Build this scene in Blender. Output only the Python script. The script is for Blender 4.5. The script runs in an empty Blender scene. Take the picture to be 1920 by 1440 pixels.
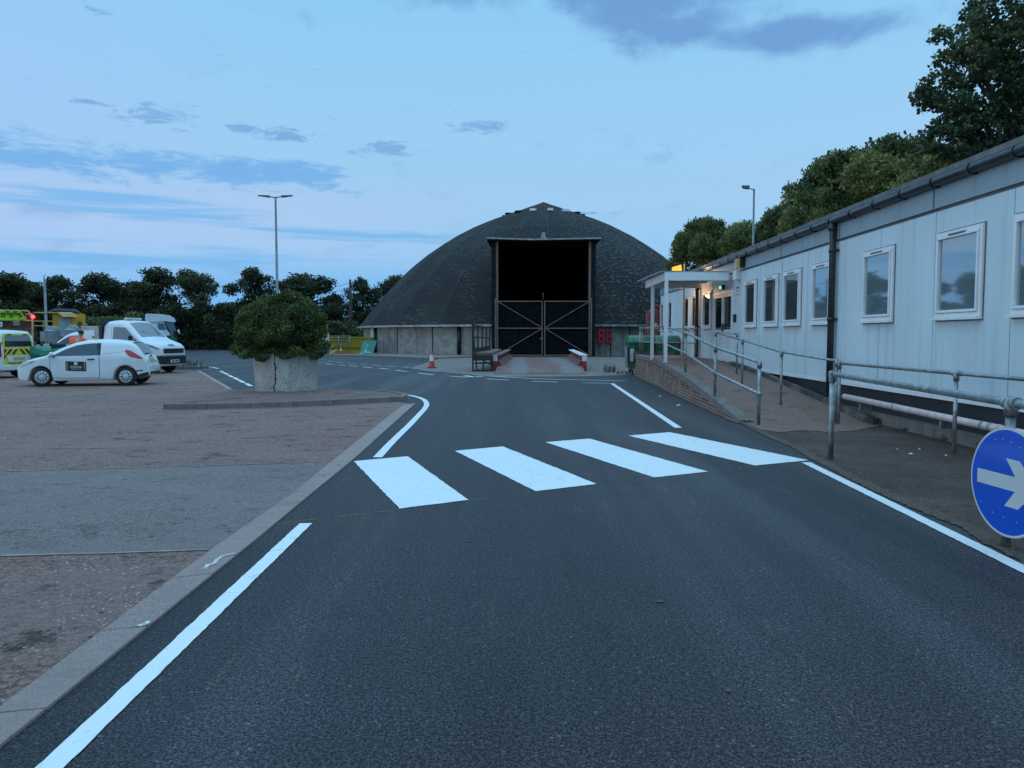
import bpy, bmesh, math, random
import numpy as np
from mathutils import Vector, Matrix, geometry
random.seed(7)
S = bpy.context.scene
C = S.collection
R = math.radians

# ------------------------------------------------------------------ camera
CAM_H = 1.6; F = 1442.0; PITCH = math.atan(90 / F)
cam_d = bpy.data.cameras.new("camera"); cam = bpy.data.objects.new("camera", cam_d); C.objects.link(cam)
cam.location = (0, 0, CAM_H); cam.rotation_euler = (math.pi / 2 - PITCH, 0, 0)
cam_d.sensor_width = 36; cam_d.lens = F / 1920 * 36; cam_d.clip_start = 0.05; cam_d.clip_end = 3000
S.camera = cam
S.view_settings.view_transform = 'Standard'; S.view_settings.look = 'None'
S.view_settings.exposure = 0; S.view_settings.gamma = 1

def ray(u, v):
    a = (u - 960) / F; b = (720 - v) / F
    return Vector((a, math.cos(PITCH) + b * math.sin(PITCH), -math.sin(PITCH) + b * math.cos(PITCH)))
def G(u, v, z=0.0):
    r = ray(u, v); t = (z - CAM_H) / r.z
    return Vector((r.x * t, r.y * t, z))
def P(u, v, Y):
    r = ray(u, v); t = Y / r.y
    return Vector((r.x * t, Y, CAM_H + r.z * t))
AX = 0.0222
def W(L, Y, z): return Vector((L + AX * Y, Y, z))      # building aligned coordinates

# ------------------------------------------------------------------ node helper
class NT:
    def __init__(s, nt): s.nt = nt
    def n(s, t, **k):
        o = s.nt.nodes.new(t)
        for a, b in k.items(): setattr(o, a, b)
        return o
    def put(s, sock, v):
        if isinstance(v, bpy.types.NodeSocket): s.nt.links.new(v, sock)
        elif v is not None: sock.default_value = v
    def math(s, op, a, b=None, c=None, clamp=False):
        o = s.n('ShaderNodeMath', operation=op, use_clamp=clamp)
        s.put(o.inputs[0], a)
        if b is not None: s.put(o.inputs[1], b)
        if c is not None: s.put(o.inputs[2], c)
        return o.outputs[0]
    def mix(s, f, a, b, mode='MIX'):
        o = s.n('ShaderNodeMix', data_type='RGBA', blend_type=mode)
        s.put(o.inputs[0], f)
        for i, v in ((6, a), (7, b)):
            if isinstance(v, (tuple, list)): v = (*v[:3], 1)
            s.put(o.inputs[i], v)
        return o.outputs[2]
    def ss(s, x, lo, hi):
        o = s.n('ShaderNodeMapRange', interpolation_type='SMOOTHSTEP')
        s.put(o.inputs[0], x); o.inputs[1].default_value = lo; o.inputs[2].default_value = hi
        return o.outputs[0]
    def noise(s, vec, scale, detail=4, rough=.55, dist=0):
        o = s.n('ShaderNodeTexNoise'); s.put(o.inputs['Vector'], vec)
        o.inputs['Scale'].default_value = scale; o.inputs['Detail'].default_value = detail
        o.inputs['Roughness'].default_value = rough; o.inputs['Distortion'].default_value = dist
        return o.outputs[0]
    def vor(s, vec, scale, out='Distance'):
        o = s.n('ShaderNodeTexVoronoi'); s.put(o.inputs['Vector'], vec); o.inputs['Scale'].default_value = scale
        return o.outputs[out]
    def edge(s, vec, scale):
        o = s.n('ShaderNodeTexVoronoi', feature='DISTANCE_TO_EDGE'); s.put(o.inputs['Vector'], vec); o.inputs['Scale'].default_value = scale
        return o.outputs[0]
    def mapping(s, vec, scale=(1, 1, 1), rot=(0, 0, 0)):
        o = s.n('ShaderNodeMapping'); s.put(o.inputs[0], vec); o.inputs['Scale'].default_value = scale
        o.inputs['Rotation'].default_value = rot
        return o.outputs[0]
    def bump(s, h, strength=.5, dist=.01, normal=None):
        o = s.n('ShaderNodeBump'); s.put(o.inputs['Height'], h); o.inputs['Strength'].default_value = strength
        o.inputs['Distance'].default_value = dist
        if normal: s.put(o.inputs['Normal'], normal)
        return o.outputs[0]

# ------------------------------------------------------------------ world: dusk sky with low cloud streaks
wd = bpy.data.worlds.new("World"); S.world = wd; wd.use_nodes = True
wd.node_tree.nodes.clear(); w = NT(wd.node_tree)
SUN_EL = R(6); SUN_ROT = R(250)
def build_world():
    tc = w.n('ShaderNodeTexCoord').outputs['Generated']
    sx = w.n('ShaderNodeSeparateXYZ'); w.put(sx.inputs[0], tc); x, y, z = sx.outputs
    az = w.math('MULTIPLY', w.math('ARCTAN2', x, y), 180 / math.pi)
    el = w.math('MULTIPLY', w.math('ARCSINE', z), 180 / math.pi)
    cr = w.n('ShaderNodeValToRGB'); w.put(cr.inputs[0], w.math('DIVIDE', w.math('MAXIMUM', el, 0), 90))
    st = [(0.0, (.19, .50, .86)), (0.045, (.28, .58, .90)), (0.105, (.35, .61, .89)), (0.17, (.33, .62, .91)),
          (0.25, (.28, .61, .92)), (0.36, (.37, .78, 1.18)), (0.55, (.60, 1.13, 1.68)), (1.0, (.76, 1.36, 1.98))]
    e = cr.color_ramp.elements
    while len(e) < len(st): e.new(.5)
    for q, (p, c) in zip(e, st): q.position = p; q.color = (*c, 1)
    base = cr.outputs[0]
    # the left horizon is a deeper blue, the high left a little violet
    left = w.math('MULTIPLY', w.ss(az, 4, -16), w.ss(el, 6.5, 2.2))
    base = w.mix(w.math('MULTIPLY', left, .85), base, (.150, .46, .87))
    vio = w.math('MULTIPLY', w.ss(az, -14, -34), w.ss(el, 30, 16))
    base = w.mix(w.math('MULTIPLY', vio, .45), base, (.36, .58, .95))
    cv = w.n('ShaderNodeCombineXYZ'); w.put(cv.inputs[0], w.math('MULTIPLY', az, .055)); w.put(cv.inputs[1], w.math('MULTIPLY', el, .26)); cv.inputs[2].default_value = 3.1
    n1 = w.noise(cv.outputs[0], 3.2, 9, .62, .5)
    cv2 = w.n('ShaderNodeCombineXYZ'); w.put(cv2.inputs[0], w.math('MULTIPLY', az, .09)); w.put(cv2.inputs[1], w.math('MULTIPLY', el, .16)); cv2.inputs[2].default_value = 8.4
    n2 = w.noise(cv2.outputs[0], 2.2, 9, .6, .35)
    cv3 = w.n('ShaderNodeCombineXYZ'); w.put(cv3.inputs[0], w.math('MULTIPLY', az, .035)); w.put(cv3.inputs[1], w.math('MULTIPLY', el, .55)); cv3.inputs[2].default_value = 1.7
    n3 = w.noise(cv3.outputs[0], 2.6, 8, .55, .3)
    def blob(a0, sa, e0, se, tilt=0):
        da = w.math('SUBTRACT', az, a0)
        de = w.math('SUBTRACT', el, w.math('ADD', w.math('MULTIPLY', da, tilt), e0))
        q = w.math('ADD', w.math('POWER', w.math('ABSOLUTE', w.math('DIVIDE', da, sa)), 2), w.math('POWER', w.math('ABSOLUTE', w.math('DIVIDE', de, se)), 2))
        return w.math('EXPONENT', w.math('MULTIPLY', q, -1))
    def add(l):
        o = l[0]
        for k in l[1:]: o = w.math('MAXIMUM', o, k)
        return o
    small = add([blob(-24.2, 3.3, 14.4, .75, -.02), blob(-18.9, 1.8, 14.1, .5, -.05), blob(-16.2, 2.2, 13.9, .55, -.06), blob(-9.0, 4.0, 13.2, .62, .03),
                 blob(-2.2, 3.6, 14.9, .45, .02), blob(-27.6, 1.1, 20.0, .25), blob(5.6, 2.8, 8.9, .14), blob(22.5, 1.6, 11.0, .2), blob(-28.6, 1.2, 14.7, .2)])
    cv4 = w.n('ShaderNodeCombineXYZ'); w.put(cv4.inputs[0], w.math('MULTIPLY', az, .11)); w.put(cv4.inputs[1], w.math('MULTIPLY', el, .40)); cv4.inputs[2].default_value = 5.2
    n4 = w.noise(cv4.outputs[0], 4.5, 10, .68, .5)
    m_small = w.ss(w.math('ADD', w.math('MULTIPLY', w.math('SUBTRACT', n4, .5), 2.6), w.math('MULTIPLY', small, .78)), .34, .80)
    big = add([blob(-1, 7, 25.2, 2.9), blob(5, 4, 24.0, 2.4), blob(10, 7.5, 22.8, 3.2, -.16), blob(19.0, 7.0, 19.8, 1.1, -.02), blob(12, 3.2, 20.9, 1.6, -.1)])
    m_big = w.ss(w.math('ADD', w.math('MULTIPLY', w.math('SUBTRACT', n2, .5), 1.5), w.math('MULTIPLY', big, .85)), .10, .72)
    band = add([blob(-33, 16, 11.3, 1.5, -.03), blob(-18, 8.5, 11.2, 1.35, -.04)])
    m_band = w.ss(w.math('ADD', w.math('ADD', w.math('MULTIPLY', w.math('SUBTRACT', n1, .5), 1.3), w.math('MULTIPLY', w.math('SUBTRACT', n4, .5), 1.3)), w.math('MULTIPLY', band, .72)), .30, .72)
    band2 = add([blob(-28, 16, 8.4, 1.2, -.03), blob(-9, 14, 7.2, .8, -.02), blob(-26, 20, 5.4, .9)])
    m_band2 = w.ss(w.math('ADD', w.math('MULTIPLY', w.math('SUBTRACT', n3, .5), 1.5), w.math('MULTIPLY', band2, .5)), .24, .62)
    pinkm = w.math('MULTIPLY', w.math('MULTIPLY', w.ss(az, 6, -20), w.ss(w.math('ABSOLUTE', w.math('SUBTRACT', el, 7.8)), 4.2, .6)), .55)
    base = w.mix(pinkm, base, (.45, .60, .90))
    base = w.mix(w.math('MULTIPLY', m_band2, .8), base, (.17, .47, .86))
    base = w.mix(w.math('MULTIPLY', m_band, .85), base, (.165, .43, .82))
    base = w.mix(w.math('MULTIPLY', m_small, .75), base, (.17, .37, .72))
    base = w.mix(w.math('MULTIPLY', m_big, .9), base, (.150, .33, .66))
    sky = w.n('ShaderNodeTexSky', sky_type='NISHITA', sun_disc=False); sky.sun_elevation = SUN_EL; sky.sun_rotation = SUN_ROT
    b1 = w.n('ShaderNodeBackground'); w.put(b1.inputs[0], base); b1.inputs[1].default_value = 0.97
    b2 = w.n('ShaderNodeBackground'); w.put(b2.inputs[0], sky.outputs[0]); b2.inputs[1].default_value = 0.006
    ad = w.n('ShaderNodeAddShader'); w.nt.links.new(b1.outputs[0], ad.inputs[0]); w.nt.links.new(b2.outputs[0], ad.inputs[1])
    out = w.n('ShaderNodeOutputWorld'); w.nt.links.new(ad.outputs[0], out.inputs[0])
build_world()

# a very weak, very soft low sun (the sun is all but set)
sl = bpy.data.lights.new("sun", 'SUN'); sl.energy = 0.25; sl.angle = R(25); sl.color = (1, .9, .82)
sun = bpy.data.objects.new("sun", sl); C.objects.link(sun)
sun.rotation_euler = Vector((-math.cos(SUN_EL) * math.sin(-SUN_ROT + math.pi * 2) * -1, 0, 0)).to_track_quat('Z', 'Y').to_euler()
_d = Vector((math.sin(SUN_ROT) * math.cos(SUN_EL), math.cos(SUN_ROT) * math.cos(SUN_EL), math.sin(SUN_EL)))
sun.rotation_euler = _d.to_track_quat('Z', 'Y').to_euler(); sun.location = (0, 0, 60)

# ------------------------------------------------------------------ materials
MATS = {}
def newmat(name):
    m = bpy.data.materials.new(name); m.use_nodes = True; m.node_tree.nodes.clear(); t = NT(m.node_tree)
    out = t.n('ShaderNodeOutputMaterial'); b = t.n('ShaderNodeBsdfPrincipled'); t.nt.links.new(b.outputs[0], out.inputs[0])
    MATS[name] = m
    return m, t, b, out
def M(name, col, rough=.6, metal=0, var=.12, vs=2.5, col2=None, bump=0, bs=60, bd=.004, coat=0, spec=.5, streak=0, lo=.35, hi=.7):
    m, t, b, out = newmat(name)
    oc = t.n('ShaderNodeTexCoord').outputs['Object']
    c2 = col2 if col2 else tuple(c * (1 + var * 2.2) for c in col)
    c1 = col if col2 else tuple(c * (1 - var) for c in col)
    f = t.ss(t.noise(oc, vs, 6, .65), lo, hi)
    c = t.mix(f, c1, c2)
    if streak:
        s_ = t.noise(t.mapping(oc, (6, 6, .35)), 2.0, 5, .7)
        c = t.mix(t.math('MULTIPLY', t.ss(s_, .5, .75), streak), c, tuple(q * .45 for q in col))
    t.put(b.inputs['Base Color'], c)
    b.inputs['Metallic'].default_value = metal; b.inputs['Specular IOR Level'].default_value = spec
    rn = t.noise(oc, vs * 3, 4); t.put(b.inputs['Roughness'], t.math('ADD', t.math('MULTIPLY', rn, .2), rough - .1))
    if coat: b.inputs['Coat Weight'].default_value = coat; b.inputs['Coat Roughness'].default_value = .08
    if bump: t.put(b.inputs['Normal'], t.bump(t.noise(oc, bs, 5, .6), bump, bd))
    return m
def emis(name, col, st):
    m, t, b, out = newmat(name); b.inputs['Base Color'].default_value = (*col, 1)
    b.inputs['Emission Color'].default_value = (*col, 1); b.inputs['Emission Strength'].default_value = st
    return m

def asphalt(name, base, light, brown, patch=.35, agg=85, bst=.75):
    m, t, b, out = newmat(name)
    oc = t.n('ShaderNodeTexCoord').outputs['Object']
    cell = t.vor(oc, agg, 'Color'); sc = t.n('ShaderNodeSeparateColor'); t.put(sc.inputs[0], cell)
    grain = t.noise(oc, agg * 1.6, 3, .7)
    c = t.mix(t.ss(sc.outputs[0], .10, .95), tuple(q * .40 for q in base), light)
    c = t.mix(t.math('MULTIPLY', t.ss(grain, .35, .65), .3), c, base)
    wv = t.n('ShaderNodeVectorMath', operation='ADD'); t.put(wv.inputs[0], oc); dn = t.n('ShaderNodeTexNoise'); t.put(dn.inputs['Vector'], oc); dn.inputs['Scale'].default_value = agg*1.2; wm = t.n('ShaderNodeVectorMath', operation='SCALE'); t.put(wm.inputs[0], dn.outputs['Color']); wm.inputs['Scale'].default_value = .006; t.put(wv.inputs[1], wm.outputs[0])
    ed = t.edge(wv.outputs[0], agg); c = t.mix(t.ss(ed, .20, .05), c, tuple(q * .10 for q in base))
    g1 = t.noise(oc, 92, 2.5, .65); g2 = t.noise(oc, 40, 3, .7); gg = t.math('ADD', t.math('MULTIPLY', g1, .7), t.math('MULTIPLY', g2, .3))
    c = t.mix(.85, c, t.mix(t.ss(gg, .43, .60), tuple(q * .22 for q in base), tuple(q * 1.05 for q in light)))
    pit = t.noise(oc, 38, 4, .7); c = t.mix(t.math('MULTIPLY', t.ss(pit, .48, .62), .40), c, tuple(q * .22 for q in base))
    c = t.mix(t.math('MULTIPLY', t.ss(sc.outputs[1], .99, .995), .6), c, (.20, .19, .18))
    big = t.noise(oc, .35, 6, .6, .6); c = t.mix(t.math('MULTIPLY', t.ss(big, .45, .7), patch), c, t.mix(1, c, (1.35, 1.1, .9), 'MULTIPLY'))
    tr = t.noise(t.mapping(oc, (1.4, .16, 1), (0, 0, R(2))), 1.0, 7, .65, .8)
    c = t.mix(t.math('MULTIPLY', t.ss(tr, .52, .66), .4), c, t.mix(1, c, (.55, .55, .55), 'MULTIPLY'))
    sw = t.noise(t.mapping(oc, (.12, 1.1, 1), (0, 0, R(-12))), 1.2, 7, .6, 1.2)
    c = t.mix(t.math('MULTIPLY', t.ss(sw, .5, .68), .18), c, t.mix(1, c, (1.5, 1.5, 1.5), 'MULTIPLY'))
    sc3 = t.noise(t.mapping(oc, (2.4, .35, 1), (0, 0, R(-9))), 1.1, 9, .72, 1.4)
    c = t.mix(t.math('MULTIPLY', t.math('MULTIPLY', t.ss(sc3, .57, .66), t.ss(t.noise(oc, .45, 3), .42, .58)), .6), c, t.mix(1, c, (2.6, 1.9, 1.35), 'MULTIPLY'))
    dk = t.noise(oc, 1.1, 6, .7, .5); c = t.mix(t.math('MULTIPLY', t.ss(dk, .56, .72), .6), c, t.mix(1, c, (.5, .5, .5), 'MULTIPLY'))
    lane = t.noise(t.mapping(oc, (1.1, .05, 1)), 1.0, 3, .5); c = t.mix(t.math('MULTIPLY', t.ss(lane, .5, .66), .8), c, t.mix(1, c, (1.5, 1.5, 1.5), 'MULTIPLY'))
    t.put(b.inputs['Base Color'], c)
    t.put(b.inputs['Roughness'], t.math('ADD', t.math('MULTIPLY', lane, -.22), .66)); b.inputs['Specular IOR Level'].default_value = .20
    h = t.math('ADD', t.vor(oc, agg), t.math('MULTIPLY', grain, .5))
    t.put(b.inputs['Normal'], t.bump(h, bst, .006))
    return m
asphalt('asphalt', (.036, .034, .040), (.094, .089, .098), (.080, .062, .050), agg=92, bst=.9)

def gravel(name, base, c2, chip, agg=45, spots=.45, clod=.8):
    m, t, b, out = newmat(name)
    oc = t.n('ShaderNodeTexCoord').outputs['Object']
    cell = t.vor(oc, agg, 'Color'); sc = t.n('ShaderNodeSeparateColor'); t.put(sc.inputs[0], cell)
    fine = t.noise(oc, agg * 2.2, 4, .75)
    c = t.mix(t.ss(fine, .35, .65), tuple(q * .30 for q in base), tuple(q * 1.7 for q in base))
    dv = t.vor(oc, agg); c = t.mix(t.math('MULTIPLY', t.ss(dv, .45, .75), .75), c, tuple(q * .2 for q in base))
    lf = t.noise(t.mapping(oc, (.7, 1.6, 1)), 2.2, 8, .75, .4); c = t.mix(t.math('MULTIPLY', t.ss(lf, .46, .66), .5), c, tuple(q * .42 for q in base))
    md = t.noise(t.mapping(oc, (1, 1.5, 1)), 13, 9, .82); c = t.mix(t.math('MULTIPLY', t.ss(md, .50, .62), clod), c, tuple(q * .28 for q in base)); c = t.mix(t.math('MULTIPLY', t.ss(md, .46, .36), clod), c, tuple(q * 1.45 for q in base))
    c = t.mix(t.math('MULTIPLY', t.ss(sc.outputs[2], .4, .9), .45), c, c2)
    big = t.noise(oc, .5, 7, .65, .5)
    c = t.mix(t.math('MULTIPLY', t.ss(big, .42, .66), .75), c, c2)
    dens = t.ss(t.noise(oc, .9, 5, .6), .38, .62)
    chipm = t.math('MULTIPLY', t.ss(sc.outputs[0], .93, .945), t.math('MULTIPLY', t.ss(t.vor(oc, agg), .42, .3), dens))
    c = t.mix(t.math('MULTIPLY', chipm, .8), c, chip)
    # spilt dark bits and damp patches
    mo = t.noise(t.mapping(oc, (.8, 1.25, 1)), 2.1, 12, .82, .4)
    c = t.mix(t.math('MULTIPLY', t.ss(mo, .545, .60), min(spots*1.5, .85)), c, (.035, .027, .023))
    sp = t.vor(oc, 9, 'Color'); s2 = t.n('ShaderNodeSeparateColor'); t.put(s2.inputs[0], sp)
    d9 = t.vor(oc, 9)
    c = t.mix(t.math('MULTIPLY', t.math('MULTIPLY', t.ss(s2.outputs[0], .88, .9), t.ss(d9, .22, .14)), .8), c, (.02, .02, .018))
    t.put(b.inputs['Base Color'], c); b.inputs['Roughness'].default_value = .82; b.inputs['Specular IOR Level'].default_value = .25
    h = t.math('ADD', t.math('MULTIPLY', t.vor(oc, agg), .9), t.math('ADD', fine, t.math('ADD', mo, t.math('MULTIPLY', md, 2.0))))
    t.put(b.inputs['Normal'], t.bump(h, .8, .010))
    return m
gravel('red_tarmac', (.335, .19, .150), (.27, .18, .155), (.85, .74, .66), 45, .55, 1.0)
gravel('old_grey_tarmac', (.32, .235, .21), (.265, .215, .20), (.55, .48, .44), 75, .3, .7)
gravel('pink_gravel', (.36, .22, .17), (.26, .17, .135), (.70, .58, .50), 55, .35)
gravel('footpath', (.105, .070, .056), (.16, .105, .080), (.45, .38, .33), 60, .5)
gravel('earth', (.13, .09, .07), (.06, .06, .035), (.25, .22, .18), 20, .5)
M('spill_pale', (.50, .47, .43), .8, var=.3, vs=30)
M('ridge_cap', (.040, .038, .037), .9, var=.4, vs=3)
M('apron_concrete', (.16, .125, .105), .8, var=.2, vs=1.2, col2=(.24, .185, .155), bump=.4, bs=90)
gravel('kerb_stone', (.56, .41, .36), (.46, .345, .305), (.65, .55, .50), 190, .05, .25)
gravel('edge_dust', (.20, .14, .11), (.12, .09, .06), (.3, .25, .2), 60, .4)
M('kerb_dark', (.22, .175, .15), .85, col2=(.13, .11, .095), vs=3, bump=.5, bs=120, bd=.003)
M('pale_edging', (.27, .21, .185), .8, var=.2, vs=4)
gravel('soil', (.30, .185, .15), (.20, .13, .11), (.6, .5, .45), 32, .4, 1.0)
def linepaint():
    m, t, b, out = newmat('line_paint')
    oc = t.n('ShaderNodeTexCoord').outputs['Object']
    f = t.ss(t.noise(oc, 1.6, 8, .7, 1.5), .60, .72)
    c = t.mix(t.math('MULTIPLY', f, .30), (.78, .78, .75), (.40, .41, .41))
    f2 = t.math('SUBTRACT', 1, t.ss(t.math('ABSOLUTE', t.math('SUBTRACT', t.noise(oc, 2.2, 3, .5, 2.5), .5)), .003, .012))
    c = t.mix(t.math('MULTIPLY', f2, .42), c, (.38, .40, .40))
    g = t.vor(oc, 60, 'Color'); s2 = t.n('ShaderNodeSeparateColor'); t.put(s2.inputs[0], g)
    c = t.mix(t.math('MULTIPLY', t.math('MULTIPLY', t.ss(s2.outputs[0], .985, .99), t.ss(t.vor(oc, 60), .4, .3)), .5), c, (.15, .15, .15))
    t.put(b.inputs['Base Color'], c); b.inputs['Roughness'].default_value = .55
    t.put(b.inputs['Normal'], t.bump(t.vor(oc, 90), .15, .003))
linepaint()
M('chalk_yellow', (.20, .20, .045), .9, var=.4, vs=9)
def shingle():
    m, t, b, out = newmat('shingle')
    uv = t.n('ShaderNodeUVMap').outputs[0]
    br = t.n('ShaderNodeTexBrick'); t.put(br.inputs['Vector'], uv)
    br.inputs['Color1'].default_value = (.016, .0155, .016, 1); br.inputs['Color2'].default_value = (.033, .031, .030, 1)
    br.inputs['Mortar'].default_value = (.007, .007, .007, 1); br.inputs['Scale'].default_value = 1
    br.inputs['Mortar Size'].default_value = .035; br.inputs['Brick Width'].default_value = .50; br.inputs['Row Height'].default_value = .27
    br.inputs['Mortar Smooth'].default_value = .4
    oc = t.n('ShaderNodeTexCoord').outputs['Object']
    c = t.mix(.45, br.outputs[0], (.024, .023, .023))
    n = t.noise(oc, .22, 5, .6); c = t.mix(t.math('MULTIPLY', t.ss(n, .4, .7), .5), c, (.038, .042, .034))
    # worn, lichen-pale tiles, thicker on the east side
    sx = t.n('ShaderNodeSeparateXYZ'); t.put(sx.inputs[0], oc)
    east = t.ss(sx.outputs[0], -3, 6)
    n5 = t.noise(t.mapping(uv, (1.6, 3.0, 1)), 1.0, 3, .6)
    spots = t.ss(t.noise(t.mapping(uv, (1.8, 3.2, 1)), 1.35, 2.5, .6), .535, .64)
    patchy = t.math('MAXIMUM', t.math('MULTIPLY', east, .95), t.math('MULTIPLY', t.ss(t.noise(oc, .33, 3), .48, .62), .6))
    c = t.mix(t.math('MULTIPLY', t.math('MULTIPLY', spots, patchy), .8), c, (.135, .13, .13))
    t.put(b.inputs['Base Color'], c); b.inputs['Roughness'].default_value = .85; b.inputs['Specular IOR Level'].default_value = .25
    t.put(b.inputs['Normal'], t.bump(t.math('ADD', t.math('MULTIPLY', br.outputs['Fac'], -1), t.math('MULTIPLY', n5, .6)), .8, .05))
shingle()
def stained(name, base, pale, dark, algae, vscale=1.0, sk=1.0):
    m, t, b, out = newmat(name)
    oc = t.n('ShaderNodeTexCoord').outputs['Object']
    n = t.noise(oc, 1.3 * vscale, 7, .65, .3); c = t.mix(t.ss(n, .35, .7), base, pale)
    s1 = t.noise(t.mapping(oc, (1.1, 1.1, .10)), 2.6 * vscale, 6, .7); c = t.mix(t.math('MULTIPLY', t.ss(s1, .5, .68), .65*sk), c, dark)
    s2 = t.noise(t.mapping(oc, (.5, .5, .05)), 1.7 * vscale, 5, .6); c = t.mix(t.math('MULTIPLY', t.ss(s2, .55, .7), .45*sk), c, algae)
    sp = t.noise(oc, 16 * vscale, 5, .8); c = t.mix(t.math('MULTIPLY', t.ss(sp, .50, .62), .75), c, dark)
    t.put(b.inputs['Base Color'], c); b.inputs['Roughness'].default_value = .9
    t.put(b.inputs['Normal'], t.bump(sp, .5, .01))
stained('board_concrete', (.26, .235, .20), (.40, .38, .34), (.10, .09, .075), (.12, .105, .05))
stained('planter_concrete', (.40, .35, .30), (.58, .53, .46), (.15, .13, .105), (.22, .19, .13), 1.3, .35)
stained('plinth_concrete', (.17, .15, .13), (.24, .22, .19), (.06, .055, .05), (.05, .055, .03), 2)
def panelwall(name, base):
    m, t, b, out = newmat(name)
    oc = t.n('ShaderNodeTexCoord').outputs['Object']
    n = t.noise(t.mapping(oc, (1, .8, .5)), .8, 5, .6); c = t.mix(t.ss(n, .35, .7), base, tuple(q * 1.1 for q in base))
    s1 = t.noise(t.mapping(oc, (4, 4, .12)), 1.8, 6, .7)
    c = t.mix(t.math('MULTIPLY', t.ss(s1, .47, .72), .42), c, tuple(q * .58 for q in base))
    s3 = t.noise(t.mapping(oc, (7, 7, .25)), 1.6, 5, .7); c = t.mix(t.math('MULTIPLY', t.ss(s3, .62, .72), .3), c, (.62, .62, .60))
    sp = t.vor(oc, 5, 'Color'); s2 = t.n('ShaderNodeSeparateColor'); t.put(s2.inputs[0], sp)
    c = t.mix(t.math('MULTIPLY', t.math('MULTIPLY', t.ss(s2.outputs[0], .95, .96), t.ss(t.vor(oc, 5), .10, .05)), .5), c, (.10, .09, .08))
    t.put(b.inputs['Base Color'], c); b.inputs['Roughness'].default_value = .45
    t.put(b.inputs['Normal'], t.bump(t.noise(t.mapping(oc, (1, 3.5, .4)), 1.0, 3), .35, .03))
panelwall('wall_panel', (.60, .68, .69)); panelwall('fascia_panel', (.27, .34, .36))
def brick(name, c1, c2, mortar, bw=.225, rh=.075, ms=.008):
    m, t, b, out = newmat(name)
    uv = t.n('ShaderNodeUVMap').outputs[0]; oc = t.n('ShaderNodeTexCoord').outputs['Object']
    br = t.n('ShaderNodeTexBrick'); t.put(br.inputs['Vector'], uv)
    br.inputs['Color1'].default_value = (*c1, 1); br.inputs['Color2'].default_value = (*c2, 1); br.inputs['Mortar'].default_value = (*mortar, 1)
    br.inputs['Scale'].default_value = 1; br.inputs['Mortar Size'].default_value = ms; br.inputs['Brick Width'].default_value = bw; br.inputs['Row Height'].default_value = rh
    n = t.noise(oc, 1.2, 6, .7); c = t.mix(t.math('MULTIPLY', t.ss(n, .45, .62), .5), br.outputs[0], (.35, .27, .21))
    n2 = t.noise(oc, 5, 6, .8); c = t.mix(t.math('MULTIPLY', t.ss(n2, .55, .68), .75), c, (.035, .028, .024))
    t.put(b.inputs['Base Color'], c); b.inputs['Roughness'].default_value = .9
    t.put(b.inputs['Normal'], t.bump(t.math('MULTIPLY', br.outputs['Fac'], -1), .8, .01))
brick('brick', (.30, .115, .085), (.42, .27, .19), (.045, .035, .03), ms=.016)
brick('edging_brick', (.05, .042, .042), (.085, .07, .066), (.018, .016, .015), .075, .5, .008)
def leafmat(name, dark, light, warm):
    m, t, b, out = newmat(name)
    at = t.n('ShaderNodeAttribute', attribute_name='tone').outputs['Fac']
    oi = t.n('ShaderNodeObjectInfo').outputs['Random']
    c = t.mix(t.ss(at, .0, 1), dark, light); c = t.mix(t.math('MULTIPLY', t.ss(at, .8, 1), .6), c, warm)
    hv = t.n('ShaderNodeHueSaturation'); t.put(hv.inputs['Color'], c); t.put(hv.inputs['Value'], t.math('ADD', .8, t.math('MULTIPLY', oi, .4)))
    t.put(b.inputs['Base Color'], hv.outputs[0]); b.inputs['Roughness'].default_value = .55; b.inputs['Specular IOR Level'].default_value = .3
    tr = t.n('ShaderNodeBsdfTranslucent'); t.put(tr.inputs[0], hv.outputs[0])
    mx = t.n('ShaderNodeMixShader'); mx.inputs[0].default_value = .28
    t.nt.links.new(b.outputs[0], mx.inputs[1]); t.nt.links.new(tr.outputs[0], mx.inputs[2]); t.nt.links.new(mx.outputs[0], out.inputs[0])
leafmat('leaf_far', (.024, .034, .014), (.075, .090, .034), (.12, .095, .04))
leafmat('leaf_near', (.055, .075, .026), (.21, .24, .070), (.32, .26, .09))
leafmat('leaf_maple', (.035, .055, .024), (.11, .15, .058), (.22, .17, .08))
leafmat('leaf_bush', (.050, .072, .020), (.17, .215, .055), (.30, .26, .07))
leafmat('leaf_weed', (.05, .06, .03), (.13, .14, .07), (.2, .18, .1))
M('bark', (.06, .045, .034), .9, var=.3, vs=6, bump=.8, bs=20, bd=.02)
M('galvanised', (.30, .315, .315), .45, .75, var=.25, vs=9, bump=.15, bs=120)
M('rusty_galv', (.20, .15, .12), .6, .4, col2=(.30, .29, .27), vs=7)
M('lamp_grey', (.20, .21, .22), .5, .5)
M('lamp_head_dark', (.09, .085, .08), .5)
M('black_plastic', (.012, .012, .013), .4, var=.2)
M('gutter_black', (.022, .023, .026), .32, var=.35, vs=4)
M('skirt_dark', (.028, .032, .035), .5, col2=(.075, .075, .07), vs=1.6, lo=.5, hi=.75)
M('roof_felt', (.12, .12, .12), .85, col2=(.20, .20, .19), vs=3, bump=.5, bs=90)
M('upvc', (.78, .77, .75), .3, var=.03)
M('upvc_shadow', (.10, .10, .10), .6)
M('blue_sign', (.004, .085, .55), .32, var=.05, coat=.4)
M('sign_white', (.62, .64, .62), .45, var=.04)
M('sign_grey', (.50, .50, .49), .5)
M('pipe_pink', (.74, .55, .50), .5, var=.08, vs=5, streak=.2)
M('bin_green', (.018, .11, .06), .42, var=.2, vs=4)
M('bin_lid', (.035, .12, .06), .5, var=.3, vs=4)
M('rust_red', (.15, .045, .032), .8, col2=(.21, .085, .06), vs=3, bump=.2, bs=40)
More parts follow.
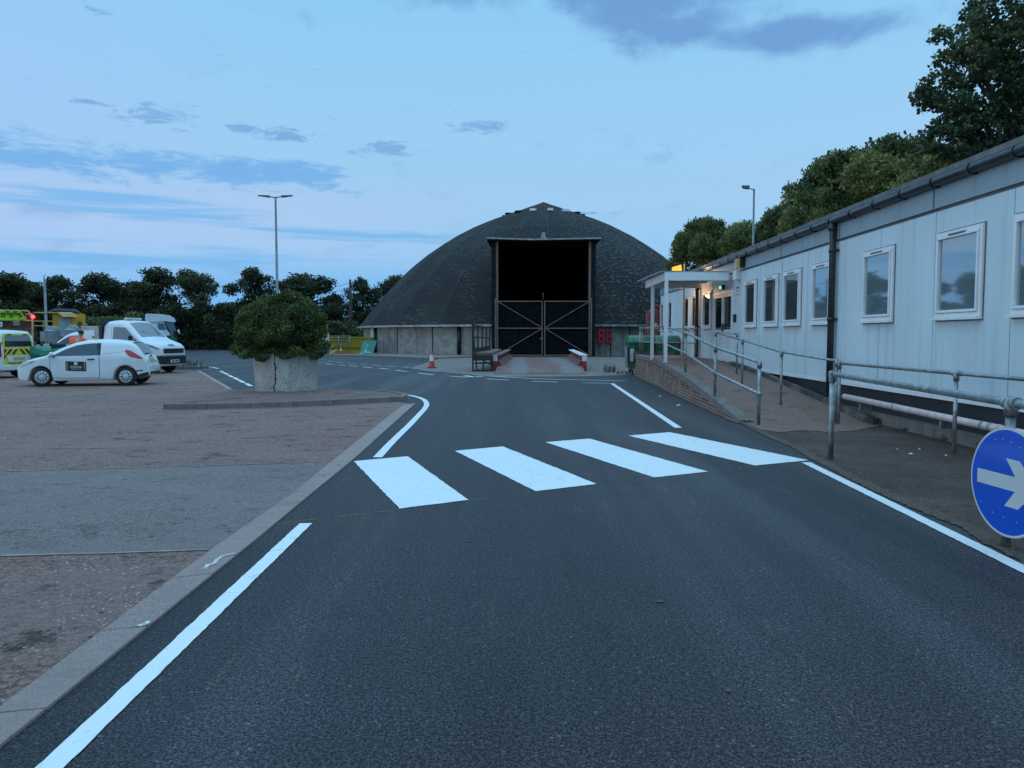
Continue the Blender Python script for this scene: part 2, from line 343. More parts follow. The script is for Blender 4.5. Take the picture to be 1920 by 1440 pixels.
M('red_paint', (.34, .022, .022), .5, var=.15)
M('bright_red', (.62, .015, .025), .45, var=.08)
M('white_paint', (.62, .60, .57), .6, var=.1)
M('timber_dark', (.035, .028, .024), .8, var=.3)
M('deck_board', (.20, .12, .09), .8, col2=(.12, .075, .06), vs=5)
M('black_steel', (.012, .016, .02), .5, var=.3, vs=6)
M('frame_steel', (.24, .175, .135), .7, .1, col2=(.17, .10, .07), vs=5)
M('trim_pale', (.30, .31, .30), .6, var=.25, vs=2)
M('barn_dark', (.012, .013, .015), .9, var=.3, spec=.15)
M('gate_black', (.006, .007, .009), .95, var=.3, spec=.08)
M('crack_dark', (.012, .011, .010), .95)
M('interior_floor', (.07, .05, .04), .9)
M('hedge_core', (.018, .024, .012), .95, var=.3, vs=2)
def steelplate():
    m, t, b, out = newmat('deck_plate')
    oc = t.n('ShaderNodeTexCoord').outputs['Object']; sx = t.n('ShaderNodeSeparateXYZ'); t.put(sx.inputs[0], oc)
    n = t.noise(oc, 1.6, 7, .7, .4); ax = t.math('ABSOLUTE', sx.outputs[0])
    d = t.math('ABSOLUTE', t.math('SUBTRACT', t.math('ADD', ax, t.math('MULTIPLY', t.math('SUBTRACT', n, .5), .55)), 1.12))
    worn = t.ss(d, .62, .18)
    c = t.mix(t.ss(n, .35, .7), (.14, .058, .042), (.24, .12, .09)); c = t.mix(t.math('MULTIPLY', worn, .6), c, (.21, .19, .185))
    t.put(b.inputs['Base Color'], c); b.inputs['Roughness'].default_value = .6; b.inputs['Metallic'].default_value = .15
    t.put(b.inputs['Normal'], t.bump(t.noise(oc, 30, 3), .3, .005))
steelplate()
M('cone_orange', (.72, .045, .03), .5, var=.08)
M('cone_white', (.72, .71, .68), .4, var=.08)
M('cone_base', (.06, .03, .025), .7)
M('sign_green', (.03, .22, .15), .5, col2=(.06, .27, .20), vs=2.5)
M('yellow_steel', (.45, .36, .02), .6, col2=(.30, .24, .05), vs=2.5, streak=.4)
M('car_white', (.70, .71, .71), .3, var=.03, coat=.6)
M('tyre', (.018, .018, .019), .85, var=.2)
M('hub_silver', (.55, .56, .57), .35, .2, var=.05)
M('tail_red', (.50, .008, .012), .25, var=.1, coat=.5)
M('dark_trim', (.016, .018, .02), .5)
M('van_yellow', (.62, .62, .02), .45, var=.05)
M('lime_board', (.33, .62, .02), .5, var=.05)
M('maroon', (.14, .008, .008), .5)
M('plate_yellow', (.55, .40, .14), .5, var=.05)
M('plate_white', (.66, .66, .64), .5, var=.05)
M('truck_yellow', (.62, .33, .012), .5, var=.08)
M('tan_paint', (.60, .42, .17), .6, var=.1)
M('brown_board', (.13, .07, .045), .75, var=.3)
M('shutter_grey', (.42, .43, .44), .5, var=.05)
M('silver_paint', (.36, .37, .37), .5, .3)
M('bag_grey', (.15, .18, .18), .7, col2=(.30, .32, .32), vs=4, bump=.5, bs=8, bd=.03)
M('green_sheet', (.006, .15, .085), .5, col2=(.01, .22, .13), vs=1.5, bump=.3, bs=4, bd=.05)
M('skin', (.42, .25, .17), .55, var=.05)
M('hair', (.03, .022, .016), .8)
M('hivis_orange', (.95, .10, .02), .6, var=.06)
M('hivis_grey', (.42, .40, .38), .4)
M('trousers', (.03, .035, .05), .8)
M('litter', (.62, .61, .58), .7)
M('stone', (.10, .07, .06), .8)
M('gold', (.38, .34, .22), .6)
def glassy(name, tint, refl=.22, trans=True):
    m, t, b, out = newmat(name); t.nt.nodes.remove(b)
    gl = t.n('ShaderNodeBsdfGlossy'); gl.inputs['Roughness'].default_value = .03; gl.inputs[0].default_value = (.9, .93, .95, 1)
    if trans: tr = t.n('ShaderNodeBsdfTransparent'); tr.inputs[0].default_value = (*tint, 1)
    else: tr = t.n('ShaderNodeBsdfDiffuse'); tr.inputs[0].default_value = (*tint, 1)
    lw = t.n('ShaderNodeLayerWeight'); lw.inputs[0].default_value = .35
    mx = t.n('ShaderNodeMixShader'); t.put(mx.inputs[0], t.math('ADD', t.math('MULTIPLY', lw.outputs['Facing'], .5), refl, clamp=True))
    t.nt.links.new(tr.outputs[0], mx.inputs[1]); t.nt.links.new(gl.outputs[0], mx.inputs[2]); t.nt.links.new(mx.outputs[0], out.inputs[0])
glassy('window_glass', (.75, .82, .84), .16)
glassy('car_glass', (.02, .035, .04), .12, False)
glassy('windscreen', (.02, .035, .045), .05, False)
def blindmat(name, c1, c2, scale=40):
    m, t, b, out = newmat(name)
    oc = t.n('ShaderNodeTexCoord').outputs['Object']; sx = t.n('ShaderNodeSeparateXYZ'); t.put(sx.inputs[0], oc)
    f = t.math('FRACT', t.math('MULTIPLY', sx.outputs[2], scale)); c = t.mix(t.ss(f, .55, .8), c1, c2)
    t.put(b.inputs['Base Color'], c); b.inputs['Roughness'].default_value = .6
blindmat('blind_pale', (.40, .44, .44), (.27, .31, .31)); blindmat('dark_interior', (.045, .05, .05), (.03, .033, .034), 3)  # pale one is a slatted blind, dark one paints the dim interior

# ------------------------------------------------------------------ mesh builder
ORG = {}
def tag(o, label=None, cat=None, group=None, kind=None):
    for k, v in (('label', label), ('category', cat), ('group', group), ('kind', kind)):
        if v: o[k] = v
    return o
def thing(name, loc, label, cat, group=None, rz=0):
    o = bpy.data.objects.new(name, None); C.objects.link(o); o.location = loc; o.rotation_euler = (0, 0, rz)
    o.empty_display_size = .2
    ORG[o.name] = Vector(loc); return tag(o, label, cat, group)
class MB:
    def __init__(s): s.v = []; s.f = []; s.m = []; s.uv = {}; s.sm = []
    def add(s, vs, fs, mi=0, smooth=False):
        k = len(s.v); s.v += [Vector(p) for p in vs]
        for f in fs: s.f.append([k + i for i in f]); s.m.append(mi); s.sm.append(smooth)
        return s
    def box(s, lo, hi, mi=0, M4=None):
        x0, y0, z0 = lo; x1, y1, z1 = hi
        vs = [Vector(p) for p in ((x0,y0,z0),(x1,y0,z0),(x1,y1,z0),(x0,y1,z0),(x0,y0,z1),(x1,y0,z1),(x1,y1,z1),(x0,y1,z1))]
        if M4: vs = [M4 @ p for p in vs]
        return s.add(vs, [(0,3,2,1),(4,5,6,7),(0,1,5,4),(1,2,6,5),(2,3,7,6),(3,0,4,7)], mi)
    def hexa(s, b4, t4, mi=0):
        return s.add(list(b4) + list(t4), [(0,3,2,1),(4,5,6,7),(0,1,5,4),(1,2,6,5),(2,3,7,6),(3,0,4,7)], mi)
    def wbox(s, L0, L1, Y0, Y1, z0, z1, mi=0, zf=None):
        g = (lambda Y: 0) if zf is None else zf
        return s.hexa([W(L0,Y0,z0+g(Y0)),W(L1,Y0,z0+g(Y0)),W(L1,Y1,z0+g(Y1)),W(L0,Y1,z0+g(Y1))],
                      [W(L0,Y0,z1+g(Y0)),W(L1,Y0,z1+g(Y0)),W(L1,Y1,z1+g(Y1)),W(L0,Y1,z1+g(Y1))], mi)
    def bar(s, a, b, w_, h=None, mi=0):
        a = Vector(a); b = Vector(b); d = b - a; h = h or w_
        q = d.to_track_quat('Z', 'Y').to_matrix().to_4x4(); q.translation = a
        return s.box((-w_/2, -h/2, 0), (w_/2, h/2, d.length), mi, q)
    def tube(s, pts, r, n=10, mi=0, caps=True):
        pts = [Vector(p) for p in pts]; rs = r if isinstance(r, (list, tuple)) else [r] * len(pts)
        k = len(s.v); prev = None
        for i, p in enumerate(pts):
            d = (pts[min(i+1, len(pts)-1)] - pts[max(i-1, 0)]).normalized()
            if prev is None: a = d.orthogonal().normalized()
            else: a = (prev - d * prev.dot(d)).normalized()
            prev = a; b = d.cross(a)
            for j in range(n):
                t = 2 * math.pi * j / n; s.v.append(p + (a * math.cos(t) + b * math.sin(t)) * rs[i])
        for i in range(len(pts) - 1):
            for j in range(n):
                s.f.append([k+i*n+j, k+i*n+(j+1)%n, k+(i+1)*n+(j+1)%n, k+(i+1)*n+j]); s.m.append(mi); s.sm.append(True)
        if caps:
            s.f.append([k+j for j in range(n)][::-1]); s.m.append(mi); s.sm.append(False)
            q = k + (len(pts)-1)*n; s.f.append([q+j for j in range(n)]); s.m.append(mi); s.sm.append(False)
        return s
    def lathe(s, prof, c=(0,0,0), n=24, mi=0, axis='Z', smooth=True, mf=None):
        k = len(s.v); c = Vector(c)
        for r, z in prof:
            for j in range(n):
                t = 2*math.pi*j/n; a, b = r*math.cos(t), r*math.sin(t)
                s.v.append(c + (Vector((a, b, z)) if axis == 'Z' else Vector((a, z, b)) if axis == 'Y' else Vector((z, a, b))))
        for i in range(len(prof)-1):
            for j in range(n):
                s.f.append([k+i*n+j, k+i*n+(j+1)%n, k+(i+1)*n+(j+1)%n, k+(i+1)*n+j]); s.m.append(mf(i) if mf else mi); s.sm.append(smooth)
        return s
    def prism(s, poly, ext, mi=0):
        poly = [Vector(p) for p in poly]; e = Vector(ext); n = len(poly)
        tri = geometry.tessellate_polygon([poly])
        k = len(s.v); s.v += poly + [p + e for p in poly]
        for t in tri:
            s.f.append([k+t[0], k+t[1], k+t[2]]); s.f.append([k+n+t[2], k+n+t[1], k+n+t[0]]); s.m += [mi, mi]; s.sm += [False, False]
        for i in range(n):
            j = (i+1) % n; s.f.append([k+i, k+j, k+n+j, k+n+i]); s.m.append(mi); s.sm.append(False)
        return s
    def sheet(s, poly, mi=0):
        poly = [Vector(p) for p in poly]; k = len(s.v); s.v += poly
        for t in geometry.tessellate_polygon([poly]):
            a, b, c = (poly[i] for i in t); t = list(t)
            if (b-a).cross(c-a).z < 0: t = t[::-1]
            s.f.append([k+i for i in t]); s.m.append(mi); s.sm.append(False)
        return s
    def build(s, name, mats, parent=None, local=False, bevel=0, fix=True):
        if isinstance(mats, str): mats = [mats]
        me = bpy.data.meshes.new(name); o = bpy.data.objects.new(name, me); C.objects.link(o)
        if parent is not None:
            o.parent = parent; r = parent
            while r.parent: r = r.parent
            off = Vector((0,0,0)) if local else ORG.get(r.name, Vector((0,0,0)))
        else:
            xs = [p.x for p in s.v]; ys = [p.y for p in s.v]; off = Vector(((min(xs)+max(xs))/2, (min(ys)+max(ys))/2, min(p.z for p in s.v)))
            if local: off = Vector((0,0,0))
            o.location = off; ORG[o.name] = off
        me.from_pydata([p - off for p in s.v], [], s.f)
        for m in mats: me.materials.append(MATS[m])
        me.polygons.foreach_set('material_index', s.m); me.polygons.foreach_set('use_smooth', s.sm)
        me.update()
        if fix and len(s.f) > 1:
            bm = bmesh.new(); bm.from_mesh(me); bmesh.ops.recalc_face_normals(bm, faces=bm.faces); bm.to_mesh(me); bm.free()
        if bevel:
            md = o.modifiers.new('bevel', 'BEVEL'); md.width = bevel; md.segments = 2; md.limit_method = 'ANGLE'; md.angle_limit = R(40)
        return o
    # box projected uv from world position: u = along horizontal, v = z
def wall_uv(o, ux=None):
    me = o.data; uv = me.uv_layers.new(name='UVMap')
    for p in me.polygons:
        n = p.normal
        for li in p.loop_indices:
            co = me.vertices[me.loops[li].vertex_index].co
            if abs(n.z) > .7: uv.data[li].uv = (co.y, co.x)
            elif abs(n.x) > abs(n.y): uv.data[li].uv = (co.y, co.z)
            else: uv.data[li].uv = (co.x, co.z)
def text_mesh(name, txt, size, mat, parent, M4, local=True, extrude=.002, bold=0):
    cu = bpy.data.curves.new(name, 'FONT'); cu.body = txt; cu.size = size; cu.extrude = extrude; cu.align_x = 'CENTER'; cu.align_y = 'CENTER'; cu.offset = bold
    tmp = bpy.data.objects.new('tmp_text', cu); C.objects.link(tmp)
    dg = bpy.context.evaluated_depsgraph_get(); me = bpy.data.meshes.new_from_object(tmp.evaluated_get(dg))
    bpy.data.objects.remove(tmp); bpy.data.curves.remove(cu)
    me.transform(M4); me.name = name; me.materials.clear(); me.materials.append(MATS[mat])
    o = bpy.data.objects.new(name, me); C.objects.link(o); o.parent = parent
    if not local:
        r = parent
        while r.parent: r = r.parent
        me.transform(Matrix.Translation(-ORG[r.name]))
    return o
def copy_tree(o, parent=None):
    c = o.copy(); C.objects.link(c)
    if parent: c.parent = parent; c.matrix_parent_inverse = o.matrix_parent_inverse
    for ch in [k for k in bpy.data.objects if k.parent == o and k != c]: copy_tree(ch, c)
    return c
# ================================================================== GROUND AND ROADS
def struct(o): o['kind'] = 'structure'; return o
random.seed(11)
struct(MB().sheet([(-400,-60,-.02),(400,-60,-.02),(400,700,-.02),(-400,700,-.02)]).build('ground', 'earth'))
road = struct(MB().sheet([(-75,-14,0),(30,-14,0),(30,88,0),(-10,90,0),(-75,90,0)]).build('road', 'asphalt'))
def child_of_road(o): return o
def jag(pts, step=.25, amp=.04):
    out = []
    for a, b in zip(pts[:-1], pts[1:]):
        d = (b - a); n = max(1, int(d.length / step)); nrm = Vector((-d.y, d.x, 0)).normalized()
        for i in range(n):
            p = a + d * (i / n) + (nrm * random.uniform(-amp, amp) if i else Vector((0,0,0))); out.append(p)
    out.append(pts[-1]); return out
KO = [G(u, v) for u, v in ((193,1247),(358,1112),(459,1031),(580,930),(661,864),(779,757))]
KI = [G(u, v) for u, v in ((133,1230),(290,1112),(395,1033),(548,928),(620,868),(756,760))]
def ext(p, q, k): d = (p - q).normalized(); return p + d * k
KO = [ext(KO[0], KO[2], 7)] + KO; KI = [ext(KI[0], KI[2], 7)] + KI
up = lambda pts, z: [Vector((p.x, p.y, z)) for p in pts]
# car park: left of the flush kerb
cp_far = [G(u, v) for u, v in ((700,745),(431.7,731),(373,696),(300,694),(120,694))]
carpark = struct(MB().sheet(up(KI + [G(765,757)] + cp_far + [Vector((-60, 40, 0)), Vector((-60, -12, 0)), Vector((KI[0].x, -12, 0))], .006)).build('car_park_surface', 'red_tarmac'))
strip_ = [G(620,868), G(548,928), G(395,1033)]
gs = up([ext(G(0,887), G(500,873), 25)] + [G(0,887), G(310,878)] + strip_ + [G(200,1041), G(0,1046), ext(G(0,1046), G(200,1041), 25)], .010)
struct(MB().sheet(gs).build('old_tarmac_strip', 'old_grey_tarmac'))
def strip_line(mb, pts, w_, z, ragged=.003, step=.05, mi=0):
    # a painted strip of constant width with slightly uneven edges
    P_ = []
    for a, b in zip(pts[:-1], pts[1:]):
        n = max(1, int((b-a).length/step))
        for i in range(n): P_.append(a + (b-a)*(i/n))
    P_.append(pts[-1]); k = len(mb.v)
    for i, p in enumerate(P_):
        d = (P_[min(i+1, len(P_)-1)] - P_[max(i-1, 0)]); nrm = Vector((-d.y, d.x, 0)).normalized()
        for s_ in (1, -1):
            q = p + nrm * s_ * (w_/2 + random.uniform(-ragged, ragged)); mb.v.append(Vector((q.x, q.y, z)))
    for i in range(len(P_)-1):
        mb.f.append([k+2*i+1, k+2*i+3, k+2*i+2, k+2*i]); mb.m.append(mi); mb.sm.append(False)
    return mb
eb = MB()
strip_line(eb, [ext(G(0,885.5), G(500,873), 25), G(0,885.5), G(310,876.5), G(612,867)], .03, .0125)
strip_line(eb, [ext(G(0,1044.5), G(200,1039.5), 25), G(0,1044.5), G(200,1039.5), G(393,1033)], .03, .0125)
struct(eb.build('edging_strip', 'pale_edging'))
# flush kerb with joints every metre
kb = MB(); 
def resample(pts, step):
    L = [0]
    for a, b in zip(pts[:-1], pts[1:]): L.append(L[-1] + (b-a).length)
    n = max(1, round(L[-1]/step)); out = []
    for i in range(n+1):
        s_ = L[-1]*i/n; j = 0
        while j < len(L)-2 and L[j+1] < s_: j += 1
        out.append(pts[j].lerp(pts[j+1], (s_-L[j])/(L[j+1]-L[j])))
    return out
ko = resample(KO, .93); ki = resample(KI, .93)[:len(ko)]
while len(ki) < len(ko): ki.append(KI[-1])
for i in range(len(ko)-1):
    a, b, c, d = ko[i], ko[i+1], ki[i+1], ki[i]
    e = .006 / max((b-a).length, .1)
    a2, b2, c2, d2 = a.lerp(b, e), b.lerp(a, e), c.lerp(d, e), d.lerp(c, e)
    h = .016 + random.uniform(-.001, .001)
    kb.hexa(up([a2, b2, c2, d2], -.01), up([a2, b2, c2, d2], h))
struct(kb.build('flush_kerb', 'kerb_stone', bevel=.004))
# left far kerb line of the car park
kb = MB(); strip_line(kb, [G(372,695.5), G(422.5,725), G(432,731)], .14, .014); struct(kb.build('far_flush_kerb', 'kerb_stone'))
# traffic island : kerb stones and soil
FR = [G(305,768), G(420,767), G(520,764), G(640,759), G(745,753), G(765,752)]
BK = [G(768,748), G(752,743), G(705,739), (G(640,735)), G(590,733), G(500,733), G(430,738), G(350,752), G(300,764)]
ring = FR + BK
kb = MB(); fr = resample([ring[0]] + FR[1:] + BK[:3], .915)
for a, b in zip(fr[:-1], fr[1:]):
    d = (b-a).normalized(); nr = Vector((-d.y, d.x, 0)); g = .005
    a2 = a + d*g; b2 = b - d*g; jz = random.uniform(-.004, .004)
    kb.hexa(up([a2, b2, b2+nr*.14, a2+nr*.14], -.01), up([a2+nr*.012, b2+nr*.012, b2+nr*.14, a2+nr*.14], .125+jz))
struct(kb.build('island_kerb', 'kerb_dark', bevel=.012))
bm_ = MB()
rc = sum(ring, Vector())/len(ring); inner = resample(ring + [ring[0]], .5)
# soil bed as a mound made of rings
k0 = 0; rings = 7; vs = []; fs = []; n = len(inner)
for r_ in range(rings):
    t = r_/(rings-1)
    for p in inner:
        q = p.lerp(rc, .03 + .9*t); z = .095 + .06*min(1, t*1.5) + random.uniform(-.012, .012)
        vs.append(Vector((q.x, q.y, z if r_ else .09)))
for r_ in range(rings-1):
    for j in range(n): fs.append([r_*n+j, r_*n+(j+1)%n, (r_+1)*n+(j+1)%n, (r_+1)*n+j])
fs.append([(rings-1)*n+j for j in range(n)]); vs2 = [Vector((p.x, p.y, -.01)) for p in inner]
bm_.add(vs, fs, 0, True); struct(bm_.build('island_soil', 'soil'))
# small far kerb island with weeds
kb = MB(); a, b = G(278,692), G(372,692)
for p, q in zip(resample([a, b], .9)[:-1], resample([a, b], .9)[1:]):
    kb.hexa(up([p, q-Vector((.01,0,0)), q+Vector((-.01,1.3,0)), p+Vector((0,1.3,0))], -.01), up([p, q-Vector((.01,0,0)), q+Vector((-.01,1.3,0)), p+Vector((0,1.3,0))], .12))
struct(kb.build('end_kerb', 'kerb_dark', bevel=.01))
# concrete apron before the barn and pavement round it
ap = [G(u, v) for u, v in ((769,690),(837,698.5),(902,704.5),(950,707),(1100,706),(1160,704),(1215,701))]
ap = jag(ap[:1] + ap[1:], .5, .03) + [Vector((9, 40, 0)), Vector((9, 59, 0)), Vector((-1, 61, 0)), G(860,671), G(825,672.5)]
struct(MB().sheet(up(ap, .008)).build('concrete_apron', 'apron_concrete'))
pv = [G(u, v) for u, v in ((560,667),(684,668.5),(808,673.5),(832,672.5),(862,671.5))]
pv = pv + [Vector((0, 62, 0)), Vector((0, 80, 0)), Vector((-22, 84, 0)), Vector((-22, 64, 0))]
mbp = MB(); mbp.prism(up(pv, -.01), (0, 0, .10)); struct(mbp.build('pavement', 'apron_concrete'))
kb = MB(); kp = [G(u, v) for u, v in ((560,667.6),(684,669),(808,674))]
for p, q in zip(resample(kp, .95)[:-1], resample(kp, .95)[1:]):
    d = (q-p).normalized(); nr = Vector((-d.y, d.x, 0)); kb.hexa(up([p, q-d*.012, q-d*.012+nr*.13, p+nr*.13], -.01), up([p, q-d*.012, q-d*.012+nr*.13, p+nr*.13], .115))
struct(kb.build('pavement_kerb', 'kerb_dark', bevel=.01))
# verge below the far hedge
struct(MB().sheet([(-120,88.5,.01),(-12,88.5,.01),(-12,130,.01),(-120,130,.01)]).build('verge', 'earth'))
# footpath on the right with a ragged seam against the new asphalt
seam = [G(u, v) for u, v in ((1391,794),(1437,818),(1493,842),(1525,862),(1619,911),(1695,946),(1801,988),(1855,1023),(1919,1054))]
seam = seam + [ext(seam[-1], seam[-3], 6)]
sj = jag(seam, .07, .025)
struct(MB().sheet(up(sj, .007) + [Vector((7.2, seam[-1].y, .007)), Vector((7.2, 14.2, .007)), Vector((4.15, 14.2, .007))]).build('footpath', 'footpath'))
edge = [p + Vector((.03, 0, 0)) for p in seam]; 
dustL = jag([p - Vector((.05, 0, 0)) for p in edge], .035, .022); dustR = jag([p + Vector((.10, 0, 0)) for p in edge], .035, .035)[::-1]
struct(MB().sheet(up(dustL + dustR, .009)).build('path_edge_grit', 'edge_dust'))
for nm_, ln, o0, o1 in (('wall_foot_shade_strip', [G(1391,794), G(1290,750), G(1190,702.5)], -.10, .05), ('kerb_foot_shade_strip', [G(305,769), G(420,768), G(520,765), G(640,760), G(745,754)], -.09, .04)):  # soil strips added along the wall and kerb feet to deepen contact shade
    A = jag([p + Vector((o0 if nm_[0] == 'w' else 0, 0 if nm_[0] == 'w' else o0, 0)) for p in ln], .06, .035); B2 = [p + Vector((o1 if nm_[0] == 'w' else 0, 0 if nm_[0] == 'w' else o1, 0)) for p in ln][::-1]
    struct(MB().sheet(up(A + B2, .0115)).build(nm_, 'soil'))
pg = [G(1391,794), G(1425,806), G(1462,812), G(1510,808), G(1555,812), G(1600,809), G(1630,803), G(1665,795)]
struct(MB().sheet(up(jag(pg, .06, .035), .014) + [Vector((7.0, 14.7, .014)), Vector((4.1, 14.9, .014))]).build('path_gravel', 'pink_gravel'))

# ---- road markings (thin sheets, children of the road)
def mark(name, mb, mat='line_paint'):
    o = mb.build(name, mat, road); return o
def quad(px, z=.005):
    c = [G(u, v) for u, v in px]; pts = []
    for a, b in zip(c, c[1:] + c[:1]): pts += jag([a, b], .09, .006)[:-1]
    return MB().sheet(up(pts, z))
for q in (((663.7,865.2),(764,856),(878.8,938),(749,954.5)), ((853.3,845.9),(942.6,837.5),(1118.4,907.9),(1004.6,921.7)),
          ((1022.8,829.5),(1104.9,822.9),(1327.3,884.9),(1226.3,895.8)), ((1177.7,817.3),(1255.8,810.8),(1516,863.5),(1416,873.5))):
    mark('zebra_stripe', quad(q[::-1]))
def line(name, px, w_, mat='line_paint', z=.005, ragged=.003): mark(name, strip_line(MB(), [G(u, v) for u, v in px], w_, z, ragged), mat)
a0, a1 = G(94.5,1440), G(573.5,982); line_l = MB(); strip_line(line_l, [ext(a0, a1, 1.6), a0, a1], .105, .005, .003); mark('edge_line', line_l)
b0, b1 = G(1511,867.4), G(1920,1068.5); line_r = MB(); strip_line(line_r, [b0, b1, ext(b1, b0, 4)], .115, .005, .003); mark('edge_line', line_r)
cv = [(756.7,740),(772,742),(786,745.6),(795,749.5),(799.5,754.7),(800,760),(796,767),(782,782),(766,799),(749,815),(728,836),(708,858)]
line('curved_edge_line', cv, .12)
line('corner_line', [(1092,718),(1150.5,719),(1152,719.3)], .12); line('corner_line', [(1148,719.5),(1272,802.5)], .13)
line('apron_line', [(771,690),(803,694.3),(837,698),(902.5,704.4),(950,707.5),(1004.6,710.3),(1090,712.5),(1172,714.6)], .13)
def dashes(cs, w_=.13):
    for (u, v), hl, sl_ in cs:
        line('dash_line', [(u-hl, v-hl*sl_), (u+hl, v+hl*sl_)], w_)
dashes([((601.6,680.6),5.3,.03),((621,682.5),7,.07),((641.5,684.5),6,.08),((662.7,686.2),8,.08),((688.4,688.7),8.5,.1),((719.4,691.4),9,.09),((753,695.6),11,.1),((799,701.3),14,.1),
        ((861,706.5),17,.06),((933.5,711.7),21,.05),((1021,715.7),25,.03)])
dashes([((600.7,673.8),5,.03),((620,677.2),5.5,.06),((638.8,679.7),6,.06),((660,681.3),8,.05),((682,683),7,.05),((706,685),8.5,.06),((733.5,687),9.5,.06),((762,689.2),6,.05)], .12)
line('worn_marking', [(872,704.6),(888,706.8),(905,706.0)], .22); line('worn_marking', [(612,682.3),(628,683)], .3)
line('curved_edge_line', [(378,686.6),(390,688),(400,689),(409,691.3)], .12)
for (u, v), du, dv in (((416.5,697.4),3.4,1.4),((424,701),3.4,1.5),((432.5,705.4),3.8,1.7),((442.5,710),4.2,2),((453,715.4),5,2.4),((466,721.6),5,2.5)):
    line('dash_line', [(u-du, v-dv), (u+du, v+dv)], .14)
line('dash_line', [(345,656.6),(356,656.3)], .14); line('dash_line', [(371,657.3),(390,656.8)], .14); line('dash_line', [(408,658.3),(424,658.6)], .14)
yb = MB()
for p0, p1 in (((437,997),(462,993)), ((522,983.5),(548,979)), ((556,978),(700,962)), ((704,961.5),(748,956)), ((881,938.5),(912,934)), ((944,930.5),(972,926.5)), ((1119,908.5),(1132,906.5)), ((1190,899),(1224,896.5)), ((1329,885),(1360,881)), ((1368,880),(1412,874.5)), ((822,852),(852,849)), ((1278,807),(1330,801))):
    A, B = G(*p0), G(*p1); n_ = 6
    for i in range(n_):
        if random.random() < .3: continue
        strip_line(yb, [A.lerp(B, i/n_), A.lerp(B, (i+.8)/n_)], .012, .0045, .005, .05)
mark('chalk_line', yb, 'chalk_yellow')
sq = MB(); strip_line(sq, [G(385,1072), G(388,1064), G(398,1063), G(408,1054), G(418,1048), G(432,1044), G(443,1042)], .03, .021, .008, .03)
strip_line(sq, [G(258,1180), G(270,1176), G(281,1172)], .035, .021, .010, .03); o = sq.build('paint_spill', 'spill_pale', road)

# ================================================================== RAMP
RY0, RY1, RZ = 14.2, 25.5, .80
def rz(Y): return float(np.interp(Y, [14.2, 15.9, 18.6, 21.0, 25.5], [-.004, .17, .40, .57, RZ]))
wa, wb = G(1391,793), G(1190,702)     # brick wall foot
def wallx(Y): return wa.x + (wb.x-wa.x) * (Y-wa.y)/(wb.y-wa.y)
YE = wb.y
ys = [RY0, 15, 15.9, 17.2, 18.6, 20, 21, 22.5, 24, RY1, 27, 29, YE-.05]
v_, f_ = [], []
for Y in ys: v_ += [Vector((wallx(Y)+.12, Y, rz(Y)+.013)), Vector((6.45+AX*Y, Y, rz(Y)+.013))]
for i in range(len(ys)-1): f_.append([2*i, 2*i+1, 2*i+3, 2*i+2])
v_ += [Vector((wallx(YE)+.12, YE-.05, 0)), Vector((6.45+AX*YE, YE-.05, 0))]; f_.append([2*len(ys)-2, 2*len(ys)-1, 2*len(ys)+1, 2*len(ys)])
ramp = struct(MB().add(v_, f_).build('ramp', 'pink_gravel'))
# brick retaining wall
T = 'low brick retaining wall with grey coping beside the access ramp'
bw = thing('brick_wall', (wa.x, wa.y, 0), T, 'wall')
mb = MB(); cp = MB(); YS = [wa.y, 15.9, 17.2, 18.6, 20, 21, 22.5, 24, RY1, 28, YE]
for a, b in zip(YS[:-1], YS[1:]):
    x0, x1 = wallx(a), wallx(b); za, zb_ = max(rz(a)-.10, .012), rz(b)-.10
    if b > 15: mb.hexa([(x0,a,-.01),(x0+.2,a,-.01),(x1+.2,b,-.01),(x1,b,-.01)], [(x0,a,za),(x0+.2,a,za),(x1+.2,b,zb_),(x1,b,zb_)])
    cp.hexa([(x0-.03,a,za-.02+.002),(x0+.22,a,za-.02+.002),(x1+.22,b,zb_+.002),(x1-.03,b,zb_+.002)], [(x0-.03,a,rz(a)+.05),(x0+.22,a,rz(a)+.05),(x1+.22,b,rz(b)+.05),(x1-.03,b,rz(b)+.05)])
o = mb.build('brickwork', 'brick', bw); wall_uv(o); cp.build('coping', 'kerb_dark', bw)
mb = MB(); ey = 13.75
YS = [13.75, 16, 18, 20, 22, 23.6]
eg = thing('brick_edging', W(6.0, 13.75, 0), 'row of dark upright bricks edging the ramp along the building', 'edging')
for a, b in zip(YS[:-1], YS[1:]):
    La, Lb = 6.22-.02, 6.22-.02
    L0 = lambda Y: 6.18 - .05*(Y-13.75)/10
    mb.hexa([W(L0(a),a,0),W(L0(a)+.12,a,0),W(L0(b)+.12,b,0),W(L0(b),b,0)], [W(L0(a),a,rz(a)+.12),W(L0(a)+.12,a,rz(a)+.12),W(L0(b)+.12,b,rz(b)+.12),W(L0(b),b,rz(b)+.12)])
o = mb.build('bricks', 'edging_brick', eg); wall_uv(o)
mb = MB(); mb.wbox(4.3, 5.95, YE-.45, YE-.33, .5, RZ+.16)
e2 = thing('brick_edging', W(5.1, YE-.4, 0), 'dark ribbed brick edging across the far end of the ramp landing', 'edging')
o = mb.build('bricks', 'edging_brick', e2); wall_uv(o)

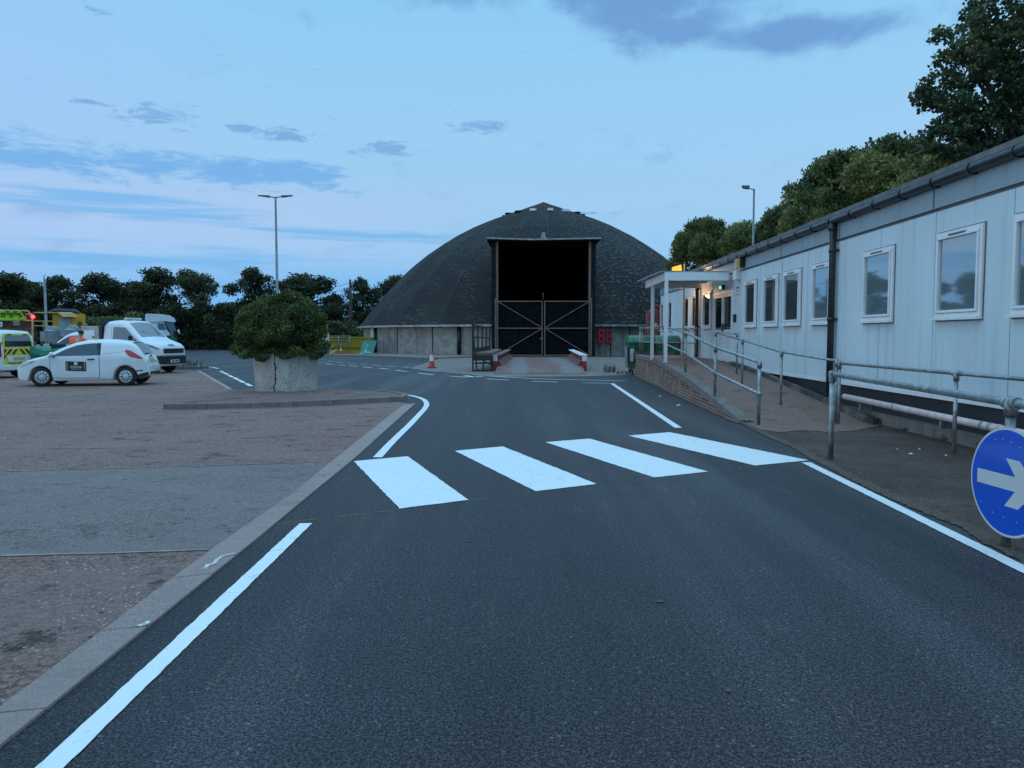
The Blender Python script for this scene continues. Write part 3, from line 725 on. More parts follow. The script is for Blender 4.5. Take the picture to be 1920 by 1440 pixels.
# ================================================================== SALT BARN
BC = Vector((3.2, 79.0, 0)); BR = 18.1; NF = 24
barn = thing('salt_barn', (BC.x, BC.y, 0), 'big dark shingled salt barn dome on a concrete ring wall with an open doorway', 'barn')
PROF = [(18.55,2.45),(17.35,4.0),(16.0,5.6),(14.75,6.95),(13.3,8.3),(11.9,9.45),(10.4,10.5),(8.9,11.45),(7.2,12.35),(5.6,13.05),(4.0,13.65),(2.6,14.15),(1.3,14.65),(.05,15.15)]
OX = 4.0; OZ = 8.85; PF = 59.4; PX = 2.42; PO = PX - BC.x
def cut_open(o, ztop, keepz=False):
    bm = bmesh.new(); bm.from_mesh(o.data)
    geo = lambda: bm.verts[:] + bm.edges[:] + bm.faces[:]
    for co, no in (((PO-OX,0,0),(1,0,0)), ((PO+OX,0,0),(1,0,0)), ((0,0,ztop),(0,0,1))):
        bmesh.ops.bisect_plane(bm, geom=geo(), plane_co=co, plane_no=no)
    dead = [f for f in bm.faces if abs(f.calc_center_median().x-PO) < OX and f.calc_center_median().y < -3 and f.calc_center_median().z < ztop]
    bmesh.ops.delete(bm, geom=dead, context='FACES'); bm.to_mesh(o.data); bm.free()
me_v, me_f, uvs = [], [], []
def dome_uv(o):
    uv = o.data.uv_layers.new(name='UVMap')
    for p in o.data.polygons:
        c = p.center; a0 = math.floor(math.atan2(c.y, c.x) / (2*math.pi/NF) + .0)
        am = (a0+.5) * 2*math.pi/NF
        for li in p.loop_indices:
            co = o.data.vertices[o.data.loops[li].vertex_index].co
            u = -co.x*math.sin(am) + co.y*math.cos(am)
            r = math.hypot(co.x, co.y)
            s_ = 0
            for (r0, z0), (r1, z1) in zip(PROF[:-1], PROF[1:]):
                if co.z > z1: s_ += math.hypot(r1-r0, z1-z0)
                else: s_ += math.hypot(r1-r0, z1-z0) * max(0, (co.z-z0)/(z1-z0)); break
            uv.data[li].uv = (u + a0*3.37, s_)
mb = MB(); k = []
A_ = [2*math.pi*(j)/NF for j in range(NF)]
for r, z in PROF: k += [Vector((BC.x + r*math.cos(a), BC.y + r*math.sin(a), z)) for a in A_]
fs = [[i*NF+j, i*NF+(j+1)%NF, (i+1)*NF+(j+1)%NF, (i+1)*NF+j] for i in range(len(PROF)-1) for j in range(NF)]
mb.add(k, fs); dome = mb.build('roof', 'shingle', barn); cut_open(dome, OZ); dome_uv(dome)
# slightly proud ridge seams along each facet joint
mb = MB()
for a in A_:
    if abs(math.cos(a)) > .999: pass
    pts = [Vector((BC.x + (r+.005)*math.cos(a), BC.y + (r+.005)*math.sin(a), z+.005)) for r, z in PROF[:-1]]
    front = math.sin(a) < 0 and abs(math.cos(a)*14 - PO) < OX + .9
    if front: pts = [p for p in pts if p.z > OZ+.3]
    for p, q in zip(pts[:-1], pts[1:]): mb.bar(p, q, .07, .03)
mb.build('ridge_tile', 'ridge_cap', dome)
mb = MB(); ww = [(18.1,-.02),(18.1,2.42)]
k = []
for r, z in ww: k += [Vector((BC.x + r*math.cos(a), BC.y + r*math.sin(a), z)) for a in A_]
k += [Vector((BC.x + 17.8*math.cos(a), BC.y + 17.8*math.sin(a), 2.42)) for a in A_]; k += [Vector((BC.x + 17.8*math.cos(a), BC.y + 17.8*math.sin(a), -.02)) for a in A_]
mb.add(k, [[i*NF+j, i*NF+(j+1)%NF, (i+1)*NF+(j+1)%NF, (i+1)*NF+j] for i in range(3) for j in range(NF)])
wall = mb.build('wall', 'board_concrete', barn); cut_open(wall, 50)
mb = MB()
for j in range(NF):
    a, b = A_[j], A_[(j+1)%NF]; 
    p = lambda t, r, z: Vector((BC.x + r*math.cos(t), BC.y + r*math.sin(t), z))
    if math.sin((a+b)/2) < 0 and abs(math.cos(a+.13))*18 < OX: 
        pass
    mb.hexa([p(a,18.15,2.36), p(a,18.68,2.36), p(b,18.68,2.36), p(b,18.15,2.36)], [p(a,18.15,2.52), p(a,18.68,2.52), p(b,18.68,2.52), p(b,18.15,2.52)])
ev = mb.build('eave_trim', 'trim_pale', barn); cut_open(ev, 50)
# board joints in the wall and dark pipes
for j in range(NF):
    a = A_[j]
    if math.sin(a) > .2: continue
for t, wd_, nm, mt in ((-2.66,.10,'downpipe','black_plastic'), (-2.0,.16,'downpipe','black_plastic')):
    pass
def wall_at(u):      # point on the wall front under image column u
    d = ray(u, 640); best = None
    for j in range(NF):
        a, b = A_[j], A_[(j+1)%NF]
        p = Vector((BC.x+18.1*math.cos(a), BC.y+18.1*math.sin(a))); q = Vector((BC.x+18.1*math.cos(b), BC.y+18.1*math.sin(b)))
        # intersect ray x = k*y
        kx = d.x/d.y; den = (q.x-p.x) - kx*(q.y-p.y)
        if abs(den) < 1e-6: continue
        t = (kx*p.y - p.x)/den
        if -1e-4 <= t <= 1.0001:
            h = p.lerp(q, t)
            if best is None or h.y < best.y: best = h
    return best
for u, r_ in ((706,.14),(862,.16)):
    p = wall_at(u); n_ = (p - Vector((BC.x, BC.y))).normalized(); q = p + n_*.14
    MB().tube([(q.x,q.y,.09),(q.x,q.y,2.36)], r_, 10).build('downpipe', 'black_plastic', barn)
p = wall_at(700.5); n_ = (p - Vector((BC.x, BC.y))).normalized(); q = p + n_*.1
MB().box((q.x-.14,q.y-.1,.09),(q.x+.14,q.y+.1,2.3)).build('buttress', 'upvc', barn)
for u in (811, 745, 1145, 1180):
    p = wall_at(u); n_ = (p - Vector((BC.x, BC.y))).normalized(); q = p + n_*.012
    MB().box((q.x-.03,q.y-.03,0),(q.x+.03,q.y+.03,2.36)).build('wall_joint', 'barn_dark', wall)
# door surround: steel framed portal standing out of the dome
x0, x1 = PX-OX+.02, PX+OX-.02
PB = BC.y-10.6
MB().box((x0-.02,PF,0),(x0+.30,PB,OZ)).build('door_jamb', 'barn_dark', barn); MB().box((x1-.30,PF,0),(x1+.02,PB,OZ)).build('door_jamb', 'barn_dark', barn)
mb = MB(); mb.hexa([(x0-.35,PF-.35,OZ),(x1+.35,PF-.35,OZ),(x1+.05,PB+1.5,OZ+.1),(x0-.05,PB+1.5,OZ+.1)], [(x0-.35,PF-.35,OZ+.1),(x1+.35,PF-.35,OZ+.1),(x1+.05,PB+1.5,OZ+.75),(x0-.05,PB+1.5,OZ+.75)])
mb.build('door_canopy', 'barn_dark', barn)
mb = MB(); xm = PX
for a, b, za, zb_ in ((x0-.38,xm-1,OZ+.13,OZ+.02),(xm-1,xm+.8,OZ+.02,OZ+.05),(xm+.8,x1+.38,OZ+.05,OZ+.12)):
    mb.hexa([(a,PF-.42,za),(b,PF-.42,zb_),(b,PF-.3,zb_),(a,PF-.3,za)], [(a,PF-.42,za+.11),(b,PF-.42,zb_+.11),(b,PF-.3,zb_+.11),(a,PF-.3,za+.11)])
mb.build('canopy_trim', 'trim_pale', barn)
mb = MB(); mb.box((xm-.12,PF-.3,OZ+.16),(xm+.12,PF+1.5,OZ+.62)); mb.box((xm-.22,PF-.4,OZ+.16),(xm+.22,PF-.2,OZ+.24)); mb.build('canopy_bracket', 'trim_pale', barn)
mb = MB(); mb.box((x0+.32,PF+.1,0),(x0+.50,PF+.3,OZ)); mb.build('door_post', 'frame_steel', barn)
mb = MB(); mb.box((x1-.50,PF+.1,0),(x1-.32,PF+.3,OZ)); mb.build('door_post', 'frame_steel', barn)
mb = MB(); mb.sheet([(BC.x-17,BC.y-17,.02),(BC.x+17,BC.y-17,.02),(BC.x+17,BC.y+17,.02),(BC.x-17,BC.y+17,.02)]) ; 
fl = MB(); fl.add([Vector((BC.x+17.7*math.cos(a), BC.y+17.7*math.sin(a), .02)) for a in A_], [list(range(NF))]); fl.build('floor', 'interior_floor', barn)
# gates
gx0, gx1, gz0, gz1 = x0+.42, x1-.42, .08, 4.30; gm = (gx0+gx1)/2; gy = PF-.02
for side, a, b in ((-1, gx0, gm-.06), (1, gm+.06, gx1)):
    fr = MB(); t = .075; y0, y1 = gy-.05, gy+.05
    fr.box((a,y0,gz0),(a+t,y1,gz1)); fr.box((b-t,y0,gz0),(b,y1,gz1))
    for z in (gz0, (gz0+gz1)/2-.03, gz1-t): fr.box((a+t,y0+.003,z),(b-t,y1-.003,z+t))
    o_, i_ = (a+t, b-t) if side < 0 else (b-t, a+t)
    zm = (gz0+gz1)/2
    fr.bar((o_,gy-.02,gz1-t),(i_,gy-.02,zm+.06),.055); fr.bar((o_,gy-.02,gz0+t),(i_,gy-.02,zm-.02),.055)
    gf = fr.build('gate', 'frame_steel', barn)
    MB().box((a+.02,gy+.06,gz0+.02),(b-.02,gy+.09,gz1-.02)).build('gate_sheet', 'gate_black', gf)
    mh = MB(); hx = a-.12 if side < 0 else b+.12
    mh.box((hx-.05,gy-.08,gz0),(hx+.05,gy+.04,gz1+.2)); mh.box((min(hx,o_),gy-.1,zm-.05),(max(hx,o_),gy-.06,zm+.03)); mh.build('gate_post', 'frame_steel', barn)
MB().box((gm-.28,gy-.14,1.35),(gm-.02,gy-.06,1.45)).build('latch', 'frame_steel', barn)
MB().tube([(gm-.03,gy-.09,gz1),(gm-.03,gy-.09,gz1+.6)], .02, 6).build('bolt', 'frame_steel', barn)
# ridge vents near the apex
for k_ in range(15):
    a = R(-90+7+24*k_)
    c = Vector((BC.x + 3.9*math.cos(a), BC.y + 3.9*math.sin(a), 13.70)); d = Vector((-math.sin(a), math.cos(a), 0)); e = Vector((math.cos(a), math.sin(a), 0))
    if math.sin(a) > .3: continue
    m4 = Matrix((( e.x, d.x, 0, c.x), (e.y, d.y, 0, c.y), (0, 0, 1, c.z), (0, 0, 0, 1)))
    MB().box((-.30,-.25,-.05),(.30,.25,.19 if math.sin(a) < -.8 else .11), 0, m4).build('roof_vent', 'upvc' if math.sin(a) < -.8 else 'shingle', dome)

# ================================================================== OFFICE BUILDING
WL = 6.3; Y0, Y1 = 2.5, 37.0; ZB, ZF, ZE = .66, 3.56, 4.0
B = thing('office_building', W(WL, (Y0+Y1)/2, 0), 'long pale grey panelled portable office building on the right with white framed windows', 'building')
mb = MB(); mb.wbox(WL, WL+7.5, Y0, Y1, ZB, ZF-.001); mb.build('wall', 'wall_panel', B)
mb = MB(); mb.wbox(WL-.035, WL+7.53, Y0-.03, Y1+.03, ZF, ZE); mb.build('fascia', 'fascia_panel', B)
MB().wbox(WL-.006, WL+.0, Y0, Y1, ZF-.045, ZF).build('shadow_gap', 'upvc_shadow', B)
mb = MB(); mb.wbox(WL-.012, WL+.01, Y0, Y1, ZB-.03, ZB+.035); mb.build('drip_rail', 'upvc', B)
mb = MB(); mb.wbox(WL+.14, WL+7.4, Y0, Y1, .18, ZB); mb.build('skirt', 'skirt_dark', B)
mb = MB(); mb.wbox(WL+.04, WL+7.45, Y0, Y1, 0, .2); mb.build('plinth', 'plinth_concrete', B)
mb = MB()
mb.add([W(WL-.16,Y0-.1,ZE+.005),W(WL-.16,Y1+.1,ZE+.005),W(WL+3.75,Y1+.1,ZE+.30),W(WL+3.75,Y0-.1,ZE+.30),W(WL+7.66,Y1+.1,ZE+.005),W(WL+7.66,Y0-.1,ZE+.005),
        W(WL-.16,Y0-.1,ZE+.09),W(WL-.16,Y1+.1,ZE+.09),W(WL+3.75,Y1+.1,ZE+.40),W(WL+3.75,Y0-.1,ZE+.40),W(WL+7.66,Y1+.1,ZE+.09),W(WL+7.66,Y0-.1,ZE+.09)],
       [(0,3,2,1),(3,5,4,2),(6,7,8,9),(9,8,10,11),(0,1,7,6),(4,5,11,10),(0,6,9,3),(3,9,11,5),(1,2,8,7),(2,4,10,8)])
roof = mb.build('roof', 'roof_felt', B)
mb = MB(); gl_ = [W(WL-.11, y, ZE-.055) for y in np.linspace(Y0-.1, Y1+.1, 12)]; mb.tube(gl_, .075, 12)
y = Y0+.4
while y < Y1: mb.tube([W(WL-.11, y, ZE-.055), W(WL-.11, y+.06, ZE-.055)], .088, 12); mb.wbox(WL-.06, WL-.03, y, y+.06, ZE-.14, ZE-.02); y += 1.0
mb.build('gutter', 'gutter_black', B)
for yy in (8.44, 12.06, 15.68, 19.30, 22.92, 26.54, 30.16, 33.78):
    MB().wbox(WL-.014, WL+.005, yy-.035, yy+.035, ZB+.04, ZF-.05).build('cover_strip', 'wall_panel', B)
    MB().wbox(WL-.042, WL-.02, yy-.012, yy+.012, ZF+.01, ZE-.14).build('fascia_joint', 'upvc_shadow', B)
for yy in (5.0, 10.1, 13.9, 17.5, 21.1, 24.8, 28.3):
    MB().wbox(WL-.003, WL+.003, yy-.006, yy+.006, ZB+.04, ZF-.05).build('panel_joint', 'fascia_panel', B)
# windows
def window(yn, yf, z0=1.88, z1=3.16, pane_backing='blind_pale', part=1.0):
    t = .062; L = WL
    fr = MB()
    for (a, b, c, d) in ((yn,yf,z0,z0+t),(yn,yf,z1-t,z1),(yn,yn+t,z0+t,z1-t),(yf-t,yf,z0+t,z1-t)): fr.wbox(L-.045, L-.003, a, b, c, d)
    s_ = .045; i0, i1, j0, j1 = yn+t, yf-t, z0+t, z1-t
    for (a, b, c, d) in ((i0,i1,j0,j0+s_),(i0,i1,j1-s_,j1),(i0,i0+s_,j0+s_,j1-s_),(i1-s_,i1,j0+s_,j1-s_)): fr.wbox(L-.068, L-.004, a+.004, b-.004, c+.004 if c == j0 else c, d)
    f = fr.build('window', 'upvc', B, bevel=.006)
    MB().wbox(L-.075, L-.046, (yn+yf)/2-.22, (yn+yf)/2+.22, z1-t-.012, z1-t+.012).build('trickle_vent', 'upvc_shadow', f)
    MB().wbox(L-.10, L-.003, yn-.005, yf+.005, z0-.045, z0-.003).build('sill', 'upvc', f, bevel=.005)
    g = MB(); g.add([W(L-.03,i0+s_,j0+s_),W(L-.03,i1-s_,j0+s_),W(L-.03,i1-s_,j1-s_),W(L-.03,i0+s_,j1-s_)], [(0,3,2,1)]); g.build('pane', 'window_glass', f)
    g = MB(); g.wbox(L-.010, L-.002, i0+s_, i1-s_, j0+s_, j1-s_); g.build('pane_backing', pane_backing, f)
    MB().wbox(L-.008, L+.0, yn-.02, yf+.02, z0-.06, z1+.02).build('seal', 'upvc_shadow', f)
    return f
for a, b, bl in ((5.0,6.2,'blind_pale'),(8.98,10.05,'blind_pale'),(10.72,11.94,'blind_pale'),(13.34,14.54,'blind_pale'),(16.05,17.15,'blind_pale'),(17.87,19.07,'dark_interior'),(19.5,20.7,'dark_interior'),
                 (21.35,22.5,'dark_interior'),(26.65,27.8,'dark_interior'),(28.95,29.85,'dark_interior'),(30.2,31.3,'dark_interior'),(33.8,34.8,'dark_interior'),(35.9,36.8,'dark_interior')):
    window(a, b, pane_backing=bl)
# double entrance door
d0, d1, dz0, dz1 = 23.75, 26.2, .80, 3.02
fr = MB(); L = WL
for (a, b, c, d) in ((d0,d0+.07,dz0,dz1),(d1-.07,d1,dz0,dz1),(d0+.07,d1-.07,dz1-.07,dz1),(d0+.07,d1-.07,dz0,dz0+.05)): fr.wbox(L-.06, L-.002, a, b, c, d)
df = fr.build('door_frame', 'upvc', B)
dm = (d0+d1)/2
for a, b in ((d0+.08, dm-.01), (dm+.01, d1-.08)):
    lf = MB(); t = .10; z0, z1 = dz0+.06, dz1-.08; zm = z0+.85
    for (p, q, c, d) in ((a,a+t,z0,z1),(b-t,b,z0,z1),(a+t,b-t,z0,z0+t+.05),(a+t,b-t,zm,zm+t),(a+t,b-t,z1-t,z1)): lf.wbox(L-.05, L-.004, p, q, c, d)
    lf.wbox(L-.03, L-.012, a+t, b-t, z0+t+.05, zm)
    d_ = lf.build('door', 'upvc', B)
    MB().wbox(L-.026, L-.020, a+t, b-t, zm+t, z1-t).build('door_glass', 'window_glass', d_)
    MB().wbox(L-.012, L-.004, a+t, b-t, zm+t, z1-t).build('door_dark_backing', 'dark_interior', d_)  # dark sheet painting the dim interior behind the door glass
MB().wbox(L-.10, L-.05, dm-.16, dm-.12, 1.75, 2.0).build('handle', 'black_plastic', df)
# downpipes
def dpipe(y, z0, mat, r=.068):
    m = MB(); m.tube([W(WL-.11,y,ZE-.1),W(WL-.11,y,ZE-.2),W(WL-.10,y,3.5),W(WL-.10,y,z0)], r, 14); m.tube([W(WL-.11,y,ZE-.16),W(WL-.11,y,ZE-.26)], r*1.25, 14)
    for z in (1.9, 3.3): m.tube([W(WL-.10,y,z),W(WL-.10,y,z+.08)], r*1.18, 14); m.wbox(WL-.09, WL, y-.13, y+.0, z+.02, z+.06)
    m.build('downpipe', mat, B)
dpipe(15.85, .35, 'gutter_black'); dpipe(28.55, .82, 'timber_dark')
# pale waste pipe along the plinth
pp = thing('waste_pipe', W(6.2, 11, 0), 'long pale pink plastic waste pipe running low along the office skirt', 'pipe')
m = MB(); m.tube([W(6.17,Y0+.2,.33), W(6.17,15.0,.42)], .055, 16); m.build('pipe', 'pipe_pink', pp)
for y in (10.0, 10.18, 10.36, 12.9): MB().tube([W(6.17,y,.33+.0072*(y-2.7)), W(6.17,y+.05,.33+.0072*(y-2.65))], .064, 16).build('collar', 'trim_pale' if y > 10.1 else 'pipe_pink', pp)
for y in (8.2, 11.4, 14.2): MB().wbox(6.14, 6.35, y, y+.06, .22, .335).build('bracket', 'galvanised', pp)
# small things on the wall
t_ = thing('security_light', W(6.25, 22.6, 3.68), 'boxy cream bulkhead lamp on the office fascia above the canopy', 'wall light')
MB().wbox(6.13, 6.262, 22.45, 22.78, 3.60, 3.86).build('housing', 'black_plastic', t_); MB().wbox(6.02, 6.13, 22.50, 22.73, 3.56, 3.84).build('lens', 'tan_paint', t_, bevel=.02)
t_ = thing('alarm_box', W(6.25, 23.2, 3.3), 'white alarm box on the wall at the canopy corner', 'alarm')
MB().wbox(6.14, 6.298, 23.02, 23.38, 3.27, 3.55).build('case', 'upvc', t_, bevel=.02)
t_ = thing('notice_plate', W(6.28, 23.3, 2.9), 'small pale notice plate on the wall right of the entrance door', 'sign')
MB().wbox(6.27, 6.298, 23.0, 23.5, 2.86, 3.14).build('plate', 'sign_white', t_)
MB().wbox(6.262, 6.27, 23.1, 23.4, 3.03, 3.07).build('lettering', 'dark_trim', t_); MB().wbox(6.262, 6.27, 23.15, 23.35, 2.94, 2.97).build('lettering', 'dark_trim', t_)
t_ = thing('door_intercom', W(6.28, 23.5, 2.0), 'small black intercom box beside the entrance door', 'intercom')
MB().wbox(6.23, 6.298, 23.45, 23.6, 2.02, 2.26).build('case', 'black_plastic', t_, bevel=.01); MB().wbox(6.225, 6.231, 23.49, 23.56, 2.12, 2.2).build('button', 'lamp_grey', t_)
# exit light under canopy (lit green)
emis('green_led', (.05, .9, .35), 3.0)
t_ = thing('exit_lamp', W(6.1, 25.1, 3.2), 'small green lit exit lamp under the canopy', 'lamp'); MB().wbox(6.20, 6.298, 24.9, 25.25, 3.10, 3.24).build('case', 'black_plastic', t_); MB().wbox(6.18, 6.199, 25.0, 25.15, 3.13, 3.21).build('lens', 'green_led', t_)
# entrance canopy
cn = thing('entrance_canopy', W(5.2, 26, .8), 'flat white timber porch canopy on two slim posts over the entrance door', 'canopy')
CL0, CL1, CY0, CY1, CZ0, CZ1 = 4.15, 6.12, 23.7, 27.6, 3.30, 3.55
m = MB(); m.wbox(CL0, CL1, CY0, CY0+.06, CZ0, CZ1); m.wbox(CL0, CL1, CY1-.06, CY1, CZ0, CZ1); m.wbox(CL0, CL0+.06, CY0+.06, CY1-.06, CZ0, CZ1); m.build('fascia_board', 'upvc', cn)
m = MB(); m.hexa([W(CL0-.15,CY0+.03,CZ1+.003),W(CL1,CY0-.02,CZ1+.003),W(CL1,CY1+.9,CZ1+.05),W(CL0-.15,CY1+.9,CZ1+.05)], [W(CL0-.15,CY0+.03,CZ1+.033),W(CL1,CY0-.02,CZ1+.033),W(CL1,CY1+.9,CZ1+.08),W(CL0-.15,CY1+.9,CZ1+.08)]); m.build('roof_sheet', 'trim_pale', cn)
m = MB()
for y in (24.6, 25.6, 26.6): m.wbox(CL0+.06, CL1, y, y+.05, CZ0+.12, CZ1)
m.build('joist', 'white_paint', cn)
for y in (CY0+.0, 26.3): m = MB(); m.wbox(CL0+.01, CL0+.11, y, y+.10, RZ-.02, CZ0); m.build('post', 'upvc', cn)
# sodium floodlight on a pole beyond the porch, and the fitting under the gutter
emis('sodium_lens', (1.0, .42, .03), 1.15); emis('warm_tube', (1.0, .72, .42), 3.2)
fp = P(1281, 640, 28.6); fl = thing('floodlight', (fp.x, fp.y, RZ), 'lit amber floodlight on a thin rusty pole rising above the canopy', 'floodlight')
MB().tube([(fp.x,fp.y,RZ-.02),(fp.x,fp.y,4.25)], .034, 10).build('pole', 'tan_paint', fl)
c = P(1268, 503, 28.5)
m = MB(); m.hexa([(c.x-.20,c.y-.1,c.z-.11),(c.x+.21,c.y-.1,c.z-.11),(c.x+.21,c.y+.16,c.z-.11),(c.x-.20,c.y+.16,c.z-.11)], [(c.x-.18,c.y-.1,c.z+.04),(c.x+.18,c.y-.1,c.z+.14),(c.x+.18,c.y+.16,c.z+.14),(c.x-.18,c.y+.16,c.z+.04)]); m.build('lamp_head', 'black_plastic', fl)
m = MB(); m.hexa([(c.x-.185,c.y-.12,c.z-.095),(c.x+.18,c.y-.12,c.z-.10),(c.x+.18,c.y-.102,c.z-.10),(c.x-.185,c.y-.102,c.z-.095)], [(c.x-.165,c.y-.12,c.z+.03),(c.x+.155,c.y-.12,c.z+.12),(c.x+.155,c.y-.102,c.z+.12),(c.x-.165,c.y-.102,c.z+.03)]); m.build('lamp_lens', 'sodium_lens', fl)
wl = thing('wall_lamp', W(6.1, 27.2, 3.8), 'lit warm strip lamp under the gutter above the canopy', 'wall light')
MB().wbox(6.20, 6.263, 26.7, 27.6, 3.72, 3.80).build('casing', 'upvc', wl); MB().wbox(6.10, 6.20, 26.75, 27.55, 3.70, 3.78).build('lamp_tube', 'warm_tube', wl)
for loc, e, sz, col in ((W(5.75, 28.95, 3.25), 24, .25, (1, .60, .28)), (W(5.95, 27.2, 3.92), 5, .12, (1, .66, .34))):
    l = bpy.data.lights.new('lamp_light', 'POINT'); l.energy = e; l.shadow_soft_size = sz; l.color = col; o = bpy.data.objects.new('lamp_light', l); C.objects.link(o); o.location = loc

# ================================================================== HANDRAILS
random.seed(5)
def rail(name_label, posts, top=1.1, mid=.55, r=.026, mats='galvanised', group='galvanised tube handrails', stub_end=None, post_flags=None):
    """posts: list of (x, y, z_ground); rails join post heads"""
    c = Vector(posts[0]); t = thing('handrail', c, name_label, 'handrail', group)
    for i, p in enumerate(posts):
        p = Vector(p)
        if post_flags and not post_flags[i]: continue
        m = MB(); m.tube([p - Vector((0,0,.02)), p + Vector((0,0,top))], r*1.05, 12)
        m.tube([p + Vector((0,0,top-.10)), p + Vector((0,0,top+.03))], r*1.45, 12)
        if mid: m.tube([p + Vector((0,0,mid-.045)), p + Vector((0,0,mid+.045))], r*1.4, 12)
        m.lathe([(r*1.4,top+.03),(r*1.1,top+.042),(.001,top+.045)], p, 12)
        m.build('post', mats, t)
    for h, nm in ((top, 'top_rail'), (mid, 'middle_rail')):
        if not h: continue
        m = MB(); m.tube([Vector(p) + Vector((0,0,h)) for p in posts], r, 12)
        for i, p in enumerate(posts):
            p = Vector(p)
            for q in (posts[i-1] if i else None, posts[i+1] if i+1 < len(posts) else None):
                if q is None: continue
                d = (Vector(q) - p).normalized(); m.tube([p + Vector((0,0,h)) + d*.03, p + Vector((0,0,h)) + d*.085], r*1.4, 12)
        m.build(nm, mats, t)
    return t
def gz(u, v, z):
    p = G(u, v, z); return (p.x, p.y, z)
rail('galvanised two rail handrail along the road side of the ramp above the brick wall',
     [gz(1422, 797, .01), (P(1341,700,16.7).x,16.7,rz(16.7)), (P(1285,700,21.0).x,21.0,rz(21.0)), (P(1243.5,700,26.0).x,26.0,RZ), (P(1199.6,700,YE-.25).x,YE-.25,RZ)], top=1.12, mid=.56, r=.030)
rail('rust tinted two rail handrail closing the far end of the ramp landing',
     [(P(1204,700,31.3).x,31.3,RZ), (P(1284,700,30.2).x,30.2,RZ), (P(1304,700,28.4).x,28.4,RZ)], top=1.08, mid=.54, r=.024, mats='rusty_galv')
r0 = gz(1571.5, 795, .01)
rail('single galvanised handrail climbing the building side of the ramp to the door',
     [(P(1381,700,20.9).x,20.9,rz(20.9)), (P(1341,700,21.6).x,21.6,rz(21.6)), (P(1391.5,700,18.6).x,18.6,rz(18.6)), (P(1465,700,15.9).x,15.9,rz(15.9)), (r0[0]-.03,r0[1]+.05,.05)], top=1.10, mid=0, r=.024)
p2 = gz(1788, 853, 0); d = (Vector(p2) - Vector(r0)); 
rail('single galvanised handrail on the footpath nearer the pink pipe, behind the front rail', [r0, p2, tuple(Vector(p2) + d.normalized()*3.4), tuple(Vector(p2) + d.normalized()*6.5)], top=1.10, mid=0, r=.026)
f0 = gz(1557, 860, .01); fj = P(1896, 757, 5.75)
d = Vector((fj.x - f0[0], fj.y - f0[1], 0)); f1 = (fj.x, fj.y, 0.0)
rail('thick galvanised handrail on the road edge of the footpath carrying the round blue sign', [f0, f1, tuple(Vector(f1) + d.normalized()*3.6)], top=1.10, mid=0, r=.034)

# ================================================================== BLUE ARROW SIGN
sc = P(1888.5, 904.5, 5.6)
ang = R(-3.0)                    # the plate runs along the road, facing it
ex = Vector((-math.sin(R(3.5)), math.cos(R(3.5)), 0))        # along the plate, away from camera
nrm = Vector((-ex.y, ex.x, 0))                              # faces the road
SG = thing('arrow_sign', (sc.x, sc.y, 0), 'round blue sign with a pale arrow pointing right, fixed low at the road edge', 'road sign')
rt = -ex                                                      # the viewer's right
m4 = Matrix(((rt.x, 0, nrm.x, sc.x), (rt.y, 0, nrm.y, sc.y), (0, 1, 0, sc.z), (0, 0, 0, 1)))
m4n = lambda z: m4 @ Matrix.Translation((0, 0, z))
RS = .405
def disc(r, z0, z1, n=72):
    m = MB(); m.lathe([(.0005, z0), (r, z0), (r, z1), (.0005, z1)], (0,0,0), n, smooth=False); m.v = [m4 @ v for v in m.v]; return m
disc(RS, -.004, .0).build('plate', 'sign_grey', SG); 
disc(RS-.004, .0005, .0018).build('white_border', 'sign_white', SG)
disc(RS-.019, .0022, .0032).build('blue_face', 'blue_sign', SG)
aw = [(x*1.08, y*1.08) for x, y in ((-.30,.050),(.080,.050),(-.015,.163),(.115,.163),(.285,.0),(.115,-.163),(-.015,-.163),(.080,-.050),(-.30,-.050))]
m = MB(); m.prism([m4 @ Vector((x, y, .0036)) for x, y in aw], nrm*.0008); m.build('arrow', 'sign_white', SG)
for x, y in ((-.14,.30),(-.06,.315),(.03,.30),(.12,.275),(-.27,-.2),(-.14,-.255),(-.02,-.265),(.12,-.27)):
    m = MB(); m.lathe([(.0045,.0034),(.003,.0052),(.0004,.0055)], (x, y, 0), 8); m.v = [m4 @ v for v in m.v]; m.build('rivet', 'sign_white', SG)
pc = sc - nrm*.035 + ex*.0
for z in (-.18,.18): m = MB(); m.box((-.30,z-.02,-.012),(.30,z+.02,-.0045)); m.v = [m4 @ v for v in m.v]; m.build('channel', 'galvanised', SG)

# ================================================================== PLANTER AND BUSH
PC = Vector((-6.1, 20.75, .10)); PR = .86
pl = thing('planter', PC, 'cracked round concrete planter drum on the traffic island', 'planter')
HN = 1.04; n = 64
prof = [(PR-.05,0),(PR-.035,.5),(PR,HN-.02),(PR-.012,HN),(PR-.10,HN),(PR-.11,HN-.14),(.001,HN-.14)]
m = MB(); m.lathe(prof, PC, n, mf=lambda i: 1 if i == 5 else 0); m.build('drum', ['planter_concrete','soil'], pl, bevel=0)
def crack(az0, wid, z0, z1, seed, amp):
    rnd = random.Random(seed); m = MB(); a = az0; pts = []
    nz = 22
    for i in range(nz+1):
        z = z0 + (z1-z0)*i/nz; a += rnd.uniform(-amp, amp) + (az0-a)*.25; pts.append((a, z, wid*rnd.uniform(.5, 1.3)))
    vs = []
    for a, z, w_ in pts:
        r = PR - .05 + .05*(z/HN)**1.0 + .004
        r = (PR-.05 + .015*(z/.5) if z < .5 else PR-.035 + .035*(z-.5)/(HN-.52)) + .003
        for s_ in (-1, 1):
            t = a + s_*w_/2/PR; vs.append(PC + Vector((r*math.cos(t), r*math.sin(t), z)))
    m.add(vs, [[2*i, 2*i+1, 2*i+3, 2*i+2] for i in range(nz)]); return m
to_cam = math.atan2(-PC.y, -PC.x)
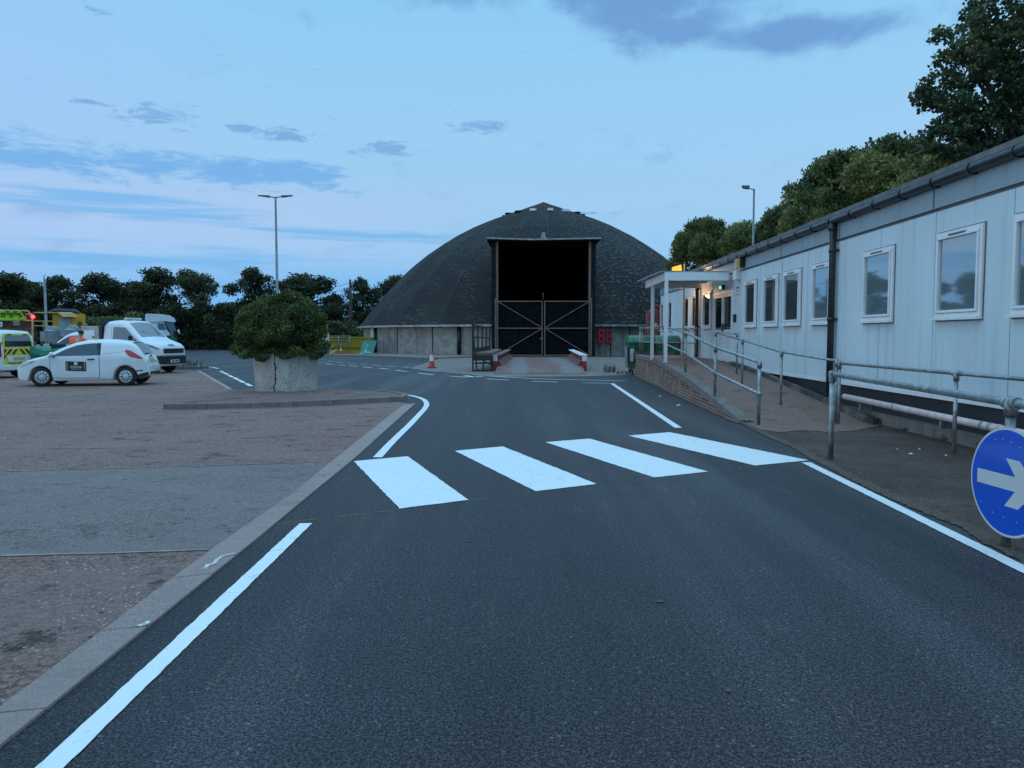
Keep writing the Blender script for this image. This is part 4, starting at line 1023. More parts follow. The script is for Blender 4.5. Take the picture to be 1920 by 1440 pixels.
crack(to_cam - .36, .036, .01, HN-.03, 3, .034).build('crack', 'crack_dark', pl)
crack(to_cam + .16, .006, .25, HN-.03, 8, .004).build('crack', 'kerb_dark', pl)
rng = np.random.default_rng(4)
def leaves(name, centers, size, mat, tone, parent=None, org=(0,0,0), aspect=.5, up=.0, elong=1.0):
    """one mesh of small leaf-shaped faces; centers (n,3); tone (n,)"""
    n = len(centers); rs = rng
    a = rs.normal(size=(n,3)); a[:,2] *= (1-up*.5); a[:,2] += up*np.abs(rs.normal(size=n)); a /= np.linalg.norm(a, axis=1)[:,None]
    b = rs.normal(size=(n,3)); b -= a*(a*b).sum(1)[:,None]; b /= np.linalg.norm(b, axis=1)[:,None]
    s_ = size*rs.uniform(.6, 1.35, n)[:,None]; c = centers - np.array(org)
    V = np.empty((n,4,3)); V[:,0] = c - a*s_*.5*elong; V[:,1] = c + b*s_*aspect*.5 + a*s_*.05; V[:,2] = c + a*s_*.5*elong; V[:,3] = c - b*s_*aspect*.5 + a*s_*.05
    me = bpy.data.meshes.new(name); me.vertices.add(4*n); me.loops.add(4*n); me.polygons.add(n)
    me.vertices.foreach_set('co', V.reshape(-1)); me.loops.foreach_set('vertex_index', np.arange(4*n, dtype=np.int32))
    me.polygons.foreach_set('loop_start', np.arange(0, 4*n, 4, dtype=np.int32)); me.update(calc_edges=True)
    at = me.attributes.new('tone', 'FLOAT', 'FACE'); at.data.foreach_set('value', np.clip(tone, 0, 1).astype(np.float32))
    me.materials.append(MATS[mat]); o = bpy.data.objects.new(name, me); C.objects.link(o)
    if parent: o.parent = parent
    return o
def blob_points(cx, r, n, shell=.55):
    d = rng.normal(size=(n,3)); d /= np.linalg.norm(d, axis=1)[:,None]
    q = shell + (1-shell)*rng.random(n)**.6
    return np.array(cx) + d*np.array(r)*q[:,None]
def cluster_crown(lobes, ncl, per, crad, lobe_tone=.25):
    cs, ts = [], []
    for (cx, r) in lobes:
        vol = np.prod(r)**(1/3); k = max(4, int(ncl*vol**2)); lt = rng.normal(0, lobe_tone)
        cc = blob_points(cx, r, k, .45); ct = rng.uniform(.1, .75, k) + lt
        off = rng.normal(size=(k, per, 3)); off /= np.maximum(np.linalg.norm(off, axis=2)[:,:,None], .3); off *= (rng.random((k, per, 1))**.5)*crad; off[:,:,2] *= .6
        cs.append((cc[:,None,:] + off).reshape(-1,3)); ts.append((ct[:,None] + rng.normal(0, .13, (k, per))).reshape(-1))
    return np.concatenate(cs), np.concatenate(ts)
# the bush: rounded dome of tiny leaves overhanging the drum, with an upright tuft at the top
bc = PC + Vector((-.10, 0, HN))
bush = thing('bush', (PC.x, PC.y, PC.z+HN-.14), 'large rounded green bush overflowing the round concrete planter', 'bush')
lob = [((bc.x, bc.y, bc.z+.66), (1.12,1.10,.78))]
for i in range(26):
    a = rng.uniform(0, 2*math.pi); e = rng.uniform(-.25, 1.35); rr = 1.0
    lob.append(((bc.x + .94*math.cos(a)*math.cos(e), bc.y + 1.0*math.sin(a)*math.cos(e), bc.z + .62 + .72*math.sin(e)), (.34,.34,.27)))
lob += [((bc.x+.26, bc.y, bc.z+1.42), (.34,.3,.30)), ((bc.x+.62, bc.y-.1, bc.z+1.14), (.42,.4,.32)), ((bc.x-.3, bc.y, bc.z+1.28), (.42,.4,.26)),
        ((bc.x+.93, bc.y-.2, bc.z+.12), (.42,.4,.26)), ((bc.x-.93, bc.y-.2, bc.z+.10), (.36,.4,.22)), ((bc.x-.35, bc.y-.8, bc.z-.0), (.5,.3,.16)), ((bc.x+.45, bc.y-.8, bc.z+.04), (.5,.3,.14)),
        ((bc.x+.3, bc.y+.8, bc.z-.0), (.6,.3,.16)), ((bc.x-1.08, bc.y, bc.z+.62), (.22,.3,.28))]
cs, ts = [], []
for (cx, r) in lob:
    k = int(11000*np.prod(r)**(2/3)) if r[0] > 1 else int(15000*np.prod(r)**(2/3)); pts = blob_points(cx, r, k, .80 if r[0] > 1 else .55)
    cell = np.sin(pts[:,0]*9+1)*np.sin(pts[:,1]*8)*np.sin(pts[:,2]*10+2); cs.append(pts); ts.append(.42 + .45*cell + rng.normal(0, .18, k) + rng.normal(0, .08))
pts = np.concatenate(cs); tn = np.concatenate(ts); keep = (pts[:,2] > PC.z + HN - .16) | (np.hypot(pts[:,0]-PC.x, pts[:,1]-PC.y) > PR+.03); keep &= pts[:,2] > PC.z+HN-.34
pts, tn = pts[keep], tn[keep]; pts = pts + .05*np.sin(pts[:,[1,2,0]]*11)
leaves('foliage', pts, .066, 'leaf_bush', tn, bush, tuple(bush.location), .6)
m = MB(); m.lathe([(.6,-.05),(.82,.2),(.92,.6),(.8,.95),(.5,1.2),(.2,1.28),(.001,1.29)], bc, 24); m.build('bush_core', 'hedge_core', bush)  # solid dark core added inside the leaves so no sky shows through
m = MB()
for i in range(9):
    a = i*.7; m.tube([PC + Vector((.1*math.cos(a), .1*math.sin(a), HN-.15)), PC + Vector((.45*math.cos(a), .45*math.sin(a), HN+.35)), PC + Vector((.8*math.cos(a), .8*math.sin(a), HN+.75))], [.03,.022,.01], 6)
m.build('stem', 'bark', bush)

# ================================================================== BINS, CABINET, CONES, SIGNS
def wheelie(x0, x1, y0, y1, label):
    cx, cy = (x0+x1)/2, (y0+y1)/2; w2 = (x1-x0)/2; d2 = (y1-y0)/2
    t = thing('waste_bin', (cx, cy, 0), label, 'bin', 'green wheeled waste bins')
    m = MB(); zb, zt = .24, 1.28
    m.hexa([(cx-w2*.84,cy-d2*.78,zb),(cx+w2*.84,cy-d2*.78,zb),(cx+w2*.84,cy+d2*.78,zb),(cx-w2*.84,cy+d2*.78,zb)], [(cx-w2*.97,cy-d2*.95,zt),(cx+w2*.97,cy-d2*.95,zt),(cx+w2*.97,cy+d2*.95,zt),(cx-w2*.97,cy+d2*.95,zt)])
    m.build('body', 'bin_green', t, bevel=.03)
    m = MB(); m.box((cx-w2*1.03,cy-d2*1.03,zt+.002),(cx+w2*1.03,cy+d2*1.03,zt+.08)); m.build('rim', 'bin_green', t, bevel=.02)
    m = MB(); N = 10; prof = []
    k = len(m.v)
    for i in range(N+1):
        s_ = -1 + 2*i/N; z = zt+.085 + .26*math.sqrt(max(0, 1 - abs(s_)**2.4)); m.v += [Vector((cx-w2*1.0, cy+s_*d2, z)), Vector((cx+w2*1.0, cy+s_*d2, z))]
    for i in range(N): m.f.append([2*i, 2*i+1, 2*i+3, 2*i+2]); m.m.append(0); m.sm.append(True)
    m.f.append([2*i for i in range(N+1)]); m.m.append(0); m.sm.append(False); m.f.append([2*i+1 for i in range(N+1)][::-1]); m.m.append(0); m.sm.append(False)
    m.build('lid', 'bin_lid', t)
    for sx_ in (-1, 1):
        m = MB(); hx = cx + sx_*w2*.45; m.tube([(hx-.13,cy-d2*.93,1.18),(hx-.13,cy-d2*1.06,1.16),(hx+.13,cy-d2*1.06,1.16),(hx+.13,cy-d2*.93,1.18)], .016, 6); m.build('handle', 'bin_lid', t)
        for sy in (-1, 1):
            m = MB(); wx, wy = cx+sx_*w2*.62, cy+sy*d2*.6; m.lathe([(.001,-.03),(.07,-.03),(.10,-.022),(.10,.022),(.07,.03),(.001,.03)], (wx, wy, .10), 18, axis='X'); m.box((wx-.05,wy-.04,.1),(wx-.034,wy+.04,.25)); m.box((wx+.034,wy-.04,.1),(wx+.05,wy+.04,.25)); m.box((wx-.05,wy-.04,.23),(wx+.05,wy+.04,.26)); m.build('castor', 'black_plastic', t)
    return t
b1 = wheelie(4.84, 5.84, 31.9, 33.0, 'green wheeled bin with a white notice, left of the pair behind the ramp wall')
MB().hexa([(4.90,31.93,.55),(5.06,31.93,.55),(5.06,31.95,.55),(4.90,31.95,.55)], [(4.90,31.86,1.08),(5.06,31.86,1.08),(5.06,31.90,1.08),(4.90,31.90,1.08)]).build('notice', 'sign_white', b1)
m = MB(); m.box((4.76,31.98,.30),(4.80,32.5,1.15)); m.build('bumper_strip', 'bag_grey', b1)
wheelie(5.94, 6.94, 31.9, 33.0, 'green wheeled bin beneath the canopy, right of the pair behind the ramp wall')
cb = P(1223, 640, 38.6); t = thing('red_cabinet', (cb.x, cb.y, 0), 'tall rusty red metal cabinet with pipes beyond the office end', 'cabinet')
m = MB(); m.box((cb.x-.24,cb.y-.25,.1),(cb.x+.26,cb.y+.3,2.75)); m.build('body', 'rust_red', t, bevel=.03); m = MB(); m.lathe([(.24,2.75),(.22,2.88),(.12,2.97),(.001,3.0)], (cb.x+.01,cb.y+.02,0), 20); m.build('cap', 'rust_red', t)
MB().tube([(cb.x+.34,cb.y-.1,0),(cb.x+.34,cb.y-.1,3.1),(cb.x+.1,cb.y-.1,3.15)], .03, 8).build('pipe', 'bright_red', t); MB().tube([(cb.x-.32,cb.y-.1,0),(cb.x-.32,cb.y-.1,2.9)], .025, 8).build('pipe', 'red_paint', t)
MB().box((cb.x+.05,cb.y-.262,2.0),(cb.x+.2,cb.y-.254,2.25)).build('label_plate', 'plate_yellow', t)

def cone(loc, h, label):
    t = thing('traffic_cone', loc, label, 'traffic cone', 'orange and white traffic cones'); s_ = h/.94; c = Vector(loc)
    m = MB(); a = .235*s_
    m.hexa([c+Vector((x, y, 0)) for x, y in ((-a,-a),(a,-a),(a,a),(-a,a))], [c+Vector((x*.93, y*.93, .045*s_)) for x, y in ((-a,-a),(a,-a),(a,a),(-a,a))]); m.build('base', 'cone_base', t, bevel=.01)
    R_ = lambda z: (.165 - .142*(z/.94))*s_
    for (z0, z1, mt, nm) in ((.045,.36,'cone_orange','lower_band'),(.36,.66,'cone_white','reflective_band'),(.66,.94,'cone_orange','tip')):
        m = MB(); pr = [(R_(z0)+(.003 if nm == 'reflective_band' else 0), z0*s_), (R_(z1)+(.003 if nm == 'reflective_band' else 0), z1*s_)]
        if nm == 'tip': pr += [(.001, z1*s_)]
        m.lathe(pr, c, 20); m.build(nm, mt, t)
cc = G(809.5, 690, .01); cone((cc.x, cc.y, .01), .93, 'orange and white traffic cone on the concrete apron corner, the nearer one')
cc = G(639, 663.5, .09); cone((cc.x, cc.y, .09), .68, 'small faded traffic cone on the pavement before the yellow tank, the farther one')

# green roadworks sign leaning on the barn wall
gs_b = P(686, 664, 63.5); t = thing('leaning_sign', (gs_b.x, gs_b.y, .09), 'green metal road sign leaning against the left end of the barn wall', 'sign')
w2, hh = .58, 1.15; lean = Vector((.45, .75, 0)); e_ = Vector((1, .12, 0)).normalized()
o_ = Vector((gs_b.x, gs_b.y, .09)); A_1 = [o_ - e_*w2, o_ + e_*w2, o_ + e_*w2*.95 + lean*.62 + Vector((0,0,hh)), o_ - e_*w2*.95 + lean*.62 + Vector((0,0,hh-.06))]
nn = (A_1[1]-A_1[0]).cross(A_1[3]-A_1[0]).normalized()
MB().hexa(A_1, [p - nn*.03 for p in A_1]).build('plate', 'sign_green', t)
if nn.y > 0: nn = -nn
def onp(s_, h_): return A_1[0].lerp(A_1[1], s_).lerp(A_1[3].lerp(A_1[2], s_), h_) + nn*.02
for poly in ([(.06,.03),(.3,.03),(.3,.08),(.06,.08)], [(.35,.12),(.78,.12),(.78,.18),(.35,.18)], [(.10,.14),(.24,.14),(.40,.36),(.46,.36),(.44,.22),(.34,.22),(.30,.10),(.12,.17)][0:6], [(.36,.45),(.43,.45),(.43,.52),(.36,.52)], [(.36,.66),(.42,.66),(.42,.74),(.36,.74)]):
    m = MB(); m.prism([onp(*p) for p in poly], nn*.004); m.build('white_mark', 'sign_white', t)

# yellow steel tank / hopper with a cage, and an intermediate container beside it
c0, c1 = P(617, 640, 66), P(683, 640, 66); t = thing('yellow_skip', ((c0.x+c1.x)/2, 66, .09), 'yellow steel skip body on the pavement left of the barn', 'skip')
m = MB(); zt = 1.48; zm = .62
m.hexa([(c0.x,66,zm),(c1.x+.4,66,zm),(c1.x+.4,68,zm),(c0.x,68,zm)], [(c0.x-.12,65.7,zt),(c1.x+.4,65.7,zt),(c1.x+.4,68.2,zt),(c0.x-.12,68.2,zt)]); m.build('upper_body', 'yellow_steel', t)
m = MB(); m.box((c0.x+.25,66.25,.0),(c1.x+.3,68,zm-.002)); m.build('lower_body', 'yellow_steel', t)
m = MB(); m.box((c0.x-.16,65.62,zt-.03),(c1.x+.4,65.69,zt+.05)); m.build('rim', 'yellow_steel', t)
for x in (.9, 1.35):
    m = MB(); m.prism([(c0.x+x-.16,65.66,zt-.06),(c0.x+x+.16,65.66,zt-.06),(c0.x+x+.12,65.74,zt-.34),(c0.x+x-.1,65.74,zt-.34)], (0,-.02,0)); m.build('lifting_hole', 'upvc_shadow', t)
m = MB(); 
for x in (0, 1.0, 2.0): m.tube([(c0.x+x*.95,65.4,.5),(c0.x+x*.95,65.4,1.62)], .025, 6)
for z in (.9, 1.25, 1.6): m.tube([(c0.x,65.4,z),(c0.x+1.9,65.4,z)], .02, 6)
m.build('guard_frame', 'galvanised', t)
i0 = P(600, 640, 64); t = thing('liquid_tote', (i0.x+.3, 64.4, .09), 'white plastic liquid tote inside a tall grey wire cage beside the bush', 'container')
m = MB(); m.box((i0.x-.3,64.1,1.15),(i0.x+.55,65,1.85)); m.build('tank', 'upvc', t, bevel=.06)
m = MB()
for x in (-.36,-.1,.15,.4,.62): m.tube([(i0.x+x,64.0,.09),(i0.x+x,64.0,2.55)], .022, 6)
for z in (.2,1.1,1.9,2.5): m.tube([(i0.x-.36,64.0,z),(i0.x+.62,64.0,z)], .02, 6)
m.build('cage', 'galvanised', t); m = MB(); m.box((i0.x-.32,64.08,.09),(i0.x+.58,65.02,.22)); m.build('pallet', 'timber_dark', t)
rp = P(606, 654, 62.5); t = thing('rubble_heap', (rp.x, 62.5, .09), 'heap of broken timber and rubble at the foot of the bush', 'rubble'); 
for i in range(16):
    m = MB(); a = Vector((rp.x+random.uniform(-.9,.9), 62.5+random.uniform(-.6,.6), .12)); m.bar(a, a + Vector((random.uniform(-.7,.7), random.uniform(-.3,.3), random.uniform(.15,.85))), random.uniform(.05,.14)); m.build('plank', random.choice(['tan_paint','deck_board','trim_pale']), t)

# ================================================================== WEIGHBRIDGE RAMP AND LOADING PLATFORM
wbx = 3.9; wc = lambda Y: ((1012 + (1013-1012)*(Y-32)/17) - 960)/F*Y*.999
cxm = 1.28
wgh = thing('steel_ramp', (1.45, 40, 0), 'worn red steel drive-on ramp with low side beams before the barn gates', 'ramp')
W2 = 1.92
def cxx(Y): return (1012.3-960)/F*Y
m = MB(); ys_ = [32.2, 35.0]; m.hexa([(cxx(32.2)-W2,32.2,-.0),(cxx(32.2)+W2,32.2,-.0),(cxx(35)+W2,34.97,-.0),(cxx(35)-W2,34.97,-.0)], [(cxx(32.2)-W2,32.2,.03),(cxx(32.2)+W2,32.2,.03),(cxx(35)+W2,34.97,.25),(cxx(35)-W2,34.97,.25)])
def setc(o): return o
o = m.build('entry_plate', 'deck_plate', wgh)
m = MB(); m.hexa([(cxx(35)-W2,35,.0),(cxx(35)+W2,35,.0),(cxx(48.7)+W2,48.7,.0),(cxx(48.7)-W2,48.7,.0)], [(cxx(35)-W2,35,.25),(cxx(35)+W2,35,.25),(cxx(48.7)+W2,48.7,.25),(cxx(48.7)-W2,48.7,.25)]); m.build('deck', 'deck_plate', wgh)
m = MB(); m.box((cxx(48.7)-W2,48.72,.0),(cxx(48.7)+W2,48.9,.24)); m.build('end_plate', 'deck_plate', wgh)
for s_ in (-1, 1):
    f = lambda Y, o_: cxx(Y) + s_*(W2+o_)
    m = MB(); a, b = sorted((.02, .26))
    def sec(o0, o1, Ya, Yb, z0, z1, z0b=None, z1b=None):
        z0b = z0 if z0b is None else z0b; z1b = z1 if z1b is None else z1b
        return ([(f(Ya,o0),Ya,z0),(f(Ya,o1),Ya,z0),(f(Yb,o1),Yb,z0b),(f(Yb,o0),Yb,z0b)], [(f(Ya,o0),Ya,z1),(f(Ya,o1),Ya,z1),(f(Yb,o1),Yb,z1b),(f(Yb,o0),Yb,z1b)])
    m.hexa(*sec(.06,.12,35.0,48.7,.0,.70)); m.build('side_beam', 'rust_red', wgh)
    m = MB(); m.hexa(*sec(-.10,.24,35.0,48.7,.702,.75)); m.build('beam_cap', 'white_paint' if s_ > 0 else 'deck_board', wgh)
    m = MB(); m.hexa([(f(35.02,-.22),35.02,.252),(f(35.02,.058),35.02,.252),(f(48.6,.058),48.6,.252),(f(48.6,-.22),48.6,.252)], [(f(35.02,.0),35.02,.50),(f(35.02,.058),35.02,.50),(f(48.6,.058),48.6,.50),(f(48.6,.0),48.6,.50)]); m.build('wheel_guide', 'rust_red', wgh)
    m = MB(); m.box((min(f(34.9,0),f(34.9,.2)),34.85,.02),(max(f(34.9,0),f(34.9,.2)),34.98,.46)); m.build('bumper_post', 'red_paint', wgh)
    m = MB(); m.box((min(f(34.9,0),f(34.9,.2)),34.845,.462),(max(f(34.9,0),f(34.9,.2)),34.985,.735)); m.build('bumper_cap', 'white_paint', wgh)
# platform on the left
lp = thing('loading_platform', (-1.1, 37, 0), 'black steel stepped loading platform with a tall railing left of the steel ramp', 'platform')
x0, x1, ya, yb = -1.78, -.88, 34.4, 43.5
m = MB(); m.hexa([(x0,ya,.76),(x1,ya,.76),(-.60,yb,.76),(-1.25,yb,.76)], [(x0,ya,.86),(x1,ya,.86),(-.60,yb,.86),(-1.25,yb,.86)]); m.build('deck', 'deck_board', lp)
m = MB(); m.box((x0+.02,ya-.03,.50),(x1,ya+.03,.757)); m.build('front_beam', 'black_steel', lp)
for x, y, zt in ((x0+.03,ya,2.15),(x1-.02,ya,.76),(x0+.05,37.2,.76),(x1-.02,37.2,.76),(-1.2,43.2,.76)):
    m = MB(); m.bar((x,y,0),(x,y,zt),.07); m.build('leg', 'black_steel', lp)
MB().bar((x0+.22,ya-.04,.03),(x0+.02,ya-.04,2.1),.05).build('brace', 'black_steel', lp)
MB().bar((x1-.02,ya-.03,.30),(x1-.42,ya-.03,.50),.06).build('brace', 'black_steel', lp)
m = MB(); m.bar((x0,ya,.06),(x1,ya,.06),.06); m.bar((x0,ya,.38),(x1,ya,.38),.05); m.build('tie_bar', 'black_steel', lp)
m = MB(); m.box((x0+.1,ya+.02,.36),(x1-.1,ya+1.2,.40)); m.build('step', 'apron_concrete', lp); MB().bar((x0+.48,ya+.3,0),(x0+.48,ya+.3,.38),.07).build('leg', 'bin_lid', lp)
q0, q1 = Vector((x0+.04,ya+.2,0)), Vector((-1.15,40.2,0)); m = MB()
for i in range(5):
    p = q0.lerp(q1, i/4*1.0); m.bar(p + Vector((0,0,.86)), p + Vector((0,0,2.12 - .12*i/4)), .07)
for z in (2.08, 1.55, 1.05): m.bar(q0 + Vector((0,0,z)), q1 + Vector((0,0,z-.06)), .06)
m.hexa([q0+Vector((-.02,0,.87)), q0+Vector((.02,0,.87)), q1+Vector((.02,0,.87)), q1+Vector((-.02,0,.87))], [q0+Vector((-.02,0,1.02)), q0+Vector((.02,0,1.02)), q1+Vector((.02,0,1.12)), q1+Vector((-.02,0,1.12))])
m.build('railing', 'black_steel', lp)

# red slotted plates on the barn wall
for u, mt, lb in ((1126.5,'bright_red','bright red metal plate with two square holes on the barn wall, the left one'), (1141,'red_paint','duller dark red metal plate with two square holes on the barn wall, the right one')):
    p = wall_at(u); n_ = (p - Vector((BC.x, BC.y))).normalized(); c = Vector((p.x, p.y-.3, 1.60)); w_, h_ = .25, .55
    t = thing('red_wall_plate', (c.x, c.y, c.z), lb, 'wall plate', 'red plates with two holes')
    outer = [(-w_,-h_),(w_,-h_),(w_,h_),(-w_,h_)]
    m = MB(); hw, hh2 = .09, .13
    y0_, y1_ = c.y-.06, c.y+.02
    m.box((c.x-w_,y0_,c.z-h_),(c.x-hw,y1_,c.z+h_)); m.box((c.x+hw,y0_,c.z-h_),(c.x+w_,y1_,c.z+h_))
    for a, b in ((-h_,-.24-hh2),(-.24+hh2,.24-hh2),(.24+hh2,h_)): m.box((c.x-hw,y0_+.001,c.z+a),(c.x+hw,y1_-.001,c.z+b))
    m.build('plate', mt, t); MB().box((c.x-.12,c.y+.021,c.z-.45),(c.x+.12,c.y+.5,c.z+.45)).build('bracket', 'black_steel', t)

# ================================================================== LAMP POSTS AND POLES
def lp_post(u, Y, vtop, r0, r1, label, name='lamp_post', cat='lamp post', mat='lamp_grey'):
    top = P(u, vtop, Y); t = thing(name, (top.x, Y, 0), label, cat)
    MB().tube([(top.x,Y,-.02),(top.x,Y,1.2),(top.x,Y,1.25),(top.x,Y,top.z)], [r0*1.5,r0*1.5,r0,r1], 12).build('pole', mat, t)
    return t, top
t, tp = lp_post(516.5, 45, 369, .09, .055, 'tall lamp post with two flat lamp heads behind the planter bush')
for s_ in (-1, 1):
    m = MB(); m.tube([tp + Vector((0,0,-.05)), tp + Vector((s_*.18,0,-.02)), tp + Vector((s_*.42,0,.03))], .03, 8); m.build('arm', 'lamp_head_dark', t)
    m = MB(); m.hexa([tp + Vector((s_*.36,-.14,-.035)), tp + Vector((s_*.36,.14,-.035)), tp + Vector((s_*1.02,.06,.045)), tp + Vector((s_*1.02,-.06,.045))], [tp + Vector((s_*.36,-.12,.07)), tp + Vector((s_*.36,.12,.07)), tp + Vector((s_*.98,.05,.10)), tp + Vector((s_*.98,-.05,.10))]); m.build('lamp_head', 'lamp_head_dark', t)
t, tp = lp_post(1414, 45, 354, .075, .055, 'single headed lamp post rising behind the office roof')
m = MB(); m.tube([tp + Vector((0,0,-.05)), tp + Vector((-.32,0,.02))], .03, 8); m.build('arm', 'lamp_head_dark', t)
m = MB(); m.hexa([tp + Vector((-.30,-.12,-.02)), tp + Vector((-.30,.12,-.02)), tp + Vector((-.62,.12,.02)), tp + Vector((-.62,-.12,.02))], [tp + Vector((-.30,-.12,.18)), tp + Vector((-.30,.12,.18)), tp + Vector((-.72,.08,.18)), tp + Vector((-.72,-.08,.18))]); m.build('lamp_head', 'lamp_head_dark', t)
t, tp = lp_post(83.5, 62, 524, .11, .09, 'grey lamp post behind the yellow truck at far left')
m = MB(); m.tube([tp + Vector((0,0,-.1)), tp + Vector((-.06,0,.2)), tp + Vector((.08,0,.4))], .04, 8); m.build('bracket', 'galvanised', t)
t, tp = lp_post(1511, 40, 397, .035, .03, 'thin pale metal mast above the office roof against the trees', 'mast', 'mast', 'trim_pale')
tp_ = P(656.5, 524, 84); t = thing('telegraph_pole', (tp_.x, 84, 0), 'dark wooden telegraph pole left of the barn', 'telegraph pole')
MB().tube([(tp_.x,84,0),(tp_.x,84,tp_.z)], [.17,.12], 10).build('pole', 'bark', t); m = MB(); m.box((tp_.x-.05,83.8,tp_.z-.5),(tp_.x+.05,84.2,tp_.z-.42)); m.build('insulator_arm', 'bark', t)
for e_, dz, lb in ((P(290, 572, 96), 0, 'thin overhead wire crossing the sky gaps from the telegraph pole to the left'), (P(290, 583, 96), -.45, 'second lower overhead wire from the telegraph pole to the left'), (P(900, 540, 110), 0, 'thin overhead wire running from the telegraph pole behind the barn')):
    a = Vector((tp_.x, 84, tp_.z-.35+dz)); b = e_; pts = [a.lerp(b, i/16) - Vector((0,0,1.2*(1-(2*i/16-1)**2))) for i in range(17)]
    o = MB().tube(pts, .022, 5).build('overhead_wire', 'black_plastic'); tag(o, lb, 'wire', 'overhead wires')

# ================================================================== SMALL THINGS ON THE GROUND
for i, (u, v, s_, lb) in enumerate(((1269,733,.05,'white litter scrap nearest the brick wall on the asphalt'),(1272.5,760.5,.07,'largest white litter scrap on the asphalt by the brick wall'),(1237,744,.045,'white litter scrap farthest left on the asphalt near the angled white line'))):
    p = G(u, v, .004); m = MB(); n_ = 6
    pts = [p + Vector((s_*random.uniform(.5,1)*math.cos(k*1.047), s_*random.uniform(.5,1)*math.sin(k*1.047), random.uniform(.004,.02))) for k in range(n_)]
    m.add(pts + [p + Vector((0,0,.03))], [[k, (k+1) % n_, n_] for k in range(n_)])
    o = m.build('litter_scrap', 'litter'); tag(o, lb, 'litter', 'white scraps beside the ramp wall')
def pebble(u, v, s_, lb, mat='stone', sq=.6):
    p = G(u, v, .003); m = MB(); m.lathe([(.001,-.2),(.7,-.1),(1,.15),(.8,.45),(.4,.62),(.001,.66)], (0,0,0), 9); m.v = [p + Vector((q.x*s_*1.3, q.y*s_, q.z*s_*sq)) + Vector((random.uniform(-1,1),)*3)*s_*.06 for q in m.v]
    o = m.build('stone', mat); tag(o, lb, 'stone')
pebble(1238.5, 1128, .022, 'small brown stone lying alone on the near asphalt'); pebble(1366, 1295, .014, 'tiny dark stone low on the near asphalt right of centre'); pebble(883, 1015, .016, 'tiny brown stone on the asphalt below the zebra stripes')
for i, (u, v, s_, lb) in enumerate(((1683,843,.018,'pale chip on the footpath farthest left of the loose three'),(1708,852,.045,'largest pale chip lying on the dark footpath'),(1724,843,.02,'pale chip just right of the largest one on the footpath'),(1774,855,.025,'pale chip at the foot of the second handrail post'),(1699,798,.04,'broken pale chip near the concrete plinth below the waste pipe'))):
    p = G(u, v, .008); m = MB(); n_ = 6; m.add([p + Vector((s_*random.uniform(.5,1)*math.cos(k*1.047), s_*random.uniform(.4,1)*math.sin(k*1.047), random.uniform(.002,.012))) for k in range(n_)] + [p + Vector((0,0,.025))], [[k, (k+1) % n_, n_] for k in range(n_)])
    o = m.build('path_chip', 'litter'); tag(o, lb, 'litter', 'pale chips on the footpath')
def weed(u, v, z, w_, h_, n, label, size=.05, Y=None):
    p = G(u, v, z); t = thing('weed', p, label, 'weed'); pts = []
    for i in range(max(3, n//14)):
        bx = rng.uniform(-w_, w_); by = rng.uniform(-w_*.4, w_*.4); hh = h_*rng.uniform(.5, 1)
        for k in range(14): f = k/13; pts.append((p.x + bx + rng.normal(0,.03)*f*2, p.y + by + rng.normal(0,.03), z + hh*f))
    pts = np.array(pts); leaves('leaves', pts, size, 'leaf_weed', rng.random(len(pts)), t, tuple(p), .4, .8, 1.5)
weed(335, 687, .12, .5, .45, 260, 'dry weeds on the end kerb in front of the white truck', .09); weed(360, 687, .12, .45, .32, 170, 'thin dry weeds on the right of the end kerb', .08)
weed(1142, 698, .01, .28, .38, 200, 'green weed on the concrete right of the steel ramp', .08); weed(1165, 701, .01, .25, .16, 90, 'low weed at the corner of the apron near the green bin', .07)
weed(1768, 826, .01, .12, .08, 120, 'small weed at the foot of the office plinth', .03)
weed(1850, 842, .01, .16, .11, 150, 'weed tuft at the plinth just left of the blue sign', .03); weed(1690, 808, .01, .10, .07, 80, 'tiny weed by the broken pale chip at the plinth foot', .03)
weed(1398, 792, .01, .10, .06, 70, 'tiny weed at the low end of the brick wall', .03)
# grass and moss along the island back and pavement kerb

# ================================================================== TREES
rng = np.random.default_rng(21)
def tree(name, label, cat, group, h, cr, ntone, mat, leaf, ncl, per, crad, seed, low=.28, parts=True, lob=16):
    """prototype tree at the origin: height h, crown radius cr"""
    rnd = random.Random(seed); t = thing(name, (0,0,0), label, cat, group)
    lobes = []; base = h*low
    for i in range(lob):
        a = rnd.uniform(0, 2*math.pi); f = rnd.random(); z = base + (h-base)*(.12 + .80*f); env = math.sin(math.pi*min(max((z-base)/(h-base), .05), .97)**.8)**.6
        rr = cr*env*rnd.uniform(.35, 1.08); s_ = cr*rnd.uniform(.14, .36)
        lobes.append(((rr*math.cos(a), rr*math.sin(a), z), (s_, s_, s_*.72)))
    lobes.append(((0,0,h-cr*.32), (cr*.26,cr*.26,cr*.24))); lobes.append(((0,0,base+(h-base)*.5), (cr*.46,cr*.46,(h-base)*.30)))
    cs, ts = cluster_crown(lobes, ncl, per, crad); leaves('crown', cs, leaf, mat, ts, t, (0,0,0), .62)
    m = MB(); m.tube([(0,0,-.1),(rnd.uniform(-.1,.1),0,h*.2),(rnd.uniform(-.2,.2),.1,h*.45),(0,0,h*.8)], [h*.028,h*.022,h*.014,h*.004], 9); m.build('trunk', 'bark', t, local=True)
    for (c, r) in lobes[:9]:
        m = MB(); z0 = rnd.uniform(.2, .45)*h; c = Vector(c); mid = Vector((0,0,z0)).lerp(c, .5) + Vector((0,0,.04*h)); m.tube([(0,0,z0), mid, c], [h*.011,h*.007,h*.002], 6); m.build('limb', 'bark', t, local=True)
    return t
